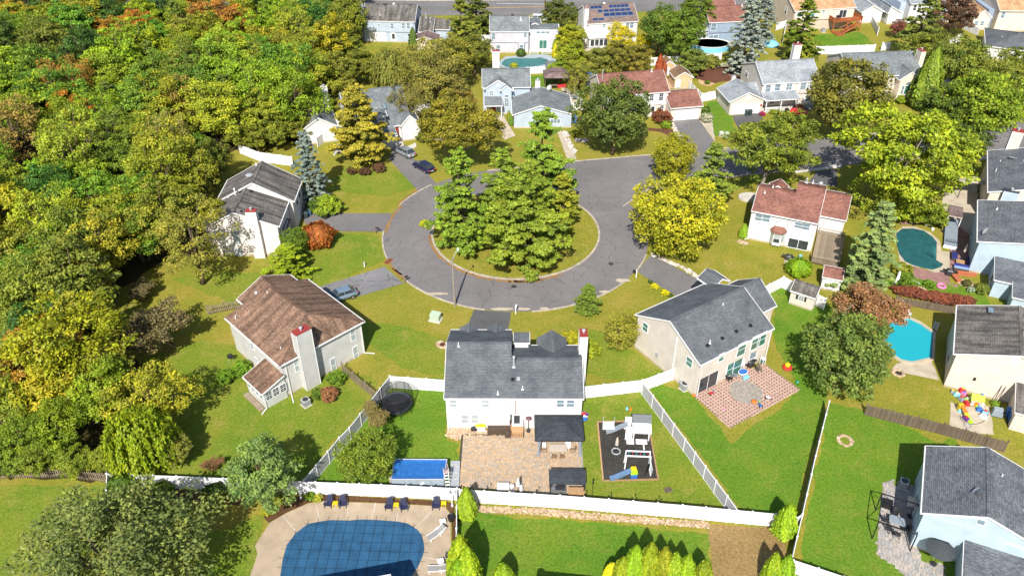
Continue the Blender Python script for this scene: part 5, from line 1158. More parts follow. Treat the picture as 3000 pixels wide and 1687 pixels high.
for k, a, b, hw, c, l in (('b1',2893,310,125,(.15,.20,.016),'bright green tree at the right edge above the grey roofs'),('b0',2815,190,85,(.12,.145,.022),'olive tree beside the low charcoal roof'),('b3',2930,240,95,(.14,.155,.022),'golden olive tree at the far right edge'),('b2',2760,330,80,(.085,.125,.018),'dark green tree between the lime maple and the right edge'),('b1',2725,150,75,(.14,.155,.022),'olive tree behind the arched window house'),('b0',2830,420,60,(.07,.10,.018),'shady dark tree beside the cream house'),('b4',2980,190,50,(.12,.15,.02),'small green tree at the right edge by the charcoal roof')): T(k, a, b, hw, c, l)
T('pine1', 2700, 100, 74, (.13,.155,.03), 'olive pine above the arched window house', 1.0, 'pine_tree'); T('flame', 2722, 235, 36, (.12,.165,.018), 'columnar green tree at the chimney of the arched window house', 1.0, 'columnar_tree'); T('b4', 2796, 38, 56, (.10,.055,.035), 'dark purple brown tree near the top right corner', 1, 'plum_tree'); T('b4', 2636, 82, 24, (.17,.05,.045), 'small reddish purple tree at the far white fence', 1, 'plum_tree')
T('pine1', 2352, 100, 64, (.12,.165,.016), 'green conifer in front of the tan roofed house', 1.0, 'pine_tree'); T('spruce', 2190, 108, 74, (.235,.265,.245), 'silvery blue spruce in front of the blue house', 1.0, 'spruce_tree'); T('spruce', 2232, 28, 64, (.19,.22,.20), 'second blue spruce behind the silvery one', 1.0, 'spruce_tree'); T('shrub2', 2350, 165, 42, (.15,.16,.02), 'olive bush under the green conifer', 1, 'shrub', 'shrub')
for k, a, b, hw, c, l in (('b1',1935,75,72,(.085,.13,.02),'dark green tree right of the solar panel house'),('b0',2000,95,68,(.10,.15,.018),'green tree left of the blue house'),('b2',2040,30,52,(.11,.155,.018),'green tree at the top edge above the blue house'),('b4',2030,175,38,(.13,.16,.03),'grey green shrub tree beside the rust cypress')): T(k, a, b, hw, c, l)
T('dense', 1818, 115, 40, (.40,.335,.012), 'bright yellow tree in front of the solar panel house', 1.25); T('dense', 1888, 124, 24, (.38,.33,.012), 'small bright yellow tree right of the larger yellow one', 1.1)
for k, a, b, hw, c, l in (('b4',1671,105,40,(.24,.25,.014),'tall yellow green shrub left of the solar panel house'),('b4',1674,165,46,(.20,.235,.016),'yellow green tree at the end of the kidney pool'),('b5',1700,225,46,(.20,.20,.03),'loose tree with bare stems beside the brown pavilion'),('b4',1750,178,45,(.17,.175,.03),'olive tree below the solar panel house'),('b0',1808,165,52,(.16,.15,.025),'olive brown tree below the bright yellow one'),('b4',1860,172,45,(.19,.16,.028),'tan olive tree above the red roof'),('b4',1630,205,28,(.16,.22,.02),'green tree behind the brown pavilion')): T(k, a, b, hw, c, l)
for k, a, b, hw, c, l in (('pine0',1397,30,58,(.095,.12,.02),'dark conifer left of the lilac house at the far road'),('pine1',1352,100,66,(.125,.14,.02),'olive conifer between the two far houses'),('b1',1300,165,78,(.16,.15,.022),'tan olive tree below the small shed'),('b0',1388,150,55,(.13,.14,.02),'olive tree left of the kidney pool'),('b5',1250,200,80,(.165,.155,.03),'loose olive tree above the oak'),('b3',1290,235,88,(.17,.155,.035),'wide tan tree left of the blue grey house'),('b4',1637,38,46,(.085,.105,.018),'dark tree at the far utility pole'),('b5',1185,300,55,(.15,.135,.04),'dry brown tree behind the half hidden white house'),('b4',1345,300,48,(.17,.13,.03),'rusty tree beside the blue grey house corner')): T(k, a, b, hw, c, l)
T('willow', 1138, 172, 62, (.155,.16,.03), 'weeping willow in front of the pale grey blue house', 1.0, 'willow_tree'); T('cone', 1421, 82, 13, (.16,.22,.014), 'small cone shaped tree at the lilac house corner', 1.2, 'cypress', 'tree'); T('flame', 1210, 115, 12, (.07,.11,.02), 'narrow dark cypress at the pale grey blue house', 1.1, 'cypress')
T('flame2', 1932, 198, 14, (.24,.05,.02), 'rust red cypress behind the red roofed house', 1.15, 'cypress'); T('flame', 1944, 202, 10, (.22,.06,.025), 'smaller rust red cypress beside the taller one', 1.0, 'cypress')
# shrubs in the front and back yards
T('cone', 1723, 882, 38, (.10,.145,.018), 'cone shaped evergreen on the front lawn', .95, 'evergreen_shrub', 'shrub'); T('dense', 1820, 968, 56, (.20,.19,.026), 'golden green bush at the beige house corner', .95, 'shrub', 'shrub')
T('shrub', 1672, 993, 32, (.28,.26,.014), 'yellow bush behind the white house chimney', 1, 'shrub', 'shrub'); T('shrub', 1728, 1022, 30, (.19,.22,.014), 'yellow green bush beside the white house chimney', 1.1, 'shrub', 'shrub')
T('spruce', 2556, 735, 104, (.16,.215,.075), 'grey green conifer between the two covered pool yards', .9, 'pine_tree'); T('dead', 2500, 905, 108, (.30,.155,.075), 'dying tree with orange brown leaves behind the shed', .95)
T('dense2', 2482, 1035, 128, (.115,.16,.035), 'large round green tree beside the turquoise pool', 1.0); T('ball', 2342, 785, 33, (.15,.25,.012), 'lime green round bush by the white house step', .95, 'shrub', 'shrub')
T('flame', 2180, 676, 13, (.15,.24,.014), 'small lime shrub against the white house wall', .7, 'shrub', 'shrub')
for i, (t, a, b, hw, hs, l) in enumerate((('21',945,900,26,1.05,'taller of the pair at the white fence post'),('21',905,920,17,.95,'shorter of the pair at the white fence post'),('21',900,1330,40,1.15,'upper one beside the pool deck'),('21',955,1420,38,1.2,'right one beside the pool deck'),('21',890,1480,36,1.1,'lower one beside the pool deck'),('21',1220,1470,34,.8,'lone one at the lower lawn edge'),
        ('21',2040,1420,22,.8,'first of the lower hedge, yellowish'),('21',2120,1420,28,.95,'second of the lower hedge'),('21',2210,1380,32,1.25,'third of the lower hedge'),('21',2320,1375,33,1.25,'fourth of the lower hedge'),('21',2430,1375,30,1.2,'fifth of the lower hedge'),('21',2510,1410,28,1.15,'sixth of the lower hedge'),('22',20,1430,30,1.2,'seventh of the lower hedge'),('22',150,1450,32,.9,'eighth of the lower hedge'),
        ('22',785,1030,31,.95,'oval one at the end of the long white fence'),('22',680,1390,25,1.1,'left of the pair in the dirt patch'),('22',775,1410,27,1.1,'right of the pair in the dirt patch'))):
    T('flame' if i % 2 else 'flame2', a, b, hw, (.40,.38,.014) if 'yellowish' in l else tuple(v*RNG.uniform(.85,1.15) for v in AR), f'flame shaped arborvitae, {l}', hs, 'arborvitae', 'shrub', t=t)
for t, a, b, hw, c, k, l in (('y4',180,195,40,(.07,.12,.015),'ball','dark round bush at the corner of the white fence'),('y4',455,228,30,(.10,.15,.015),'ball','green round bush against the white fence'),('y4',820,250,34,(.05,.085,.015),'ball','shaded round bush under the sage tree'),
        (2,60,1000,26,(.10,.18,.014),'shrub','green shrub left of the sunroom'),(2,230,930,30,(.10,.18,.014),'shrub2','wide green shrub left of the sunroom'),(2,1130,1010,26,(.11,.18,.016),'shrub','green shrub at the picket fence end'),(2,1060,1170,26,(.20,.09,.045),'shrub','reddish shrub beside the air conditioner'),(2,960,1160,20,(.08,.13,.016),'shrub','dark green shrub at the chimney foot'),
        ('r',620,25,16,(.10,.15,.016),'shrub','green bush above the oval covered pool'),('r',560,25,16,(.12,.17,.016),'shrub2','second green bush above the oval covered pool'),('r',270,470,26,(.16,.17,.02),'shrub','olive bush at the oval pool edge'),('r',300,575,30,(.10,.17,.016),'shrub2','green bush beside the paved terrace'),('r',860,600,12,(.07,.07,.02),'ball','dark round bush in the stone ring'),('r',1000,650,20,(.14,.17,.03),'shrub','grey green bush at the blue house corner'),('r',895,655,11,(.22,.27,.20),'shrub','pale sage bush in the stone bed'),('r',520,605,16,(.11,.19,.015),'shrub2','low green bush by the fire pit'),
        ('e',620,435,27,(.16,.055,.03),'shrub','dark red japanese maple at the red roofed house door'),('e',925,390,16,(.07,.12,.018),'shrub','dark hedge bush beside the garage'),('e',945,445,18,(.30,.30,.22),'shrub','pale variegated bush at the driveway corner'),('e',660,495,15,(.16,.22,.02),'shrub','light green bush at the stone edging'),
        ('d',360,405,6,(.16,.18,.02),'flame','small cypress in the stone planter of the blue grey house'),('d',378,440,7,(.10,.17,.02),'flame','second small cypress in the stone planter'),('d',185,435,22,(.14,.05,.03),'shrub','dark red bush beside the front path'),('d',870,540,14,(.19,.20,.02),'shrub','yellow green bush under the dark round tree'),
        ('j',45,320,16,(.11,.17,.015),'ball','round green bush between two cream houses'),('j',760,430,22,(.09,.14,.015),'shrub2','clipped green hedge under the arched window'),('j',790,460,12,(.30,.07,.05),'shrub','red flowering bush under the arched window'),('j',730,490,18,(.17,.22,.018),'shrub2','lime bush at the cream house steps'),
        ('b',755,668,13,(.06,.10,.018),'ball','square clipped bush at the lilac house bay'),('b',1190,640,9,(.34,.30,.012),'flame','golden cypress beside the white railing'),('b',1180,570,8,(.12,.16,.02),'flame','green cypress beside the sunroom'),('b',672,825,11,(.26,.28,.014),'shrub','yellow palm like bush at the kidney pool'),
        ('v',360,235,22,(.15,.19,.016),'shrub','yellow green bush behind the tan sheds'),('v',280,180,20,(.13,.16,.04),'shrub2','grey green bush behind the rust cypress'),('v',500,165,34,(.19,.20,.03),'shrub2','wide dry bush along the far white fence'),('v',660,165,26,(.17,.18,.03),'shrub','dry green bush at the far pool'),('v',450,280,20,(.17,.18,.02),'shrub2','grassy bush at the side fence'),('v',625,360,8,(.10,.15,.015),'shrub','tiny green bush in the mulch bed'),
        ('x',860,335,14,(.12,.20,.016),'shrub','potted green plant at the pool fence'),('x',955,360,14,(.36,.36,.05),'shrub2','yellow grass tuft at the pool fence'),('x',420,400,18,(.28,.27,.02),'shrub2','yellow flower clump in the pool bed'),('x',280,530,16,(.26,.26,.016),'shrub','yellow ground cover at the pool bed corner'),
        (3,260,195,11,(.42,.38,.01),'shrub2','yellow bush on the driveway edge, upper one'),(3,360,255,12,(.42,.38,.01),'shrub2','yellow bush on the driveway edge, lower one'),(3,215,150,6,(.05,.09,.015),'ball','small dark ball bush on the driveway edge'),(3,410,280,6,(.05,.09,.015),'ball','dark ball bush by the beige house garage'),
        ('u',940,375,10,(.20,.24,.02),'shrub','yellow green porch plant'),('u',1050,410,9,(.40,.26,.02),'shrub2','orange yellow flower bed at the porch'),('u',790,400,9,(.30,.03,.10),'shrub','magenta flower bush at the garage corner'),('i',790,565,14,(.20,.07,.035),'shrub','rusty bush behind the red umbrella'),
        ('y3',900,620,50,(.15,.19,.016),'shrub2','wide green hedge above the oval pool, right part'),('y3',760,615,44,(.17,.21,.016),'shrub2','wide green hedge above the oval pool, left part'),('p',870,365,12,(.14,.22,.02),'shrub','leafy potted plant at the pink house wall'),('S',2985,1215,22,(.10,.15,.03),'shrub','vine shrub at the right edge by the grey fence')):
    T(k, a, b, hw, c, l, 1.0, 'shrub', 'shrub', t=t)
# long rust hedge between the pool yards
hp = [W('r',230,690), W('r',450,735), W('r',640,775), W('r',840,800)]
for i in range(14):
    f_ = i/13*3; j = min(2, int(f_)); q = hp[j].lerp(hp[j+1], f_-j); plant('shrub2', q.x, q.y, RNG.uniform(.85,1.1), (.17,.055,.035), 'rust red hedge bush above the slatted grey fence', 'shrub', 'hedge_bush', 'rust hedge bushes')
# ================================================================ FENCES
POST_ME = {}
def post_mesh(h, s, mat):
    k = (round(h,2), s, mat)
    if k not in POST_ME: POST_ME[k] = (MB().box(-s/2,s/2,-s/2,s/2,0,h).me('post', M[mat]),)
    return POST_ME[k]
def cap_mesh(h, s, mat):
    k = ('cap', round(h,2), s, mat)
    if k not in POST_ME:
        mb = MB(); mb.add([(-s*.7,-s*.7,h),(s*.7,-s*.7,h),(s*.7,s*.7,h),(-s*.7,s*.7,h),(0,0,h+s*.8)], [(3,2,1,0),(0,1,4),(1,2,4),(2,3,4),(3,0,4)]); POST_ME[k] = mb.me('post_cap', M[mat])
    return POST_ME[k]
def vinyl_fence(pts, label, h=1.83, sp=2.4, mat='vinyl', gates=()):
    """white vinyl fence: posts with caps, panels with top and bottom rail"""
    pts = [Vector((p[0], p[1], 0)) for p in pts]; root = empty('vinyl_fence', pts[0], 0, label, 'fence'); o = pts[0]; pm = post_mesh(h+.08, .13, 'white')[0]; cm = cap_mesh(h+.08, .13, 'white')
    def post(p, a):
        q = inst('post', pm, root, p-o, a); inst('post_cap', cm, q)
    for i in range(len(pts)-1):
        d = pts[i+1]-pts[i]; L = d.length; n = max(1, round(L/sp)); a = math.atan2(d.y, d.x); u = d/L
        if i == 0: post(pts[0], a)
        for k in range(n):
            p0 = pts[i] + d*(k/n); l = L/n; mb = MB().box(.07, l-.07, -.02, .02, .14, h-.1)
            x = .07 + .18
            pn = mb.build('panel', M[mat], root, p0-o, a)
            rl = MB().box(.066, l-.066, -.035, .035, h-.1, h).build('top_rail', M['white'], pn); MB().box(.066, l-.066, -.035, .035, .05, .14).build('bottom_rail', M['white'], pn)
            g = MB(); m_ = int((l-.14)/.29)
            for j in range(1, m_+1): g.box(.07+j*(l-.14)/(m_+1)-.006, .07+j*(l-.14)/(m_+1)+.006, -.024, .024, .15, h-.11)
            g.build('panel_groove', M['trim'], pn)
            post(p0+u*l, a)
    return root
def picket_fence(pts, label, h=1.5, sp=2.4, mat='old_wood', gap=.13, wd=.09, jitter=.03, name='picket_fence', pointed=True, rails=True):
    """every picket is its own board"""
    pts = [Vector((p[0], p[1], 0)) for p in pts]; root = empty(name, pts[0], 0, label, 'fence'); o = pts[0]; r = random.Random(len(label))
    mb = MB().box(-wd/2,wd/2,-.012,.012,.06,h-.08)
    if pointed: mb.add([(-wd/2,-.012,h-.08),(wd/2,-.012,h-.08),(wd/2,.012,h-.08),(-wd/2,.012,h-.08),(0,-.012,h),(0,.012,h)], [(0,1,4),(2,3,5),(1,2,5,4),(3,0,4,5)])
    pk = mb.me('picket', M[mat]); pm = MB().box(-.06,.06,-.06,.06,0,h+.1).me('post', M[mat]); n_pk = 0
    for i in range(len(pts)-1):
        d = pts[i+1]-pts[i]; L = d.length; a = math.atan2(d.y, d.x); u = d/L; nn = Vector((-u.y,u.x,0))
        if rails:
            for z in (.35, h-.4):
                rl = MB().box(0, L, -.03, .03, z-.04, z+.04).build('rail', M[mat], root, pts[i]-o + nn*.045, a)
        k = max(1, round(L/sp))
        for j in range(k+1): inst('post', pm, root, pts[i] + d*(j/k) - o + nn*.1, a + r.uniform(-.05,.05))
        m_ = int(L/(wd+gap))
        for j in range(m_):
            q = inst('picket', pk, root, pts[i] + d*((j+.5)/m_) - o, a + r.uniform(-.06,.06)); q.rotation_euler.y = r.uniform(-jitter, jitter); q.scale.z = r.uniform(.94,1.04)
    return root
ft = lambda t, a, b, z=1.83: W(t, a, b, z)
c0 = ft('20',805,678); c1 = ft('20',2215,735); c2 = ft('21',872,788)
vinyl_fence([c0, ft('20',1330,697), c1, ft('21',300,760), c2], 'long white vinyl fence behind the dark adirondack chairs')
vinyl_fence([c2, ft('21',868,1090), ft('21',858,1449)], 'white fence section running down beside the pool deck arborvitae')
vinyl_fence([ft('21',890,800), ft('21',1650,845), ft('21',2576,918), ft('22',705,985)], 'long white vinyl fence below the paved patio', 1.9)
vinyl_fence([ft('20',805,680), ft('20',795,920)], 'short white fence return at the picket fence end')
vinyl_fence([ft(8,80,735), ft('11',365,1390)], 'white fence between the white house and the trampoline')
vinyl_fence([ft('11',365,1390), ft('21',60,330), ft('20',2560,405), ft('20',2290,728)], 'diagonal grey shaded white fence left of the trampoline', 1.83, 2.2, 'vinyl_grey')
vinyl_fence([ft('21',1832,22), ft('21',2275,-28)], 'white gate fence right of the white house')
vinyl_fence([ft('21',2275,-28), ft(3,447,985)], 'white gate fence left of the beige house')
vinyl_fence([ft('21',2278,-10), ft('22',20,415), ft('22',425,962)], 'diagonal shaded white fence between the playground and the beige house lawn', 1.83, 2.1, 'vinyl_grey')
vinyl_fence([ft('22',1108,132), ft('22',1005,545), ft('22',905,985)], 'long white fence seen edge on beside the arborvitae', 1.83)
vinyl_fence([ft('22',860,1010), ft('22',905,985), ft('22',825,1328)], 'white fence corner at the lower right arborvitae')
vinyl_fence([ft('22',835,1328), ft('22',1220,1455), ft('22',1500,1560)], 'white fence at the bottom edge below the grey patio')
vinyl_fence([ft(3,1225,245), ft('12',765,640), ft('12',1085,805)], 'white fence around the small shed')
vinyl_fence([W('g',515,500,1.8), W('g',865,490,1.8), W('g',1150,480,1.8)], 'far white fence below the red deck')
vinyl_fence([W('g',1225,458,1.8), W('g',1310,455,1.8)], 'short white gate in the far fence')
vinyl_fence([W('g',1110,160,1.8), W('g',1185,300,1.8)], 'far white fence beside the red deck stairs') ; vinyl_fence([W('f',1030,215,1.8), W('f',1120,190,1.8), W('f',1090,330,1.8)], 'small white fence corner beside the silvery blue spruce')
vinyl_fence([W('v',405,290,1.8), W('v',500,400,1.8), W('v',575,470,1.8)], 'white fence between the tan sheds and the mulch bed'); vinyl_fence([W('v',570,470,1.8), W('v',715,440,1.8)], 'white gate left of the cream colonial garage')
vinyl_fence([W('v',90,130,1.8), W('v',430,110,1.8), W('v',760,85,1.8)], 'far white fence behind the mulch bed'); vinyl_fence([W('b',830,850,1.5), W('b',1055,840,1.5), W('b',1230,830,1.5)], 'white fence at the kidney pool', 1.5)
vinyl_fence([W('b',145,425,1.8), W('b',360,450,1.8)], 'short white fence left of the lilac house'); vinyl_fence([W('w',1010,655,1.6), W('w',1235,645,1.6), W('w',1100,440,1.6)], 'white deck fence beside the brown pavilion', 1.6)
vinyl_fence([W('00',1800,1090,1.8), W('00',1950,1150,1.8), W('00',2200,1185,1.8)], 'white fence at the wood behind the pinkish house'); vinyl_fence([W('c',110,745,1.8), W('c',300,600,1.8), W('c',540,530,1.8)], 'white fence behind the golden pine'); vinyl_fence([W('c',300,840,1.8), W('c',440,785,1.8)], 'short white fence left of the golden pine'); vinyl_fence([W('c',1270,360,1.8), W('c',1440,335,1.8)], 'white fence right of the half hidden house')
vinyl_fence([W('h',885,205,1.8), W('h',1005,265,1.8)], 'grey shaded white fence at the top right'); vinyl_fence([W('h',725,385,1.6), W('h',850,320,1.6)], 'short white fence among the upper right trees')
picket_fence([W('20',-60,650,1.4), W('20',460,632,1.4), W('20',800,680,1.4)], 'weathered tan picket fence at the lower left lawn', 1.5, 2.2)
picket_fence([W(2,1180,870,1.4), W(2,1525,1150,1.4)], 'weathered picket fence right of the brown roofed house', 1.5, 2.2)
picket_fence([W(2,-120,320,1.4), W(2,205,255,1.4)], 'weathered picket fence left of the brown roofed house', 1.5, 2.2)
picket_fence([W('22',1400,160,1.6), W('22',1980,305,1.6), W('22',2460,440,1.6)], 'dark grey stockade fence below the pink house', 1.7, 2.4, 'grey_wood', .015, .12, .02, 'stockade_fence')
picket_fence([W('r',215,720,1.2), W('r',760,815,1.2)], 'grey slatted fence below the rust hedge', 1.3, 2.6, 'grey_wood', .03, .14, .015, 'slat_fence', False)
# ================================================================ THINGS IN THE STREET AND YARDS
def col(name, c, rough=.55, spec=.35, metal=0, var=.1):
    if name not in M: M[name] = plain(name, c, rough, spec, metal, var)
    return M[name]
YEL = col('yellow_plastic', (.62,.44,.01)); NAVY = col('navy_plastic', (.025,.028,.07)); ORA = col('orange_plastic', (.62,.16,.02)); REDP = col('red_plastic', (.50,.03,.03)); BLUP = col('blue_plastic', (.03,.13,.42)); LBLU = col('light_blue_plastic', (.20,.50,.66)); LIMP = col('lime_plastic', (.32,.55,.02)); PNK = col('pink_plastic', (.70,.18,.38)); TEAL = col('teal_plastic', (.02,.35,.38)); TANF = col('tan_fabric', (.46,.40,.34)); GREYP = col('grey_plastic', (.22,.26,.30)); WOODB = M['cedar']; WICK = col('brown_wicker', (.075,.05,.035)); PURP = col('purple_plastic', (.12,.04,.22)); GFAB = col('grey_fabric', (.26,.25,.24)); COVER = col('blue_tarp', (.022,.12,.36), .5, .3, 0, .18)
WHT = M['white']; BLK = M['black']
# ---------------------------------------------------------------- pools
def pool_cover(name, pts, mat, label, strapdir=None, gap=.95, ext=.45, z=.055, parent=None, cat='pool cover'):
    pts = [(p[0], p[1]) for p in pts]; cx = sum(p[0] for p in pts)/len(pts); cy = sum(p[1] for p in pts)/len(pts); mb = MB(); rings = []
    for k, dz in ((1,0),(.97,.02),(.8,.0),(.5,-.012),(.2,-.016)): rings.append([(cx+(x-cx)*k, cy+(y-cy)*k, z+dz) for x, y in pts])
    n = len(pts); A = sum(pts[i][0]*pts[(i+1)%n][1]-pts[(i+1)%n][0]*pts[i][1] for i in range(n))
    V = [p for r_ in rings for p in r_]; F = [(i*n+j, i*n+(j+1)%n, (i+1)*n+(j+1)%n, (i+1)*n+j) for i in range(4) for j in range(n)] + [tuple(4*n+j for j in range(n))]
    if A < 0: F = [f[::-1] for f in F]
    mb.add(V, F); o = mb.build(name, mat, parent, label=label, cat=cat if parent is None else None, smooth=True)
    if strapdir is not None:
        for d, g_, wd in ((strapdir, gap, .022), ((-strapdir[1], strapdir[0]), gap*1.05, .010)):
            d = Vector(d).normalized(); nn = Vector((-d.y, d.x)); s0 = min(Vector(p).dot(nn) for p in pts); s1 = max(Vector(p).dot(nn) for p in pts); s = s0 + g_*.5
            while s < s1:
                ts = []
                for i in range(n):
                    a, b = Vector(pts[i]), Vector(pts[(i+1)%n]); da, db = a.dot(nn)-s, b.dot(nn)-s
                    if da*db < 0: ts.append(a.lerp(b, da/(da-db)).dot(d))
                if len(ts) >= 2:
                    t0, t1 = min(ts)-ext, max(ts)+ext; p, q = nn*s + d*t0, nn*s + d*t1
                    MB().bar((p.x,p.y,z+.034),(q.x,q.y,z+.034), wd, .014).build('strap', M['black'], o)
                s += g_
    return o
cov = plain('pool_cover_blue', (.022,.085,.17), .75, .2, 0, .22, .9); covg = plain('pool_cover_green', (.015,.085,.09), .75, .2, 0, .22, .9); covt = plain('pool_cover_teal', (.05,.155,.155), .75, .2, 0, .2, .9)
big = WP('n', [(60,385),(160,365),(250,352),(410,356),(500,347),(650,352),(820,365),(900,382),(975,430),(1010,470),(1030,530),(1037,600),(1020,660),(985,740),(930,819)]) + [W('n',850,900), W('n',600,1000), W('n',200,1040)] + WP('20', [(2120,1620),(2105,1500),(2120,1420),(2135,1320),(2165,1215),(2230,1130)])
sd_ = W('n',410,740) - W('n',497,345)
pool_cover('pool_cover', big, cov, 'large blue mesh pool cover with black straps on tan deck', (sd_.x, sd_.y))
pool_cover('pool_cover', WP('r', [(205,140),(260,97),(360,95),(460,115),(540,170),(580,220),(576,390),(640,425),(610,455),(540,475),(450,458),(350,430),(290,400),(235,330),(212,250)]), covg, 'dark green cover on the oval pool behind the conifer')
pool_cover('pool_cover', WP('b', [(515,790),(560,752),(650,734),(760,740),(900,740),(1000,728),(1100,757),(1080,808),(960,835),(800,852),(640,857),(560,843),(520,818)]), covt, 'teal cover on the kidney shaped pool at the lilac house')
def water(name):
    t = NT(name); t.set((.02,.36,.42,1), .06, .5); t.b.inputs['Base Color'].default_value = (.015,.33,.40,1); t.bump(t.noise(t.pos(), 2.2, 3), .12, .05); return t.m
tp = WP('t', [(925,330),(960,275),(1030,235),(1150,222),(1235,262),(1352,345),(1342,555),(1172,592),(1080,575),(1000,520),(940,420)])
root = empty('swimming_pool', tuple(tp[3]), 0, 'turquoise open pool with tan coping beside the pink house', 'pool'); o_ = tp[3]; loc = [(p.x-o_.x, p.y-o_.y) for p in tp]
MB().sheet(loc, .10).build('water', water('pool_water'), root)
c_ = (sum(p[0] for p in loc)/len(loc), sum(p[1] for p in loc)/len(loc))
mb = MB(); n_ = len(loc); ou = [(c_[0]+(x-c_[0])*1.09, c_[1]+(y-c_[1])*1.09) for x, y in loc]
if sum(loc[i][0]*loc[(i+1)%n_][1]-loc[(i+1)%n_][0]*loc[i][1] for i in range(n_)) < 0: loc = loc[::-1]; ou = ou[::-1]
for i in range(n_):
    j = (i+1) % n_; mb.hexa([(*loc[i],0),(*ou[i],0),(*ou[j],0),(*loc[j],0),(*loc[i],.24),(*ou[i],.24),(*ou[j],.24),(*loc[j],.24)][0:8])
mb.build('coping', M['concrete'], root)
p = W('t', 1375, 290); root = empty('pool_ladder', tuple(p), R(-35), 'white pool ladder lying by the turquoise pool', 'ladder')
for x in (-.25,.25): MB().tube([(x,-.7,.05),(x,.4,.5),(x,.75,.45)], .03, 6).build('rail', M['white'], root)
for k in range(4): MB().box(-.25,.25,-.5+k*.28,-.4+k*.28,.13+k*.11,.17+k*.11).build('rung', M['white'], root)
# rectangular frame pool
rp = WP('m', [(170,600),(522,603),(500,735),(150,735)], 1.2); root = empty('frame_pool', (rp[3].x,rp[3].y,0), 0, 'rectangular above ground pool under a bright blue cover', 'pool'); o_ = Vector((rp[3].x,rp[3].y,0)); q = [(p.x-o_.x,p.y-o_.y) for p in (rp[3],rp[2],rp[1],rp[0])]
wallm = col('pool_wall', (.30,.36,.42))
MB().prism(q, 0, 1.02).build('wall', wallm, root)
V = []; N_ = 14
for i in range(N_+1):
    for j in range(N_+1):
        a = Vector(q[0]).lerp(Vector(q[1]), i/N_); b = Vector(q[3]).lerp(Vector(q[2]), i/N_); c_ = a.lerp(b, j/N_); e_ = min(i,j,N_-i,N_-j)
        V.append((c_.x, c_.y, 1.2 - (.10 if e_ > 1 else .05*e_) + .012*math.sin(i*1.7+j*.6)))
mb = MB(); mb.add(V, [(i*(N_+1)+j,(i+1)*(N_+1)+j,(i+1)*(N_+1)+j+1,i*(N_+1)+j+1) for i in range(N_) for j in range(N_)]); mb.build('cover', COVER, root, smooth=True)
for i in range(4):
    a, b = q[i], q[(i+1)%4]; MB().tube([(*a,1.19),(*b,1.19)], .06, 8).build('top_rail', M['galv'], root); L = (Vector(b)-Vector(a)).length; k = max(2, int(L/1.3))
    for j in range(k+1):
        c_ = Vector(a).lerp(Vector(b), j/k); d = (c_-Vector((q[0][0]+q[2][0],q[0][1]+q[2][1]))/2).normalized()*.05
        MB().tube([(c_.x+d.x,c_.y+d.y,0),(c_.x+d.x,c_.y+d.y,1.15)], .035, 6).build('leg', M['galv'], root)
p = W('m', 500, 700, 1.2); root = empty('pool_slide', (p.x+.35, p.y-.5, 0), R(100), 'pinkish white pool slide at the corner of the rectangular pool', 'slide'); PWH = col('pinkish_plastic', (.55,.43,.42))
mb = MB(); pr = [(0,0,1.9),(.5,0,1.75),(1.1,0,1.2),(1.6,0,.9),(2.0,0,.85)]
for a, b in zip(pr, pr[1:]): mb.bar(a, b, .5, .06); mb.bar((a[0],.27,a[2]+.1),(b[0],.27,b[2]+.1),.06,.22); mb.bar((a[0],-.27,a[2]+.1),(b[0],-.27,b[2]+.1),.06,.22)
mb.build('chute', PWH, root); mb = MB()
for y in (-.22,.22): mb.tube([(-.7,y,0),(-.05,y,1.85),(.0,y,2.5),(.3,y,2.3)], .035, 6); mb.tube([(.5,y,0),(.45,y,1.7)], .035, 6)
mb.build('handrail', M['white'], root)
for k in range(5): MB().box(-.66+k*.13,-.5+k*.13,-.22,.22,.28+k*.33,.32+k*.33).build('rung', M['white'], root)
for i in range(4):
    p = W('m', 578, 655+i*36); MB().box(-.42,.42,-.42,.42,0,.30-.02*i).build('deck_module', GREYP, None, (p.x,p.y,0), 0, bevel=.02, label=f'grey plastic pool deck box, number {i+1} from the lawn, beside the patio', cat='deck box', group='pool deck boxes') if False else None
p0 = W('m', 578, 645); p1 = W('m', 572, 775); root = empty('pool_steps', (p0.x,p0.y,0), 0, 'row of grey plastic steps between the rectangular pool and patio', 'steps')
for i in range(4):
    c_ = (p1-p0)*(i/3); MB().box(c_.x-.5,c_.x+.5,c_.y-.42,c_.y+.42,0,.32).build('step', M['galv'], root, bevel=.03)
for i, (a, b) in enumerate(((330,772),(400,768))):
    p = W('m', a, b); root = empty('pool_float', (p.x,p.y,0), R(i*35), ('white curved lounge float behind the pool wall','navy and white lounge float behind the pool wall')[i], 'float')
    mb = MB(); mb.tube([(math.cos(t_)*.9, 0, .35+math.sin(t_)*.35) for t_ in [k*.35 for k in range(10)]], .12, 8); mb.build('frame', WHT, root); MB().box(-.6,.6,-.3,.3,.2,.3).build('seat', NAVY if i else GREYP, root)
p = W('m', 205, 750); MB().box(-1.0,1.0,-.22,.22,0,.7).build('storage_chest', TANF, None, (p.x,p.y,0), 0, bevel=.03, label='tan chest behind the rectangular pool wall', cat='chest')
p = W('m', 470, 770); o = MB().lathe([(.2,0),(.22,.5),(.15,.8),(.1,.82)], 12).build('pool_filter', M['galv'], None, (p.x,p.y,0), label='grey pool filter drum by the rectangular pool', cat='filter'); MB().tube([(.2,0,.3),(.7,.1,.2)], .04, 6).build('hose', BLK, o)
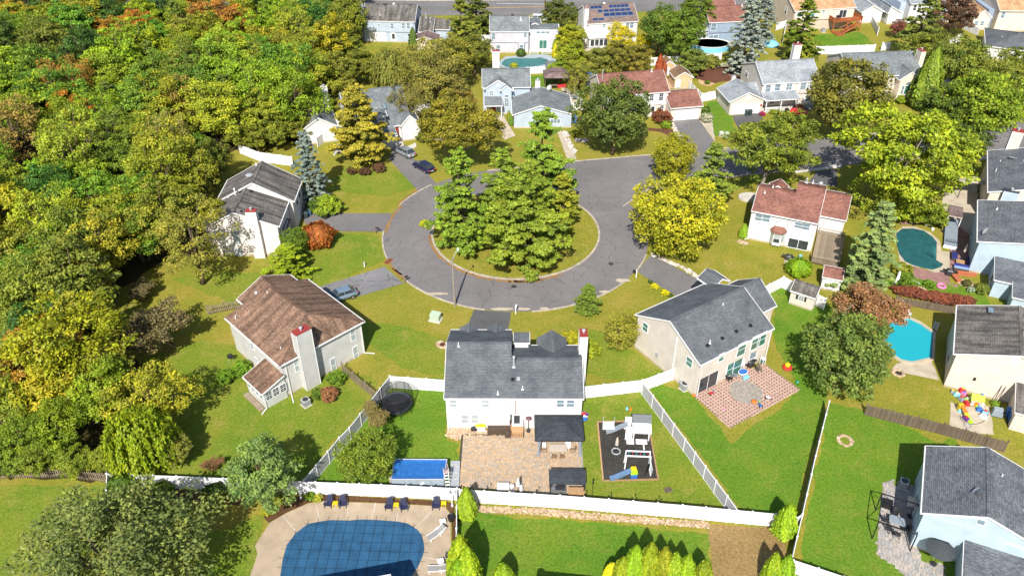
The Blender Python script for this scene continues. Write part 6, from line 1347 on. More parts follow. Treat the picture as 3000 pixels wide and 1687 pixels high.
# ---------------------------------------------------------------- trampoline
def trampoline(p, r=1.75):
    root = empty('trampoline', tuple(p), R(20), 'black trampoline with tall safety net on the back lawn', 'trampoline')
    MB().lathe([(r*.86,.84),(r*.86,.86)], 32).build('mat', col('tramp_mat', (.02,.02,.024)), root)
    MB().tube([(r*math.cos(a*2*math.pi/32), r*math.sin(a*2*math.pi/32), .86) for a in range(33)], .05, 6).build('frame_ring', M['dark_metal'], root)
    mb = MB(); n = 32
    mb.add([(k*r*math.cos(a*2*math.pi/n), k*r*math.sin(a*2*math.pi/n), z) for k, z in ((.87,.875),(.99,.88)) for a in range(n)], [(j,(j+1)%n,n+(j+1)%n,n+j)[::-1] for j in range(n)]); mb.build('spring_pad', col('tramp_pad', (.05,.06,.09)), root)
    t = NT('net'); t.set((.02,.02,.022,1), .7, .1); tr = t.n('BsdfTransparent'); mx = t.n('MixShader'); mx.inputs[0].default_value = .42; t.l(tr.outputs[0], mx.inputs[1]); t.l(t.b.outputs[0], mx.inputs[2]); t.l(mx.outputs[0], t.out.inputs[0])
    mb = MB(); mb.add([(r*k*math.cos(a*2*math.pi/n), r*k*math.sin(a*2*math.pi/n), z) for k, z in ((.99,.9),(1.02,1.8),(1.04,2.5)) for a in range(n)], [(i*n+j,i*n+(j+1)%n,(i+1)*n+(j+1)%n,(i+1)*n+j) for i in range(2) for j in range(n)]); mb.build('safety_net', t.m, root)
    mb = MB(); mb.add([(r*1.0*math.cos(a*2*math.pi/n), r*1.0*math.sin(a*2*math.pi/n), z) for z in (.35,.85) for a in range(n)], [(j,(j+1)%n,n+(j+1)%n,n+j) for j in range(n)]); mb.build('skirt', t.m, root)
    MB().tube([(r*1.04*math.cos(a*2*math.pi/32), r*1.04*math.sin(a*2*math.pi/32), 2.5) for a in range(33)], .025, 5).build('top_ring', BLK, root)
    for k in range(8):
        a = k*math.pi/4; c, s = math.cos(a), math.sin(a); MB().tube([(r*1.06*c,r*1.06*s,0),(r*1.1*c,r*1.1*s,1.6),(r*1.04*c,r*1.04*s,2.5)], .035, 6).build('pole', BLK, root)
    return root
trampoline(W('m', 190, 262))
# ---------------------------------------------------------------- gazebo and patio furniture of the white house
H1 = W(8,72,918,5.0); H1o = Vector((H1.x,H1.y,0))
def at1(x, y, z=0): return (H1o.x+x, H1o.y+y, z)
def gazebo(loc, sx, sy, label, ze=2.55, rise=.75, roofm=None, top=True, curtains=True, name='gazebo', rz=0, post=BLK):
    root = empty(name, loc, rz, label, 'gazebo'); roofm = roofm or shingle('gazebo_roof', (.05,.058,.068), .2); hx, hy = sx/2, sy/2
    k = .42; z2 = ze+rise*.72; mb = MB(); a = [(-hx,-hy,ze),(hx,-hy,ze),(hx,hy,ze),(-hx,hy,ze)]; b = [(-hx*k,-hy*k,z2),(hx*k,-hy*k,z2),(hx*k,hy*k,z2),(-hx*k,hy*k,z2)]
    mb.add(a+b, [(0,1,5,4),(1,2,6,5),(2,3,7,6),(3,0,4,7),(4,5,6,7),(3,2,1,0)]); ro = mb.build('roof', roofm, root)
    for i in range(4): mb2 = MB().bar(a[i], a[(i+1)%4], .06, .12).build('eave', M['dark_metal'], ro)
    if top:
        z3 = z2+.12; c = [(-hx*k*1.15,-hy*k*1.15,z3),(hx*k*1.15,-hy*k*1.15,z3),(hx*k*1.15,hy*k*1.15,z3),(-hx*k*1.15,hy*k*1.15,z3)]; zt = z3+rise*.3
        mb = MB(); mb.add(c+[(-hx*k*.7,0,zt),(hx*k*.7,0,zt)], [(0,1,5,4),(1,2,5),(2,3,4,5),(3,0,4),(3,2,1,0)]); mb.build('vent_roof', roofm, ro)
    for x in (-1,1):
        for y in (-1,1):
            px, py = x*(hx-.35), y*(hy-.3); MB().box(px-.06,px+.06,py-.06,py+.06,0,ze).build('post', post, root)
            if curtains and y < 0:
                mb = MB()
                for j in range(5): mb.tube([(px-x*.1+(j-2)*.07,py-.12,ze-.05),(px-x*.04+(j-2)*.035,py-.14,1.3),(px+(j-2)*.06,py-.16,.15)], [.07,.04,.06], 6)
                mb.build('curtain', col('curtain', (.24,.27,.31)), root)
    return root
gz = gazebo(at1(12.27,-1.98), 5.15, 3.8, 'dark two tier gazebo on the patio behind the white house')
def table(loc, sx, sy, h, mat, label, rz=0, name='patio_table', legm=None):
    root = empty(name, loc, rz, label, 'table'); MB().box(-sx/2,sx/2,-sy/2,sy/2,h-.05,h).build('table_top', mat, root, bevel=.01)
    for x in (-1,1):
        for y in (-1,1): MB().box(x*(sx/2-.1)-.04,x*(sx/2-.1)+.04,y*(sy/2-.1)-.04,y*(sy/2-.1)+.04,0,h-.051).build('leg', legm or mat, root)
    return root
def chair(loc, rz, mat, label, name='patio_chair', frame=None, group=None):
    root = empty(name, loc, rz, label, 'chair', group); fr = frame or M['dark_metal']
    MB().box(-.27,.27,-.27,.25,.40,.48).build('seat', mat, root, bevel=.02); MB().hexa([(-.27,.24,.46),(.27,.24,.46),(.27,.3,.46),(-.27,.3,.46),(-.25,.36,.95),(.25,.36,.95),(.25,.42,.95),(-.25,.42,.95)]).build('backrest', mat, root)
    for x in (-.24,.24):
        for y in (-.24,.24): MB().box(x-.02,x+.02,y-.02,y+.02,0,.40).build('leg', fr, root)
        MB().box(x-.03,x+.03,-.26,.26,.62,.66).build('armrest', fr, root)
    return root
table(at1(12.2,-3.1), 1.9, 1.0, .74, TANF, 'tan dining table under the dark gazebo')
for i, (x, y, a) in enumerate(((11.7,-4.05,180),(12.55,-4.05,180),(10.7,-3.2,90),(13.7,-3.2,-90))): chair(at1(x,y), R(a), col('brown_wicker_light', (.24,.15,.09)), ('left front brown wicker chair at the gazebo edge','right front brown wicker chair at the gazebo edge','brown wicker chair left of the gazebo table','brown wicker chair right of the gazebo table')[i], frame=TANF)
p = W('k',1210,235,.5); MB().box(-.3,.3,-.25,.25,0,.55).build('cushion_box', WHT, None, (p.x,p.y,0), label='white cushion stool under the gazebo, right side', cat='stool', bevel=.04)
p = W('k',970,238,.5); MB().box(-.22,.22,-.22,.22,0,.55).build('cushion_box', WHT, None, (p.x,p.y,0), label='white cushion stool under the gazebo, left side', cat='stool', bevel=.04)
for a, l in ((312,'left'),(358,'right')):
    p = W('k',a,100); root = empty('deck_box', (p.x,p.y,0), 0, f'{l} white bin with yellow lid at the house wall', 'bin'); MB().box(-.27,.27,-.25,.25,0,.75).build('body', WHT, root, bevel=.02); MB().hexa([(-.3,-.3,.75),(.3,-.3,.75),(.3,.3,.86),(-.3,.3,.86),(-.3,-.3,.8),(.3,-.3,.8),(.3,.3,.92),(-.3,.3,.92)]).build('lid', YEL, root)
p = W('k',270,115); root = empty('small_grill', (p.x,p.y,0), 0, 'small black grill cart left of the yellow lidded bins', 'grill'); MB().box(-.35,.35,-.25,.25,.3,.5).build('body', BLK, root, bevel=.05); MB().lathe([(.3,.5),(.28,.6),(.1,.66)],12).build('lid', M['dark_metal'], root)
p = W('k',512,128); root = empty('storage_bench', (p.x,p.y,0), 0, 'dark brown wicker storage bench against the back wall', 'bench'); MB().box(-1.2,1.2,-.35,.35,0,.75).build('body', WICK, root, bevel=.02)
for k in range(12): MB().box(-1.2+k*.2+.01,-1.01+k*.2,-.38,.36,.752,.80).build('lid_slat', WICK, root)
p = W('k',608,165); MB().box(-.33,.33,-.25,.25,0,.75).build('side_cabinet', WICK, None, (p.x,p.y,0), label='small dark cabinet beside the wooden back steps', cat='cabinet', bevel=.02)
p = W('k',415,95); root = empty('yellow_toy', (p.x,p.y,0), 0, 'yellow and black ride on toy at the house wall', 'toy'); MB().box(-.2,.2,-.12,.12,.1,.35).build('body', YEL, root, bevel=.05); MB().lathe([(.12,0),(.12,.2)],10,(-.2,0,0)).build('wheel', BLK, root); MB().lathe([(.12,0),(.12,.2)],10,(.2,0,0)).build('wheel', BLK, root)
p = W('k',695,140); root = empty('back_steps', (p.x,p.y,0), 0, 'wooden back steps with black railings at the patio', 'steps')
MB().box(-.75,.75,.35,1.2,0,.55).build('landing', M['cedar'], root)
for k in range(3): MB().box(-.7,.7,.35-.3*(k+1),.35-.3*k,0,.42-.14*k).build('step', M['cedar'], root)
for x in (-.75,.75):
    MB().tube([(x,1.2,1.5),(x,.4,1.5),(x,-.55,1.0),(x,-.6,.1)], .03, 6).build('handrail', BLK, root)
for k in range(8): MB().box(-.72+k*.2,-.69+k*.2,-.62,-.58,.05,.62).build('gate_bar', BLK, root)
p = W('k',812,115); root = empty('patio_heater', (p.x,p.y,0), 0, 'slim dark patio heater pole against the white wall', 'heater'); MB().tube([(0,0,0),(0,0,2.0)],.04,8).build('pole', M['dark_metal'], root); MB().lathe([(.1,1.95),(.35,2.05),(.05,2.2)],12).build('hood', col('heater_hood',(.14,.07,.08)), root); MB().lathe([(.25,0),(.2,.3),(.05,.35)],12).build('base', M['dark_metal'], root)
p = W('k',560,705); root = empty('white_bench', (p.x,p.y,0), 0, 'white patio bench standing near the long fence', 'bench'); MB().box(-.62,.62,-.25,.2,.38,.46).build('seat', WHT, root); MB().box(-.62,.62,.18,.26,.40,.95).build('backrest', WHT, root)
for x in (-.55,.55): MB().box(x-.04,x+.04,-.22,.22,0,.38).build('leg', WHT, root)
p = W('k',648,715); MB().lathe([(.2,0),(.22,.05),(.1,.1),(.1,.75),(.24,.8),(.24,.9)],12).build('bird_bath', WHT, None, (p.x,p.y,0), label='white pedestal between the white bench and folded umbrella', cat='pedestal')
def umbrella_closed(loc, h, mat, label, base='round', tilt=0, bm=None):
    root = empty('umbrella', loc, RNG.random()*3, label, 'umbrella'); MB().tube([(0,0,0),(0,0,h)], .025, 6).build('pole', M['dark_metal'], root)
    MB().lathe([(.05,h*.42),(.2,h*.5),(.17,h*.72),(.1,h*.92),(.03,h)], 10).build('folded_canopy', mat, root)
    MB().lathe([(.32,0),(.32,.06),(.08,.12),(.05,.3)], 16).build('base', bm or M['dark_metal'], root); return root
def umbrella_open(loc, r, h, mat, label, n=8, rise=.4):
    root = empty('umbrella', loc, RNG.random(), label, 'umbrella'); MB().tube([(0,0,0),(0,0,h+rise)], .03, 6).build('pole', M['dark_metal'], root)
    V = []; 
    for k, (f_, dz) in enumerate(((1,0),(.6,.5),(.25,.85))): V += [(r*f_*math.cos(2*math.pi*j/n)*(1 if j % 2 == 0 else .97), r*f_*math.sin(2*math.pi*j/n), h+rise*dz) for j in range(n)]
    V.append((0,0,h+rise)); mb = MB(); mb.add(V, [(i*n+j,i*n+(j+1)%n,(i+1)*n+(j+1)%n,(i+1)*n+j) for i in range(2) for j in range(n)] + [(2*n+j,2*n+(j+1)%n,3*n) for j in range(n)]); mb.build('canopy', mat, root)
    for j in range(n): MB().tube([(0,0,h+rise*.9),(r*.97*math.cos(2*math.pi*j/n), r*.97*math.sin(2*math.pi*j/n), h-.02)], .012, 4).build('rib', M['dark_metal'], root)
    MB().lathe([(.3,0),(.3,.08),(.05,.12)], 12).build('base', M['dark_metal'], root); return root
p = W('k',708,730); umbrella_closed((p.x,p.y,0), 2.3, WHT, 'folded white umbrella near the long white fence')
p = W('k',738,720); MB().box(-.14,.14,-.3,.3,0,.8).build('side_cabinet', WHT, None, (p.x,p.y,0), label='narrow white cabinet beside the folded white umbrella', cat='cabinet')
# bar pavilion
bp = W('k',1195,760); root = empty('bar_pavilion', (bp.x,bp.y,0), R(-1), 'wooden patio bar with dark sloping roof at the fence', 'pavilion'); rf = M['gazebo_roof'] if 'gazebo_roof' in M else bpy.data.materials['gazebo_roof']
MB().hexa([(-1.85,-.35,2.15),(1.85,-.35,2.15),(1.85,1.25,2.5),(-1.85,1.25,2.5),(-1.85,-.35,2.25),(1.85,-.35,2.25),(1.85,1.25,2.6),(-1.85,1.25,2.6)]).build('roof', rf, root)
for x in (-1.7,1.7):
    for y in (-.2,1.1): MB().box(x-.06,x+.06,y-.06,y+.06,0,2.2).build('post', M['dark_metal'], root)
for k in range(7): MB().box(.15,1.75,-.3,-.26,.12+k*.14,.245+k*.14).build('bar_plank', M['cedar'], root)
MB().box(.1,1.8,-.4,.2,1.1,1.16).build('counter', M['cedar'], root); MB().box(-1.6,-.1,-.1,.5,0,.9).build('grill_cabinet', M['steel'], root); MB().box(-1.2,-.2,-.05,.45,.9,1.15).build('grill_hood', M['dark_metal'], root, bevel=.06)
for i in range(6):
    p = W('21', (1100,1475,1850,2040,2230,2415)[i], (795,822,850,865,880,893)[i], 1.9); root = empty('torch', (p.x,p.y+.2,0), 0, f'black garden torch behind the long patio fence, number {i+1} from the left', 'torch', 'garden torches'); MB().tube([(0,0,0),(0,0,2.0)],.02,6).build('pole', BLK, root); MB().lathe([(.04,2.0),(.07,2.05),(.06,2.22),(.02,2.25)],8).build('burner', BLK, root)
p = W('21',1890,860); root = empty('torch', (p.x,p.y,0), 0, 'tall black torch standing on the lawn by the patio bar', 'torch', 'garden torches'); MB().tube([(0,0,0),(0,0,2.2)],.025,6).build('pole', BLK, root); MB().lathe([(.05,2.2),(.1,2.26),(.08,2.5),(.02,2.55)],8).build('burner', BLK, root)
p = W('l',35,190); root = empty('inflatable_toy', (p.x,p.y,0), .3, 'crumpled red, white and blue inflatables at the white house corner', 'float')
for i, (m_, x, y, z, r_) in enumerate(((REDP,0,.3,.5,.35),(WHT,.1,0,.35,.3),(BLUP,-.1,-.3,.25,.38),(PURP,.2,-.1,.7,.22),(TEAL,.1,.6,.3,.25))): MB().lathe([(.05,0),(r_,.1),(r_*.8,.35),(.05,.45)],9,(x,y,z-.25),0,1,.6).build('float_ring', m_, root)
# ---------------------------------------------------------------- playground
def playtower():
    p = W('l',520,345); root = empty('playset', (p.x,p.y,0), R(-3), 'white wooden play tower with dark roof and grey slide', 'playset')
    for x in (-.9,.75):
        for y in (-.6,.9): MB().box(x-.06,x+.06,y-.06,y+.06,0,2.3).build('post', WHT, root)
    MB().box(-1.0,.85,-.7,1.0,1.15,1.22).build('platform', WHT, root)
    mb = MB(); mb.add([(-1.1,-.1,2.15),(.95,-.1,2.15),(.95,.6,2.75),(-1.1,.6,2.75),(.95,1.3,2.15),(-1.1,1.3,2.15)], [(0,1,2,3),(3,2,4,5),(0,3,5),(1,4,2)]); mb.build('roof', col('play_roof',(.09,.10,.11)), root)
    MB().hexa([(-.9,-1.3,1.75),(.9,-1.3,1.75),(.9,-.15,2.1),(-.9,-.15,2.1),(-.9,-1.3,1.8),(.9,-1.3,1.8),(.9,-.15,2.15),(-.9,-.15,2.15)]).build('awning', WHT, root)
    for k in range(6): MB().box(-.95+k*.3,-.85+k*.3,.95,1.0,1.22,1.9).build('baluster', WHT, root)
    for k in range(7): MB().box(-1.75,-1.1,-.5+k*.22,-.4+k*.22,.9+.0*k,.98).build('ladder_slat', WHT, root)
    for y in (-.55,1.0): MB().box(-1.8,-1.05,y-.05,y+.05,0,1.9).build('side_frame', WHT, root)
    mb = MB(); pr = [(-1.5,.6,1.2),(-2.3,.5,.8),(-3.2,.3,.35),(-3.8,.2,.25)]
    for a, b in zip(pr, pr[1:]): mb.bar(a,b,.5,.05); mb.bar((a[0],a[1]+.26,a[2]+.08),(b[0],b[1]+.26,b[2]+.08),.05,.18); mb.bar((a[0],a[1]-.26,a[2]+.08),(b[0],b[1]-.26,b[2]+.08),.05,.18)
    mb.build('slide', GREYP, root); MB().box(-1.7,-.9,-1.7,-.9,.5,.56).build('table_board', WHT, root); MB().box(-.7,.5,-1.7,-1.0,.55,.61).build('table_board', WHT, root); MB().box(.1,.25,-2.2,-1.2,.02,.12).build('beam', WHT, root)
playtower()
p = W('l',238,300); root = empty('activity_board', (p.x,p.y,0), 0, 'white board panel on two posts in the mulch playground', 'panel'); MB().hexa([(-.6,-.35,.6),(.6,-.35,.6),(.6,.25,1.2),(-.6,.25,1.2),(-.6,-.37,.65),(.6,-.37,.65),(.6,.23,1.25),(-.6,.23,1.25)]).build('panel', WHT, root)
for x in (-.6,.6): MB().box(x-.04,x+.04,.22,.3,0,1.9).build('post', M['galv'], root)
p = W('l',306,478); root = umbrella_closed((p.x,p.y,0), 2.3, TANF, 'folded tan umbrella standing in the mulch playground'); MB().tube([(.45*math.cos(k*.4),.45*math.sin(k*.4),.12) for k in range(17)], .07, 6).build('weight_ring', M['galv'], root)
p = W('l',485,600); root = empty('swing_frame', (p.x,p.y,0), R(-3), 'white monkey bar frame in the mulch playground', 'playset'); 
for y in (-.35,.35):
    MB().bar((-1.3,y,1.9),(1.3,y,1.9),.12,.12).build('top_beam', WHT, root)
    for x in (-1.25,1.25): MB().bar((x*1.06,y*1.3,0),(x,y,1.9),.12,.12).build('leg', WHT, root)
for k in range(6): MB().tube([(-1.0+k*.4,-.35,1.9),(-1.0+k*.4,.35,1.9)],.03,6).build('rung', (TEAL,REDP)[k%2], root)
p = W('l',455,690); root = empty('toy_slide', (p.x,p.y,0), R(6), 'blue toddler slide with yellow and green climber on the mulch', 'slide')
MB().box(-.35,.35,-.3,.4,0,.5).build('base', BLUP, root, bevel=.05); MB().box(-.38,.38,-.25,.45,.5,.85).build('platform', LIMP, root, bevel=.06); MB().box(-.3,.3,.0,.5,.85,1.1).build('arch', YEL, root, bevel=.08)
mb = MB(); pr = [(-.3,.1,.85),(-1.2,0,.5),(-2.1,-.12,.2),(-2.5,-.15,.15)]
for a, b in zip(pr, pr[1:]): mb.bar(a,b,.5,.05); mb.bar((a[0],a[1]+.26,a[2]+.06),(b[0],b[1]+.26,b[2]+.06),.06,.16); mb.bar((a[0],a[1]-.26,a[2]+.06),(b[0],b[1]-.26,b[2]+.06),.06,.16)
mb.build('chute', col('slide_blue',(.12,.20,.32)), root)
p = W('l',352,695); MB().lathe([(.1,0),(.14,.25),(.15,.28)],12).build('bucket', TEAL, None, (p.x,p.y,.03), label='teal bucket on the playground mulch', cat='bucket')
p = W('l',610,660); root = empty('toy_bench', (p.x,p.y,0), R(70), 'white and black toy easel at the playground edge', 'toy'); MB().hexa([(-.5,-.05,.1),(.5,-.05,.1),(.5,.03,.1),(-.5,.03,.1),(-.5,.2,1.0),(.5,.2,1.0),(.5,.25,1.0),(-.5,.25,1.0)]).build('white_board', WHT, root); MB().hexa([(-.5,.5,.1),(.5,.5,.1),(.5,.58,.1),(-.5,.58,.1),(-.5,.27,1.0),(.5,.27,1.0),(.5,.31,1.0),(-.5,.31,1.0)]).build('black_board', BLK, root)
p = W('l',360,270); MB().lathe([(.1,0),(.3,.05),(.32,.25),(.1,.3)],12,(0,0,0),0,1.2,.6).build('toy_dinghy', M['galv'], None, (p.x,p.y,.03), label='small grey sand tray on the playground mulch', cat='toy')
for i, (a, b, m_, l) in enumerate(((400,115,LBLU,'pale blue lawn toy above the playground'),(430,120,ORA,'orange lawn toy above the playground'))):
    p = W('l',a,b); o = MB().lathe([(.14,0),(.17,.12),(.06,.3),(.06,.45)],8).build('lawn_toy', m_, None, (p.x,p.y,0), R(40), label=l, cat='toy')
p = W('21',2468,805); root = empty('wooden_pallet', (p.x,p.y,0), R(20), 'small brown wooden crate on the lawn right of the playground', 'crate')
for k in range(4): MB().box(-.35,.35,-.3+k*.17,-.2+k*.17,.1,.16).build('slat', M['grey_wood'], root)
for x in (-.33,.33): MB().box(x-.04,x+.04,-.32,.34,0,.1).build('bearer', M['grey_wood'], root)
# ---------------------------------------------------------------- pool deck furniture
def adirondack(loc, rz, label):
    root = empty('adirondack_chair', loc, rz, label, 'chair', 'dark adirondack chairs along the white fence'); m_ = NAVY
    for k in range(5): MB().hexa([(-.26+k*.105,.28,.28),(-.165+k*.105,.28,.28),(-.165+k*.105,.31,.28),(-.26+k*.105,.31,.28),(-.28+k*.113,.62,1.0-.04*abs(k-2)),(-.175+k*.113,.62,1.0-.04*abs(k-2)),(-.175+k*.113,.65,1.0-.04*abs(k-2)),(-.28+k*.113,.65,1.0-.04*abs(k-2))]).build('back_slat', m_, root)
    for k in range(5): MB().box(-.28,.28,-.38+k*.135,-.27+k*.135,.40-k*.03,.43-k*.03).build('seat_slat', m_, root)
    for x in (-.33,.33): MB().box(x-.07,x+.07,-.42,.38,.58,.61).build('armrest', m_, root); MB().box(x-.025,x+.025,-.36,-.26,0,.58).build('front_leg', m_, root); MB().hexa([(x-.02,-.3,.32),(x+.02,-.3,.32),(x+.02,.5,0),(x-.02,.5,0),(x-.02,-.3,.44),(x+.02,-.3,.44),(x+.02,.5,.12),(x-.02,.5,.12)]).build('rear_leg', m_, root)
    return root
for i, (a, b, ang) in enumerate(((240,232,-8),(358,232,8),(745,255,-6),(868,262,12),(1135,250,0))): p = W('n',a,b); adirondack((p.x,p.y,.03), R(ang), f'dark adirondack chair, number {i+1} from the left along the pool fence')
for i, (a, b) in enumerate(((295,232),(803,245),(1200,232))):
    p = W('n',a,b); root = empty('side_table', (p.x,p.y,.03), 0, f'yellow plastic side table, number {i+1} from the left by the pool', 'table', 'yellow side tables'); MB().box(-.27,.27,-.25,.25,.4,.45).build('table_top', YEL, root, bevel=.02)
    for x in (-.22,.22):
        for y in (-.2,.2): MB().box(x-.03,x+.03,y-.03,y+.03,0,.4).build('leg', YEL, root)
def lounger(loc, rz, label):
    root = empty('sun_lounger', loc, rz, label, 'lounger'); 
    MB().box(-1.0,.35,-.3,.3,.32,.36).build('sling_seat', GFAB, root); MB().hexa([(.35,-.3,.32),(.95,-.3,.72),(.95,.3,.72),(.35,.3,.32),(.35,-.3,.36),(.93,-.3,.76),(.93,.3,.76),(.35,.3,.36)]).build('sling_back', GFAB, root)
    for y in (-.33,.33):
        MB().bar((-1.0,y,.34),(.4,y,.34),.06,.06).build('side_rail', WHT, root); MB().bar((.38,y,.34),(.98,y,.76),.06,.06).build('back_rail', WHT, root)
        for x in (-.8,.3): MB().bar((x,y,.32),(x-.06,y,0),.06,.06).build('leg', WHT, root)
        MB().bar((.0,y,.55),(.5,y,.58),.05,.05).build('armrest', WHT, root)
    return root
for a, b, c, d, l in ((1060,530,1215,400,'white sun lounger at the right pool edge, upper one'),(1085,775,1230,745,'white sun lounger at the right pool edge, lower one')):
    p, q_ = W('n',a,b), W('n',c,d,.5); v = q_-p; lounger(((p.x+q_.x)/2,(p.y+q_.y)/2,.03), math.atan2(v.y,v.x), l)
for a, b, l in ((1190,360,'white side table above the upper lounger'),(1172,690,'white slatted side table above the lower lounger')):
    p = W('n',a,b,.4); table((p.x,p.y,.03), .6, .5, .45, WHT, l, .3, 'side_table')
p = W('n',1262,350); o = MB().lathe([(.3,0),(.36,.5),(.38,.55),(.3,.5)],14).build('planter', BLK, None, (p.x,p.y,.03), label='black tub planter at the deck corner', cat='planter'); MB().lathe([(.33,.42),(.33,.44)],14).build('soil', M['bed'], o)
p = W('n',1232,700); umbrella_closed((p.x,p.y,.03), 1.6, NAVY, 'small folded dark umbrella beside the lower lounger')
for a, b, l in ((1270,235,'white globe lamp post at the right end of the pool fence'),(5,170,'white lamp post at the left end of the pool fence')):
    p = W('n',a,b); root = empty('lamp_post', (p.x,p.y,0), 0, l, 'lamp'); MB().lathe([(.11,0),(.12,.2),(.06,.3),(.05,1.8),(.07,1.85)],10).build('post', WHT, root); MB().bar((-.3,0,1.8),(.3,0,1.8),.04,.04).build('crossbar', WHT, root)
    for x in (-.3,.3): MB().lathe([(.03,1.8),(.12,1.9),(.15,2.02),(.1,2.14),(.02,2.18)],10,(x,0,0)).build('globe', col('globe',(.55,.57,.6),.2), root)
p = W('n',172,60,1.2); MB().lathe([(.24,0),(.26,.03),(.1,.05)],14,(0,0,0),0,1.2,.8).build('wall_ornament', TEAL, None, (p.x,p.y-.1,p.z), label='round teal plaque hanging on the pool fence', cat='plaque').rotation_euler.x = R(90)
for i, (a, b, m_) in enumerate(((303,155,NAVY),(482,160,REDP),(655,171,PURP),(815,175,TANF))):
    p = W('y4',a,b,1.1); root = empty('fence_ornament', (p.x,p.y-.09,p.z), 0, ('blue','red and blue','purple','tan')[i]+' butterfly ornament on the lower left white fence', 'ornament')
    for x, s in ((-.11,1),(.11,-1)): MB().hexa([(x-.1,-.01,-.1),(x+.1,-.01,-.12*s),(x+.1,.01,-.12*s),(x-.1,.01,-.1),(x-.13,-.01,.12),(x+.12,-.01,.1),(x+.12,.01,.1),(x-.13,.01,.12)]).build('wing', m_, root)
    MB().tube([(0,0,-.1),(0,0,.12)],.02,6).build('body', BLK, root)
# ---------------------------------------------------------------- street furniture
b = W('11',857,862); root = empty('street_lamp', (b.x,b.y,0), 0, 'wooden street lamp pole with white curved arm at the kerb', 'street lamp')
MB().tube([(0,0,-.2),(-.03,0,4),(-.02,.02,7.7)], [.16,.13,.10], 9).build('pole', M['bark_grey'], root)
hd = W('11',880,440,8.6) - Vector((b.x,b.y,0)); MB().tube([(-.02,.02,7.3),(hd.x*.25,hd.y*.25,7.9),(hd.x*.7,hd.y*.7,8.45),(hd.x,hd.y,8.6)], .045, 6).build('arm', M['galv'], root)
o = MB().lathe([(.04,-.1),(.15,-.06),(.19,.05),(.1,.14),(.02,.15)],10,(0,0,0),0,.75,2.1).build('lamp_head', col('lamp_white',(.7,.72,.74)), root, (hd.x,hd.y+.15,8.6))
def mailbox(p, label, post, box, rz=0, arm=True):
    root = empty('mailbox', (p.x,p.y,0), rz, label, 'mailbox'); MB().box(-.06,.06,-.06,.06,0,1.15).build('post', post, root)
    if arm: MB().box(-.05,.05,-.1,.5,.85,.93).build('arm', post, root); MB().hexa([(-.05,-.06,1.15),(.05,-.06,1.15),(.05,.06,1.15),(-.05,.06,1.15),(-.02,-.02,1.28),(.02,-.02,1.28),(.02,.02,1.28),(-.02,.02,1.28)]).build('finial', post, root)
    mb = MB(); mb.tube([(0,.05,1.02),(0,.55,1.02)], .12, 10); mb.box(-.12,.12,.05,.55,.90,1.02); mb.build('box', box, root); MB().box(.12,.135,.3,.34,1.0,1.16).build('flag', REDP, root); return root
mailbox(W('11',1316,918), 'white mailbox post at the kerb behind the white house', WHT, WHT, R(-10)); mailbox(W('11',2225,645), 'white mailbox post with black box at the beige house driveway', WHT, BLK, R(60)); mailbox(W('11',478,690), 'dark mailbox with grey post at the cracked driveway', M['old_wood'], BLK, R(-50)); mailbox(W('11',262,315), 'dark brown mailbox at the pinkish house driveway', M['grey_wood'], BLK, R(-90)); mailbox(W('y3',168,335), 'white mailbox at the far road bend', WHT, WHT, R(20))
p = W('11',712,965); root = empty('utility_box', (p.x,p.y,0), R(-18), 'pale green utility box on the front lawn', 'utility box'); MB().box(-.8,.8,-.65,.65,0,.12).build('pad', M['concrete_pale'], root); MB().hexa([(-.65,-.5,.12),(.65,-.5,.12),(.65,.5,.12),(-.65,.5,.12),(-.62,-.47,.85),(.62,-.47,.85),(.62,.47,1.0),(-.62,.47,1.0)]).build('cabinet', M['green_box'], root, bevel=.03); MB().hexa([(-.68,-.52,.85),(.68,-.52,.85),(.68,.5,1.0),(-.68,.5,1.0),(-.66,-.5,.92),(.66,-.5,.92),(.66,.48,1.07),(-.66,.48,1.07)]).build('lid', M['green_box'], root)
p = W('11',176,565); root = empty('utility_marker', (p.x,p.y,0), 0, 'white pipe marker post on the left front lawn', 'marker'); MB().lathe([(.09,0),(.09,.65)],8).build('post', WHT, root); MB().lathe([(.12,.65),(.12,.8),(.04,.85)],8).build('cap', M['galv'], root)
p = W('11',358,525); root = empty('storm_drain', (p.x,p.y,0), R(55), 'rusty storm drain inlet at the left kerb', 'drain'); MB().box(-.75,.75,-.35,.35,.0,.06).build('frame', col('rust',(.30,.09,.03)), root)
for k in range(7): MB().box(-.66+k*.2,-.58+k*.2,-.28,.28,.061,.085).build('bar', M['dark_metal'], root)
for a, b, l in ((1303,715,'round'),(2035,545,'small')):
    p = W('11',a,b); MB().lathe([(.38,.046),(.38,.056),(.3,.058)],18).build('manhole_cover', M['mulch'], None, (p.x,p.y,0), label=f'{l} dark manhole cover in the cul-de-sac asphalt', cat='manhole')
p = W('b',1058,190); root = empty('utility_pole', (p.x,p.y,0), 0, 'tall brown utility pole at the far road', 'utility pole'); MB().tube([(0,0,-.2),(0,0,11)], [.17,.12], 9).build('pole', col('pole_brown',(.13,.065,.03)), root); MB().box(-1.2,1.2,-.06,.06,10,10.12).build('crossarm', M['bark'], root)
for x in (-1.1,1.1): MB().lathe([(.04,10.12),(.06,10.2),(.03,10.3)],8,(x,0,0)).build('insulator', M['galv'], root)
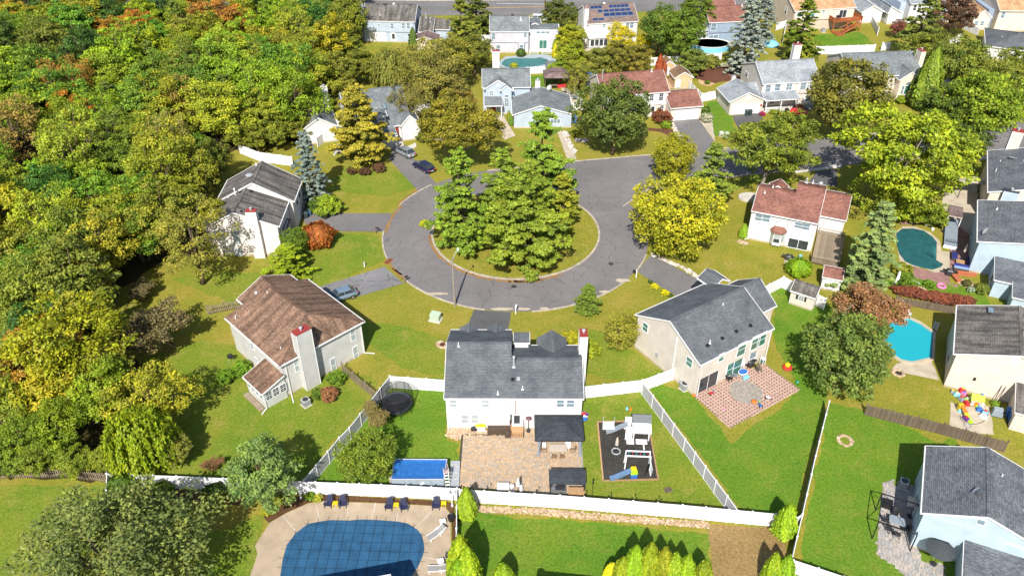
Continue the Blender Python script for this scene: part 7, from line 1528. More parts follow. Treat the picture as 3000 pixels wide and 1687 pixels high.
# ---------------------------------------------------------------- cars
def car(p, heading, paint, label, suv=False, L=4.7, Wd=1.82):
    root = empty('parked_car', (p.x,p.y,.05), heading, label, 'car', 'parked cars'); hw = Wd/2; top = 1.66 if suv else 1.43
    st = [(-L/2,.45,.70,.80),(-L/2+.12,.30,.86,.93),(-L/2+.75,.26,.98 if not suv else 1.02,.98),(-L*.12,.24,.97,1),(L*.18,.24,.93,1),(L/2-.75,.26,.84,.97),(L/2-.18,.32,.72,.90),(L/2,.45,.60,.78)]
    V = []; F = []
    for x, z0, z1, k in st:
        h = hw*k; V += [(x,-h*.93,z0),(x,-h,z0+(z1-z0)*.45),(x,-h*.95,z1-.06),(x,-h*.8,z1),(x,h*.8,z1),(x,h*.95,z1-.06),(x,h,z0+(z1-z0)*.45),(x,h*.93,z0)]
    n = 8
    for i in range(len(st)-1):
        for j in range(n): F.append((i*n+j,i*n+(j+1)%n,(i+1)*n+(j+1)%n,(i+1)*n+j)[::-1])
    F += [tuple(range(n)), tuple((len(st)-1)*n+j for j in range(n))[::-1]]
    mb = MB(); mb.add(V, F); mb.build('body', paint, root, smooth=True, bevel=0)
    x0, x1, x2, x3 = (-L/2+.35,-L/2+.95,L*.06,L*.245) if not suv else (-L/2+.18,-L/2+.55,L*.08,L*.26)
    def ring_(x, z, h): return [(x,-h,z),(x,h,z)]
    a = [(x0,.86*hw,.95),(x1,.70*hw,top-.02),(x2,.70*hw,top),(x3,.84*hw,.93)]
    V = [(x,-y,z) for x,y,z in a] + [(x,y,z) for x,y,z in a]
    mb = MB(); mb.add(V, [(0,1,2,3),(7,6,5,4),(0,4,5,1),(2,6,7,3)]); mb.build('windows', M['glass'], root)
    mb = MB(); mb.hexa([(x1-.03,-.71*hw,top-.03),(x2+.03,-.71*hw,top-.01),(x2+.03,.71*hw,top-.01),(x1-.03,.71*hw,top-.03),(x1,-.64*hw,top+.03),(x2,-.64*hw,top+.04),(x2,.64*hw,top+.04),(x1,.64*hw,top+.03)]); mb.build('roof', paint, root, smooth=False)
    mb = MB()
    for sgn in (-1,1):
        for u, v in ((0,1),(3,2)): mb.bar((a[u][0],sgn*a[u][1]*1.005,a[u][2]),(a[v][0],sgn*a[v][1]*1.005,a[v][2]),.07,.05)
        xm = (x1+x2)/2+.1; mb.bar((xm,sgn*.855*hw,.95),(xm,sgn*.71*hw,top-.02),.08,.05)
    mb.build('pillar', paint, root)
    for x in (-L*.31, L*.31):
        for s in (-1,1):
            w_ = MB().tube([(0,-.1,0),(0,.1,0)], .33, 16).build('wheel', BLK, root, (x, s*(hw-.08), .28)); MB().tube([(0,-.105,0),(0,.105,0)], .2, 10).build('rim', M['steel'], w_)
    for s in (-1,1):
        MB().box(-L/2-.005,-L/2+.1,s*hw*.62-.2,s*hw*.62+.2,.66,.80).build('tail_light', REDP, root, bevel=.03); MB().box(L/2-.16,L/2-.04,s*hw*.6-.2,s*hw*.6+.2,.56,.68).build('headlight', col('headlight',(.6,.62,.65),.1), root, bevel=.03)
        MB().box(L*.19,L*.19+.12,s*hw*1.0-.09+s*.06,s*hw*1.0+.09+s*.06,.92,1.04).build('mirror', paint, root, bevel=.02)
    MB().box(-L/2-.02,-L/2+.03,-.26,.26,.50,.62).build('number_plate', WHT, root)
    return root
def paint(name, c, metal=.3): 
    t = NT(name); t.set(c4(c), .25, .5, metal); t.b.inputs['Coat Weight'].default_value = .6; t.b.inputs['Coat Roughness'].default_value = .06; return t.m
P_SIL = paint('paint_silver', (.34,.37,.40), .5); P_BLU = paint('paint_bluegrey', (.22,.30,.38), .4); P_DRK = paint('paint_navy', (.012,.014,.05), .1); P_WHT = paint('paint_white', (.72,.73,.75), 0); P_BLK = paint('paint_black', (.015,.016,.02), .1)
a, b = W('c',1000,880), W('c',1265,1005); car((a+b)/2 + Vector((.25,.1,0)), math.atan2((a-b).y,(a-b).x), P_SIL, 'silver sedan in the driveway of the half hidden white house')
a, b = W('c',1215,1050), W('c',1490,1195); car((a+b)/2 + Vector((.3,.25,0)), math.atan2((a-b).y,(a-b).x), P_DRK, 'dark navy sedan behind the silver car')
a, b = W(2,960,140), W(2,1600,-60); ang = math.atan2((a-b).y,(a-b).x); p = W(2,1175,215,.6); car(Vector((p.x,p.y,0)), ang, P_BLU, 'blue grey sedan on the cracked driveway by the brown roof', L=4.6)
p = W('b',1000,245,.6); car(Vector((p.x,p.y,0)), R(-4), P_WHT, 'white car parked beyond the lilac house', True)
p = W('y1',650,455,.6); car(Vector((p.x+.7,p.y,0)), R(62), P_BLK, 'black car half hidden by the golden round tree, farther one'); p = W('y1',606,600,.6); car(Vector((p.x+.9,p.y,0)), R(80), P_DRK, 'dark car half hidden by the golden round tree, nearer one')
# ---------------------------------------------------------------- machines by the walls
def aircon(p, label, rz=0, s=.85):
    root = empty('air_conditioner', (p.x,p.y,0), rz, label, 'air conditioner'); h = s/2; MB().box(-h-.08,h+.08,-h-.08,h+.08,0,.08).build('pad', M['concrete_pale'], root); MB().box(-h,h,-h,h,.08,s+.05).build('casing', M['galv'], root, bevel=.03); MB().lathe([(h*.8,s+.051),(h*.8,s+.07),(h*.2,s+.10)],16).build('fan_grille', M['dark_metal'], root)
    for k in range(5): MB().box(-h-.012,h+.012,-h-.012,h+.012,.18+k*.14,.20+k*.14).build('louvre', M['dark_metal'], root)
aircon(W(2,848,1270), 'grey air conditioner beside the brown roofed house', R(44)); aircon(W(3,540,1180), 'grey air conditioner at the beige house corner', R(33)); aircon(W('g',585,345), 'grey air conditioner under the far cream wall', R(11)); aircon(W('o',315,165), 'shaded air conditioner at the bottom right house', R(-25))
def kettle(p, label, s=1.0):
    root = empty('grill', (p.x,p.y,0), 0, label, 'grill'); root.scale = (s,s,s); MB().lathe([(.05,.5),(.28,.6),(.34,.75),(.3,.9),(.1,1.02)],14).build('kettle', BLK, root)
    for k in range(3): a = k*2.1; MB().tube([(.2*math.cos(a),.2*math.sin(a),.6),(.35*math.cos(a),.35*math.sin(a),0)],.02,5).build('leg', M['galv'], root)
def gasgrill(p, label, rz=0):
    root = empty('grill', (p.x,p.y,0), rz, label, 'grill'); MB().box(-.45,.45,-.3,.3,.1,.8).build('cart', M['dark_metal'], root, bevel=.02); mb = MB(); mb.tube([(-.45,0,.86),(.45,0,.86)], .28, 12); mb.build('hood', M['dark_metal'], root, smooth=True); MB().box(-.95,-.46,-.25,.25,.76,.8).build('shelf', BLK, root); MB().box(.46,.95,-.25,.25,.76,.8).build('shelf', BLK, root); MB().tube([(-.35,-.3,.85),(.35,-.3,.85)],.02,6).build('handle', M['steel'], root)
kettle(W(2,125,850), 'black kettle grill on the lawn left of the brown roofed house', 1.1); gasgrill(W(4,720,1125), 'dark gas grill on the stone step of the red roofed house', R(-22)); gasgrill(W('g',745,200,2.6), 'grill on red deck', R(11)) if False else None
# ---------------------------------------------------------------- yard sheds
h = House('12', 0, 0, 0, -33, 'small beige shed with grey roof inside the white fence', 'tanwall', 'oldgrey', 'shed', 'garden_shed', loc=tuple(W('12',795,845)[:2]))
h.wm = SD['beige']; h.gable(-.1, 3.2, 0, 2.7, 2.2, .95, 'x', rid=.5, ov=.15, g=.1); h.win('F', .15, 1.1, 1.75, 1.1, 1.7, style='grid', shutters=M['dark_metal']); h.door('R', 3.1, .8, 1.9, .1, 1.9, 'grey_wood')
h = House('12', 0, 0, 0, -20, 'small white shed with red roof under the grey green conifer', 'white', 'red', 'shed', 'garden_shed', loc=tuple(W('12',1030,735)[:2])); h.gable(0, 2.6, 0, 3.0, 2.1, .8, 'x', ov=.15, g=.1); h.door('F', .15, .8, 1.7, .1, 1.8, 'white')
h = House('v', 0, 0, 0, 8, 'tan garden shed with brown roof behind the red roofed garage', 'cream', 'tan', 'shed', 'garden_shed', loc=tuple(W('v',300,425)[:2])); h.wm = siding('siding_sand', (.62,.42,.24), .2); h.rm = shingle('roof_shed_brown', (.22,.14,.08)); h.gable(0, 4.0, 0, 4.2, 2.3, 1.2, 'y', ov=.15, g=.1); h.door('F', .1, .4, 1.3, .1, 1.9, 'white')
h2 = House('v', 0, 0, 0, 8, 'smaller tan shed behind the rust red cypress', 'cream', 'tan', 'shed', 'garden_shed', loc=tuple(W('v',190,305)[:2])); h2.wm = h.wm; h2.rm = h.rm; h2.gable(0, 2.8, 0, 3.4, 2.2, 1.1, 'y', ov=.15, g=.1); h2.door('F', .1, .6, 1.5, .1, 1.8, 'white')
p = W('w',865,470); g_ = gazebo((p.x,p.y+1.5,0), 5.4, 4.6, 'brown roofed pavilion behind the blue grey house', 2.7, 1.3, SH['umber'], True, False, 'pavilion', 0, M['grey_wood'])
table((p.x-.6,p.y+.6,0), 1.8, .9, .75, M['grey_wood'], 'dark table under the brown roofed pavilion')
p = W('w',850,330); gazebo((p.x,p.y+2.0,0), 4.2, 3.6, 'grey roofed pavilion by the kidney pool fence', 2.4, .8, SH['grey'], False, False, 'pavilion', 0, WHT)
p = W('w',985,575); root = empty('sunshade', (p.x,p.y,0), .5, 'red and black cantilever sunshade on the deck', 'sunshade'); MB().tube([(0,0,0),(0,0,2.2),(-.6,.5,2.7)],.05,6).build('mast', BLK, root); MB().hexa([(-1.6,.2,2.2),(.2,.0,2.3),(.3,.8,2.5),(-1.5,1.0,2.5),(-1.6,.2,2.26),(.2,.0,2.36),(.3,.8,2.56),(-1.5,1.0,2.56)]).build('canopy', REDP, root); MB().lathe([(.3,0),(.3,.1)],12).build('base', BLK, root)
p = W('w',1115,610); table((p.x,p.y,0), 1.2, .8, .7, GREYP, 'grey table on the white fenced deck')
# deck of the red roofed white house
dk = [W(4,1060,820), W(4,1400,880), W(4,1345,1190), W(4,1000,1165)]; o_ = dk[3]; root = empty('wooden_deck', (o_.x,o_.y,0), R(-22.75), 'weathered plank deck beside the red roofed white house', 'deck')
e_ = Vector((math.cos(R(-22.75)), math.sin(R(-22.75)),0)); n__ = Vector((-e_.y,e_.x,0)); wd_ = max((q-o_).dot(e_) for q in dk); dp_ = max((q-o_).dot(n__) for q in dk); nb = int(wd_/.16)
pl = MB().box(.006,.154,0,dp_,.5,.54).me('plank', M['deck_wood'])
for k in range(nb): inst('plank', pl, root, (k*.16,0,0))
MB().box(.02,nb*.16-.02,.02,dp_-.02,.3,.49).build('joist', M['grey_wood'], root)
def railing(root, a, b, h, mat, z=.54):
    a, b = Vector(a), Vector(b); L = (b-a).length; n = int(L/.16); MB().bar(a+Vector((0,0,z+h)), b+Vector((0,0,z+h)), .1, .06).build('handrail', mat, root); MB().bar(a+Vector((0,0,z+.1)), b+Vector((0,0,z+.1)), .05, .06).build('bottom_rail', mat, root)
    bm_ = MB().box(-.02,.02,-.02,.02,z+.1,z+h).me('baluster', mat)
    for k in range(1, n): inst('baluster', bm_, root, a.lerp(b, k/n))
    for q in (a, b): MB().box(q.x-.05,q.x+.05,q.y-.05,q.y+.05,0,z+h+.08).build('post', mat, root)
railing(root, (0,0,0), (wd_,0,0), .9, M['deck_wood']); railing(root, (wd_,0,0), (wd_,dp_,0), .9, M['deck_wood']); railing(root, (.1,dp_,0), (wd_,dp_,0), .9, M['deck_wood']); railing(root, (0,0,0), (0,1.2,0), .9, M['deck_wood'])
p = W(4,690,1130); MB().box(-.2,2.6,-.6,.9,0,.22).build('stone_step', M['concrete'], None, (p.x,p.y,0), R(-22), label='low concrete step with the gas grill at the patio door', cat='step')
p = W(4,870,1085,.2); MB().lathe([(.18,0),(.22,.4),(.2,.42)],12).build('plant_pot', LBLU, None, (p.x,p.y,.22), label='light blue pot beside the gas grill', cat='pot')
# tree ring
p = W(4,235,345); root = MB().lathe([(1.5,0),(1.5,.35),(1.2,.38)],20,(0,0,0),0,1.2,.9).build('tree_ring', M['concrete_pale'], None, (p.x,p.y,0), label='round pale stone tree ring behind the red roofed house', cat='planter')
def stone_ring(p, r, label, n=22, s=.16, cols=ROCK, core=None):
    o = stones('stone_ring', [Vector((p.x+r*math.cos(k*2*math.pi/n), p.y+r*math.sin(k*2*math.pi/n), .02)) for k in range(n+1)], .16, n*4, s*.7, s*1.2, cols, int(p.x*10) % 97, label, 'stone ring')
    del o['kind']
    if core: MB().lathe([(r*.9,.0),(r*.9,.05)],18).build('ring_fill', core, o, (p.x,p.y,0))
stone_ring(W('22',1225,430), .72, 'round pale stone ring on the lawn of the bottom right house', core=M['lawn_mid']); stone_ring(W(8,58,380), .62, 'round pale gravel bed at the left wall of the white house', 16, .2, core=M['bed']); stone_ring(W('t',1058,682), .6, 'stone fire pit on the lawn beside the turquoise pool', core=M['mulch']); stone_ring(W('r',430,665), .7, 'dark fire pit with stone rim between two white curved seats', core=M['black']); stone_ring(W('r',850,605), .85, 'stone ring round the dark bush at the blue house')
for a, b, l, rz in ((338,635,'white curved stone seat left of the fire pit',60),(540,680,'white curved stone seat right of the fire pit',-110)):
    p = W('r',a,b); root = empty('curved_bench', (p.x,p.y,0), R(rz), l, 'bench'); mb = MB()
    for k in range(6): a0 = R(-50+k*20); a1 = R(-50+(k+1)*20-2); mb.hexa([(1.0*math.cos(a0),1.0*math.sin(a0),.32),(1.35*math.cos(a0),1.35*math.sin(a0),.32),(1.35*math.cos(a1),1.35*math.sin(a1),.32),(1.0*math.cos(a1),1.0*math.sin(a1),.32),(1.0*math.cos(a0),1.0*math.sin(a0),.45),(1.35*math.cos(a0),1.35*math.sin(a0),.45),(1.35*math.cos(a1),1.35*math.sin(a1),.45),(1.0*math.cos(a1),1.0*math.sin(a1),.45)])
    mb.build('seat', M['concrete_pale'], root)
    for d_ in (-35,35): MB().box(1.05,1.3,-.1,.1,0,.32).build('leg', M['concrete_pale'], root, rz=R(d_))
def torus(p, Rm, r_, mat, label, cat='float', name='pool_float', z=.0):
    mb = MB(); V = []; n, m_ = 22, 8
    for i in range(n):
        for j in range(m_): a, b = 2*math.pi*i/n, 2*math.pi*j/m_; V.append(((Rm+r_*math.cos(b))*math.cos(a),(Rm+r_*math.cos(b))*math.sin(a),r_+r_*math.sin(b)))
    mb.add(V, [(i*m_+j,((i+1)%n)*m_+j,((i+1)%n)*m_+(j+1)%m_,i*m_+(j+1)%m_) for i in range(n) for j in range(m_)]); return mb.build(name, mat, None, (p.x,p.y,z), smooth=True, label=label, cat=cat)
torus(W('r',620,632), .5, .17, PNK, 'pink swim ring on the grass below the oval pool')
o = torus(W('s',1065,145), .42, .18, REDP, 'red and yellow toy float on the lawn beside the patio'); MB().lathe([(.05,0),(.3,.1),(.34,.4),(.1,.6)],12,(0,.1,.2)).build('duck_body', YEL, o)
p = W('s',1175,303); MB().lathe([(.02,0),(.12,.06),(.15,.15),(.12,.24),(.02,.3)],12).build('ball', TEAL, None, (p.x,p.y,0), smooth=True, label='small teal ball at the patio edge', cat='ball')
# ---------------------------------------------------------------- things on the pink paved patio
p = W('s',45,440); MB().lathe([(.22,0),(.22,.04),(.13,.05),(.03,.5)],10).build('traffic_cone', ORA, None, (p.x,p.y,.05), label='orange red cone at the beige house corner', cat='cone')
def trike(t, a, b, m1, m2, label, rz):
    p = W(t,a,b); root = empty('ride_on_toy', (p.x,p.y,.05), R(rz), label, 'toy'); MB().hexa([(-.3,-.13,.16),(.3,-.1,.16),(.3,.1,.16),(-.3,.13,.16),(-.26,-.1,.36),(.2,-.08,.32),(.2,.08,.32),(-.26,.1,.36)]).build('body', m1, root, bevel=.03); MB().tube([(.25,0,.25),(.3,0,.55)],.025,6).build('stem', m2, root); MB().tube([(.3,-.18,.55),(.3,.18,.55)],.02,6).build('handlebar', m2, root)
    for x, y in ((.3,0),(-.25,.17),(-.25,-.17)): MB().tube([(x,y-.03,.12),(x,y+.03,.12)],.12,12).build('wheel', BLK, root)
trike('s',235,430,REDP,BLUP,'red ride on toy near the sliding door of the beige house',30); trike('s',855,478,WHT,PNK,'white and pink tricycle on the pink patio',-30); trike('s',765,560,BLUP,LIMP,'blue toy scooter at the patio edge',100)
p = W('s',700,518); MB().lathe([(.05,0),(.3,.06),(.32,.2),(.2,.28),(.05,.3)],12).build('toy_shell', ORA, None, (p.x,p.y,.05), smooth=True, label='orange toy dome beside the grey paving circle', cat='toy')
p = W('s',378,592); MB().hexa([(-.18,-.05,0),(.18,-.05,0),(.18,.05,0),(-.18,.05,0),(-.1,-.03,.14),(.16,-.03,.1),(.16,.03,.1),(-.1,.03,.14)]).build('toy_plane', PNK, None, (p.x,p.y,.05), R(-30), label='small pink toy lying on the patio', cat='toy')
p = W('s',575,225); root = empty('water_table', (p.x,p.y,.05), R(30), 'blue and white kids water table by the patio door', 'table'); MB().lathe([(.55,.45),(.62,.6),(.6,.62)],18,(0,0,0),0,1.1,.8).build('basin', WHT, root); MB().lathe([(.54,.61),(.54,.63)],18,(0,0,0),0,1.1,.8).build('water', BLUP, root)
for k in range(4): a = k*1.57+.7; MB().box(.4*math.cos(a)-.05,.4*math.cos(a)+.05,.3*math.sin(a)-.05,.3*math.sin(a)+.05,0,.46).build('leg', LBLU, root)
p = W('s',575,200); umbrella_closed((p.x,p.y+.4,.05), 2.0, WHT, 'folded white umbrella behind the kids water table'); p = W('s',615,262); MB().box(-.4,.4,-.15,.15,0,.4).build('kids_bench', LBLU, None, (p.x,p.y,.05), R(30), bevel=.04, label='light blue kids bench beside the water table', cat='bench')
p = W('s',425,285); chair((p.x,p.y,.05), R(120), BLK, 'dark folding chair left of the kids water table'); p = W('s',475,250); chair((p.x,p.y,.05), R(200), GREYP, 'grey folding chair at the beige house door'); p = W('s',655,130); gasgrill(Vector((p.x,p.y,0)), 'dark gas grill under the beige house wall', R(33)); p = W('s',640,165); MB().lathe([(.02,0),(.16,.1),(.18,.2),(.02,.36)],12).build('ball', col('peach',(.5,.2,.13)), None, (p.x,p.y,.05), smooth=True, label='peach coloured ball below the gas grill', cat='ball')
p = W('s',790,105); root = empty('lantern_stand', (p.x,p.y,.05), R(33), 'pale wooden lantern stand at the patio corner', 'stand'); MB().box(-.3,.3,-.3,.3,0,.08).build('base', M['cedar'], root); MB().box(-.25,.25,-.25,.25,.9,1.0).build('top', WHT, root)
for x in (-.22,.22):
    for y in (-.22,.22): MB().box(x-.03,x+.03,y-.03,y+.03,.08,.9).build('post', WHT, root)
MB().box(-.15,.15,-.15,.15,.08,.7).build('lantern', M['glass_green'], root)
p = W('s',752,185); chair((p.x,p.y,.05), R(20), col('camo',(.12,.10,.07)), 'small brown camp chair on the pink patio')
# ---------------------------------------------------------------- toys and bins at the pink house
pts_ = [(110,170,GREYP,'grey'),(190,230,LBLU,'light blue'),(260,300,GREYP,'dark grey'),(310,210,PNK,'pink'),(280,150,REDP,'red'),(365,320,LIMP,'lime'),(350,375,REDP,'red low'),(600,260,YEL,'yellow'),(600,370,ORA,'orange'),(620,430,TANF,'cream'),(665,540,LBLU,'pale blue'),(570,480,BLUP,'blue'),(240,490,LBLU,'ice blue'),(640,600,WHT,'white'),(345,640,PURP,'purple'),(545,430,LIMP,'lime green')]
for i, (a, b, m_, cn) in enumerate(pts_):
    p = W('p',a,b); root = empty('toy', (p.x,p.y,.03), RNG.random()*3, f'{cn} plastic toy in the pile at the pink house wall', 'toy', 'toys at the pink house'); s = RNG.uniform(.28,.45)
    MB().hexa([(-s,-s*.7,0),(s,-s*.7,0),(s,s*.7,0),(-s,s*.7,0),(-s*.7,-s*.5,s*1.1),(s*.8,-s*.5,s*.9),(s*.8,s*.5,s*.9),(-s*.7,s*.5,s*1.2)]).build('body', m_, root, bevel=.06); MB().lathe([(s*.4,0),(s*.45,s*.3),(s*.1,s*.5)],8,(s*.1,0,s*.9)).build('top', (YEL,WHT,REDP,BLUP)[i%4], root)
p = W('p',500,370); root = empty('play_house', (p.x,p.y,.03), R(-20), 'lime and tan toddler playhouse at the pink house wall', 'playhouse'); MB().box(-.6,.6,-.5,.5,0,.9).build('wall', TANF, root, bevel=.04); mb = MB(); mb.add([(-.7,-.6,.9),(.7,-.6,.9),(.7,.6,.9),(-.7,.6,.9),(-.7,0,1.45),(.7,0,1.45)], [(0,1,5,4),(2,3,4,5),(0,4,3),(1,2,5),(3,2,1,0)]); mb.build('roof', LIMP, root); MB().box(-.2,.2,-.53,-.505,.05,.7).build('door', ORA, root)
p = W('p',395,660); root = empty('toy_slide', (p.x,p.y,.03), R(-80), 'orange to green toddler slide on the tan patio', 'slide'); mb = MB(); mb.bar((-1.6,0,.9),(-.7,0,.5),.5,.06); mb.build('upper_chute', ORA, root); mb = MB(); mb.bar((-.7,0,.5),(.2,0,.12),.5,.06); mb.bar((.2,0,.12),(.5,0,.08),.5,.06); mb.build('lower_chute', LIMP, root); MB().box(-1.9,-1.5,-.3,.3,0,.9).build('steps', YEL, root, bevel=.04)
MB().tube([tuple(W('p',a,b,.06)) for a, b in ((250,560),(260,620),(330,690),(420,715),(560,705),(650,670),(720,570),(750,470))], .03, 6).build('garden_hose', BLK, label='dark garden hose curving over the tan patio', cat='hose')
torus(W('p',375,745), .35, .05, GREYP, 'thin grey hoop at the edge of the tan patio', 'hoop', 'hoop')
def bin_(p, mat, label, rz=0):
    root = empty('wheeled_bin', (p.x,p.y,.03), rz, label, 'bin'); MB().hexa([(-.24,-.28,.06),(.24,-.28,.06),(.24,.25,.06),(-.24,.25,.06),(-.3,-.36,1.0),(.3,-.36,1.0),(.3,.33,1.0),(-.3,.33,1.0)]).build('body', mat, root); MB().hexa([(-.32,-.39,1.0),(.32,-.39,1.0),(.32,.37,1.0),(-.32,.37,1.0),(-.28,-.33,1.08),(.28,-.33,1.08),(.28,.33,1.12),(-.28,.33,1.12)]).build('lid', mat, root)
    for x in (-.25,.25): MB().tube([(x-.03,.3,.12),(x+.03,.3,.12)],.12,12).build('wheel', BLK, root)
    MB().tube([(-.25,.4,.95),(.25,.4,.95)],.02,6).build('handle', BLK, root); return root
bin_(W('p',1055,580), BLUP, 'blue wheeled bin in the corner of the pink house', R(-20)); bin_(W('p',1105,690), BLUP, 'second blue wheeled bin nearer the camera at the pink house', R(60)); DGB = col('bin_dark',(.03,.05,.05)); bin_(W('u',560,430), DGB, 'left dark wheeled bin before the cream colonial garage', 0); bin_(W('u',612,425), DGB, 'right dark wheeled bin before the cream colonial garage', 0)
p = W('p',870,560); root = empty('covered_grill', (p.x,p.y,0), R(-20), 'grey covered grill beside the blue bins', 'grill'); MB().hexa([(-.6,-.35,0),(.6,-.35,0),(.6,.35,0),(-.6,.35,0),(-.5,-.28,.95),(.5,-.28,.95),(.5,.28,1.05),(-.5,.28,1.05)]).build('cover', GREYP, root, bevel=.06); MB().box(-.62,.62,-.37,.37,0,.05).build('hem', BLK, root)
p = W('p',850,330); root = empty('garden_tools', (p.x,p.y,0), R(-25), 'two dark poles leaning on the pink house wall', 'poles'); MB().tube([(-.2,-.3,0),(.0,.3,2.3)],.04,6).build('pole', M['dark_metal'], root); MB().tube([(.15,-.3,0),(.4,.3,2.3)],.04,6).build('pole', M['dark_metal'], root)
p = W('t',1135,195); root = chair((p.x,p.y,.02), R(10), WHT, 'white plastic chair at the head of the turquoise pool', frame=WHT)
# ---------------------------------------------------------------- terrace of the blue house
p = W('q',95,520); root = empty('garden_platform', (p.x,p.y,0), R(65), 'grey raised walkway with tan roofed end beside the oval pool', 'deck'); 
for k in range(24): MB().box(k*.35+.01,k*.35+.34,-.9,.9,.45,.5).build('plank', GREYP, root)
MB().box(6.0,9.2,-1.0,1.0,2.2,2.35).build('roof', SH['umber'], root); MB().box(8.4*.7,6.0,-1.0,1.0,2.1,2.2).build('awning', TANF, root)
for x in (6.1,9.1):
    for y in (-.9,.9): MB().box(x-.05,x+.05,y-.05,y+.05,.5,2.2).build('post', WHT, root)
MB().box(-.05,0,-.9,.9,0,.5).build('lattice', WHT, root)
for k in range(6): MB().box(.9,.95,-.8+k*.28,-.72+k*.28,.5,1.1).build('baluster', M['dark_metal'], root)
OTB = col('terracotta_wood',(.42,.13,.06)); DBL = col('blue_cushion',(.025,.03,.16)); SKY = col('sky_cushion',(.22,.32,.52))
for i, (a, b, sx, sy, rz, l) in enumerate(((740,365,1.9,.8,65,'navy cushioned sofa at the left of the terrace'),(800,475,2.0,.8,-20,'blue cushioned sofa at the near side of the terrace'),(880,420,1.9,.8,70,'navy sofa against the pale blue house wall'))):
    p = W('r',a,b); root = empty('terrace_sofa', (p.x,p.y,.03), R(rz), l, 'sofa'); MB().box(-sx/2,sx/2,-sy/2,sy/2,0,.35).build('base', WICK, root, bevel=.03); MB().box(-sx/2+.05,sx/2-.05,-sy/2+.05,sy/2-.2,.35,.48).build('cushion', (DBL,SKY,DBL)[i], root, bevel=.04); MB().box(-sx/2,sx/2,sy/2-.2,sy/2,.35,.75).build('backrest', DBL, root, bevel=.04)
p = W('r',790,420); table((p.x,p.y,.03), 1.1, 1.0, .42, M['cedar'], 'square wooden coffee table between the navy sofas', R(-25)); p = W('r',812,375); umbrella_closed((p.x,p.y,.03), 2.6, TANF, 'folded striped umbrella over the terrace sofas'); 
for a, b, sx, sy, rz, l in ((850,525,2.6,.6,-12,'long terracotta bench along the terrace edge'),(750,560,.7,1.9,5,'short terracotta bench at the end of the terrace')):
    p = W('r',a,b); root = empty('wooden_bench', (p.x,p.y,.03), R(rz), l, 'bench'); MB().box(-sx/2,sx/2,-sy/2,sy/2,.38,.45).build('seat', OTB, root); MB().box(-sx/2+.1,sx/2-.1,-sy/2+.1,sy/2-.1,0,.38).build('base', OTB, root)
p = W('r',690,525); gasgrill(Vector((p.x,p.y,0)), 'black grill at the terrace corner', R(-20)); 
for a, b, l in ((480,70,'left'),(513,68,'middle'),(540,110,'right')): p = W('r',a,b); MB().lathe([(.2,0),(.25,.3),(.22,.34),(.05,.32)],12).build('plant_pot', WHT, None, (p.x,p.y,.03), label=f'white round pot on the red terrace, {l} of three', cat='pot')
p = W('r',635,120); umbrella_closed((p.x,p.y,.03), 1.9, col('green_fabric',(.06,.13,.09)), 'folded green umbrella beside the raised walkway'); p = W('r',203,610); root = empty('paddle_board', (p.x,p.y,0), R(80), 'white paddle board standing by the conifer', 'board'); MB().hexa([(-.1,-.3,0),(.1,-.3,0),(.1,.3,0),(-.1,.3,0),(-.06,-.12,2.2),(.06,-.12,2.2),(.06,.12,2.2),(-.06,.12,2.2)]).build('board', WHT, root, bevel=.04); MB().box(-.02,.02,-.05,.05,.2,.5).build('fin', BLK, root)
p = W('q',215,165); root = empty('arched_shelter', (p.x,p.y,0), R(-10), 'arched tan roof shelter between the right edge houses', 'gazebo'); mb = MB(); n = 10; V = []
for k in range(n+1):
    a = math.pi*k/n; V += [(-1.9*math.cos(a),-1.2,2.3+.55*math.sin(a)),(-1.9*math.cos(a),1.2,2.3+.55*math.sin(a))]
mb.add(V, [(2*k,2*k+2,2*k+3,2*k+1) for k in range(n)]); mb.build('roof', TANF, root)
for x in (-1.8,1.8):
    for y in (-1.1,1.1): MB().box(x-.05,x+.05,y-.05,y+.05,0,2.35).build('post', BLK, root)
p = W('y3',840,560); root = empty('kids_pool', (p.x,p.y,0), 0, 'small teal covered pool under the lime maple', 'pool'); MB().lathe([(1.7,0),(1.75,.5),(1.65,.55)],20,(0,0,0),0,1.0,1.4).build('wall', col('pale_teal',(.25,.38,.40)), root); MB().lathe([(1.6,.5),(1.6,.53)],20,(0,0,0),0,1.0,1.4).build('cover', covt, root)
# ---------------------------------------------------------------- bottom right patio
p = W('o',200,640); root = empty('metal_pergola', (p.x,p.y,0), R(-24.6), 'black metal gazebo frame without roof on the grey patio', 'gazebo')
for x in (-1.7,1.7):
    for y in (-1.9,1.9): MB().box(x-.05,x+.05,y-.05,y+.05,0,2.5).build('post', BLK, root)
    MB().bar((x,-1.9,2.5),(x,1.9,2.5),.07,.07).build('beam', BLK, root); MB().bar((x,-1.9,2.5),(x*.1,0,3.1),.05,.05).build('rafter', BLK, root); MB().bar((x,1.9,2.5),(x*.1,0,3.1),.05,.05).build('rafter', BLK, root)
for y in (-1.9,1.9): MB().bar((-1.7,y,2.5),(1.7,y,2.5),.07,.07).build('beam', BLK, root)
p = W('o',235,590); table((p.x,p.y,.05), 1.5, 1.0, .74, GREYP, 'grey table under the black gazebo frame', R(-25), legm=BLK)
for i, (a, b, rz) in enumerate(((130,570,65),(220,490,-25),(160,660,110),(240,720,155),(330,660,-90))): q_ = W('o',a,b); chair((q_.x,q_.y,.05), R(rz), M['dark_metal'], ('wire chair left of the gazebo table','wire chair above the gazebo table','wire chair at the lower left of the gazebo table','wire chair below the gazebo table','wire chair right of the gazebo table')[i])
p = W('o',330,440); umbrella_open((p.x+.3,p.y-.6,.05), 1.0, 2.0, TANF, 'square beige umbrella beside the black gazebo frame', 4, .45); p = W('o',430,800); umbrella_closed((p.x,p.y,.05), 2.4, TANF, 'folded cream umbrella at the pale blue house corner')
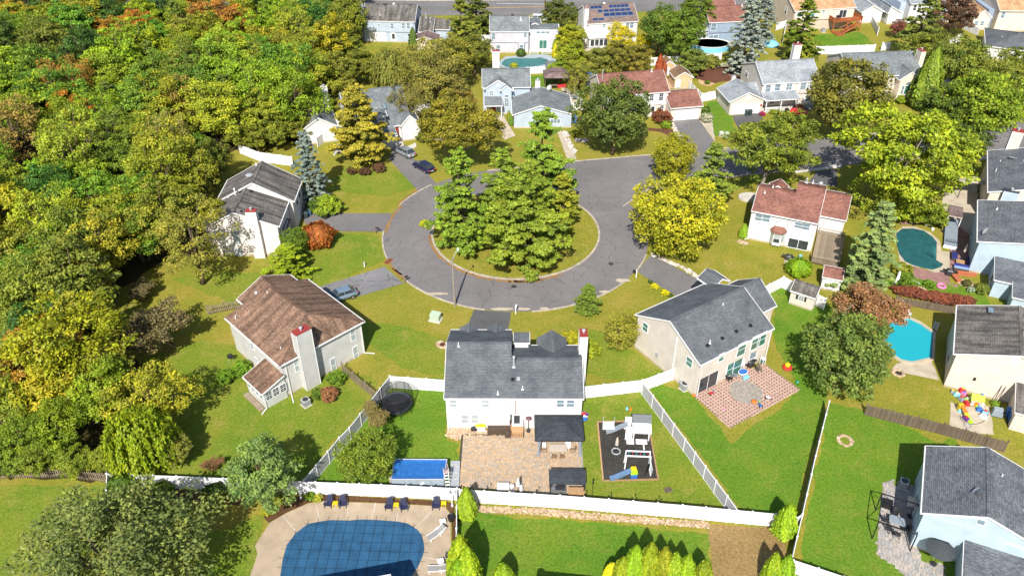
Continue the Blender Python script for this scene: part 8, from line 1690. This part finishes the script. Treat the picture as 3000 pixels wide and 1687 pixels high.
p = W(5,590,1330); umbrella_open((p.x,p.y,.05), 1.35, 2.2, col('charcoal_fabric',(.05,.055,.06)), 'round charcoal umbrella at the bottom right house', 10, .35); p = W('o',140,380); MB().box(-.45,.45,-.45,.45,0,.6).build('fire_table', BLK, None, (p.x,p.y,.05), R(-25), bevel=.03, label='black square fire table on the grey patio', cat='fire table')
# ---------------------------------------------------------------- far yards
p = W('i',775,690); umbrella_open((p.x,p.y+.3,0), 1.75, 2.0, col('red_fabric',(.62,.035,.025)), 'bright red open umbrella before the cream colonial house', 8, .45); p = W('i',675,625); kettle(Vector((p.x,p.y,0)), 'silver kettle grill beside the porch railing', 1.3); p = W('i',872,580); MB().lathe([(.8,0),(.85,.5),(.7,1.1),(.2,1.4)],14).build('covered_set', col('cover_green',(.13,.16,.14)), None, (p.x,p.y,0), label='grey green covered patio set beside the cream colonial house', cat='cover')
for i, (a, b) in enumerate(((290,1030),(330,1035))):
    p = W('02',a,b); o = MB().hexa([(-.4,-.3,0),(.4,-.3,0),(.4,.3,0),(-.4,.3,0),(-.36,-.26,.8),(.36,-.26,.8),(.36,.26,.95),(-.36,.26,.95)]).build('utility_box', M['concrete_pale'] if i == 0 else M['green_box'], None, (p.x,p.y,0), R(15), bevel=.03, label=('pale utility box beside the red roofed driveway','greenish utility box beside the red roofed driveway')[i], cat='utility box')
dk0 = W('g',610,165,2.6); dn = W('g',705,240,2.6); dr = W('g',1040,240,2.6); a_ = R(11.14); root = empty('red_deck', (dn.x,dn.y,0), a_, 'raised red wooden deck with stairs behind the tan roofed house', 'deck'); e_ = Vector((math.cos(a_),math.sin(a_),0)); L = (dr-dn).dot(e_)
for k in range(int(5.0/.3)): MB().box(0,L,k*.3+.01,k*.3+.29,2.5,2.56).build('plank', M['red_deck'], root)
for x in (.1,L/2,L-.1): MB().box(x-.09,x+.09,.02,.2,0,2.5).build('post', M['red_deck'], root)
for a, b in (((0,0,0),(L-1.2,0,0)),((0,0,0),(0,4.9,0)),((L,0,0),(L,4.9,0))):
    a, b = Vector(a), Vector(b); MB().bar(a+Vector((0,0,3.5)),b+Vector((0,0,3.5)),.12,.08).build('handrail', M['red_deck'], root)
    n = int((b-a).length/.22)
    for k in range(n): q_ = a.lerp(b,(k+.5)/n); d_ = (b-a).normalized(); MB().bar(q_+Vector((0,0,2.6))-d_*.09,q_+Vector((0,0,2.6))+d_*.09,.03,.0+.001).build('x', M['red_deck'], root) if False else MB().box(q_.x-.05,q_.x+.05,q_.y-.02 if d_.x>.5 else q_.y-.05,q_.y+.02 if d_.x>.5 else q_.y+.05,2.56,3.46).build('baluster', M['red_deck'], root)
for k in range(10): MB().box(L-1.5-.45*k,L-1.0-.45*k,-1.35,-.15,2.3-.24*k,2.36-.24*k).build('stair_tread', M['red_deck'], root)
for y in (-1.4,-.1): MB().bar((L-1.0,y,2.4),(L-5.6,y,.05),.08,.3).build('stringer', M['red_deck'], root); MB().bar((L-1.0,y,3.4),(L-5.6,y,1.0),.08,.1).build('stair_rail', M['red_deck'], root)
MB().box(L-7.2,L-5.4,-2.4,.6,0,.3).build('lower_landing', M['red_deck'], root)
p = W('g',745,215,2.6); root = empty('covered_grill', (p.x,p.y,2.56), a_, 'black covered grill standing on the red deck', 'grill'); MB().hexa([(-.6,-.35,0),(.6,-.35,0),(.6,.35,0),(-.6,.35,0),(-.45,-.28,1.1),(.45,-.28,1.1),(.45,.28,1.15),(-.45,.28,1.15)]).build('cover', BLK, root, bevel=.1); MB().box(-.62,.62,-.37,.37,0,.05).build('hem', BLK, root)
p = W('g',855,180,2.6); chair((p.x,p.y,2.56), R(190), REDP, 'red chair on the far deck', frame=REDP); p = W('g',890,170,2.6); chair((p.x,p.y,2.56), R(170), BLUP, 'blue chair on the far deck', frame=BLUP)
p = W('f',420,470); root = empty('round_pool', (p.x,p.y+1.5,0), 0, 'light blue round pool before the blue house', 'pool'); MB().lathe([(3.9,0),(3.9,1.2),(3.75,1.22)],28,(0,0,0),0,1.15,.8).build('wall', LBLU, root); MB().lathe([(3.7,1.16),(3.7,1.18)],28,(0,0,0),0,1.15,.8).build('cover', col('pool_shadow',(.03,.05,.06)), root); MB().lathe([(3.95,1.2),(4.0,1.28),(3.7,1.3),(3.65,1.22)],28,(0,0,0),0,1.15,.8).build('top_rail', WHT, root)  # cover disc: shade inside the pool wall painted as a near-black surface
p = W('f',970,420); MB().lathe([(1.8,0),(1.9,.3),(1.2,.9),(.2,1.1)],14).build('tarp_pile', LBLU, None, (p.x,p.y,0), label='light blue tarp heap right of the silvery spruce', cat='tarp')
p = W('b',915,685); root = empty('porch_railing', (p.x,p.y,0), 0, 'white railing below the lilac house sunroom', 'railing'); railing(root, (-.9,0,0), (1.0,0,0), .9, WHT, .1); railing(root, (1.9,0,0), (4.2,0,0), .9, WHT, .1)
for a, b, l in ((915,600,'left'),(952,600,'right')): p = W('b',a,b); chair((p.x,p.y,.1), R(180), BLK, f'{l} dark chair on the lilac house porch')
for a, b, c, l in ((1650,610,GREYP,'left'),(1700,625,NAVY,'right')): p = W('b',a,b); lounger((p.x,p.y,.03), R(15), f'{l} dark lounger on the patio of the solar panel house')
p = W('a',1350,1310,5); MB().box(-.4,.4,-.2,.2,0,3.4).build('flue_stack', M['concrete_pale'], None, (p.x,p.y,4.2), label='pale metal stack on the half hidden white house roof', cat='flue') if False else None
p = W('1',0,0) if False else W(1,1390,730); o = bin_(Vector((p.x,p.y,0)), col('bin_blue',(.05,.13,.28)), 'blue bin in the shade of the pinkish house garage', .4); p = W(1,1355,760); bin_(Vector((p.x,p.y,0)), DGB, 'dark bin in the shade of the pinkish house garage', .2)
p = W('d',850,455); root = empty('leaning_boards', (p.x,p.y,0), .2, 'blue boards leaning at the blue grey house corner', 'boards'); MB().hexa([(-.5,-.3,0),(.5,-.3,0),(.5,-.2,0),(-.5,-.2,0),(-.5,.1,1.5),(.5,.1,1.5),(.5,.2,1.5),(-.5,.2,1.5)]).build('board', BLUP, root); MB().box(.6,.9,-.3,.1,0,.6).build('box', REDP, root)
p = W('e',130,215); MB().hexa([(-1.2,-.3,0),(1.2,-.3,0),(1.2,.6,0),(-1.2,.6,0),(-1.1,.2,2.6),(1.1,.2,2.6),(1.1,.5,2.6),(-1.1,.5,2.6)]).build('tarp', BLUP, None, (p.x,p.y,0), R(10), label='blue tarp against the end wall of the red roofed house', cat='tarp')
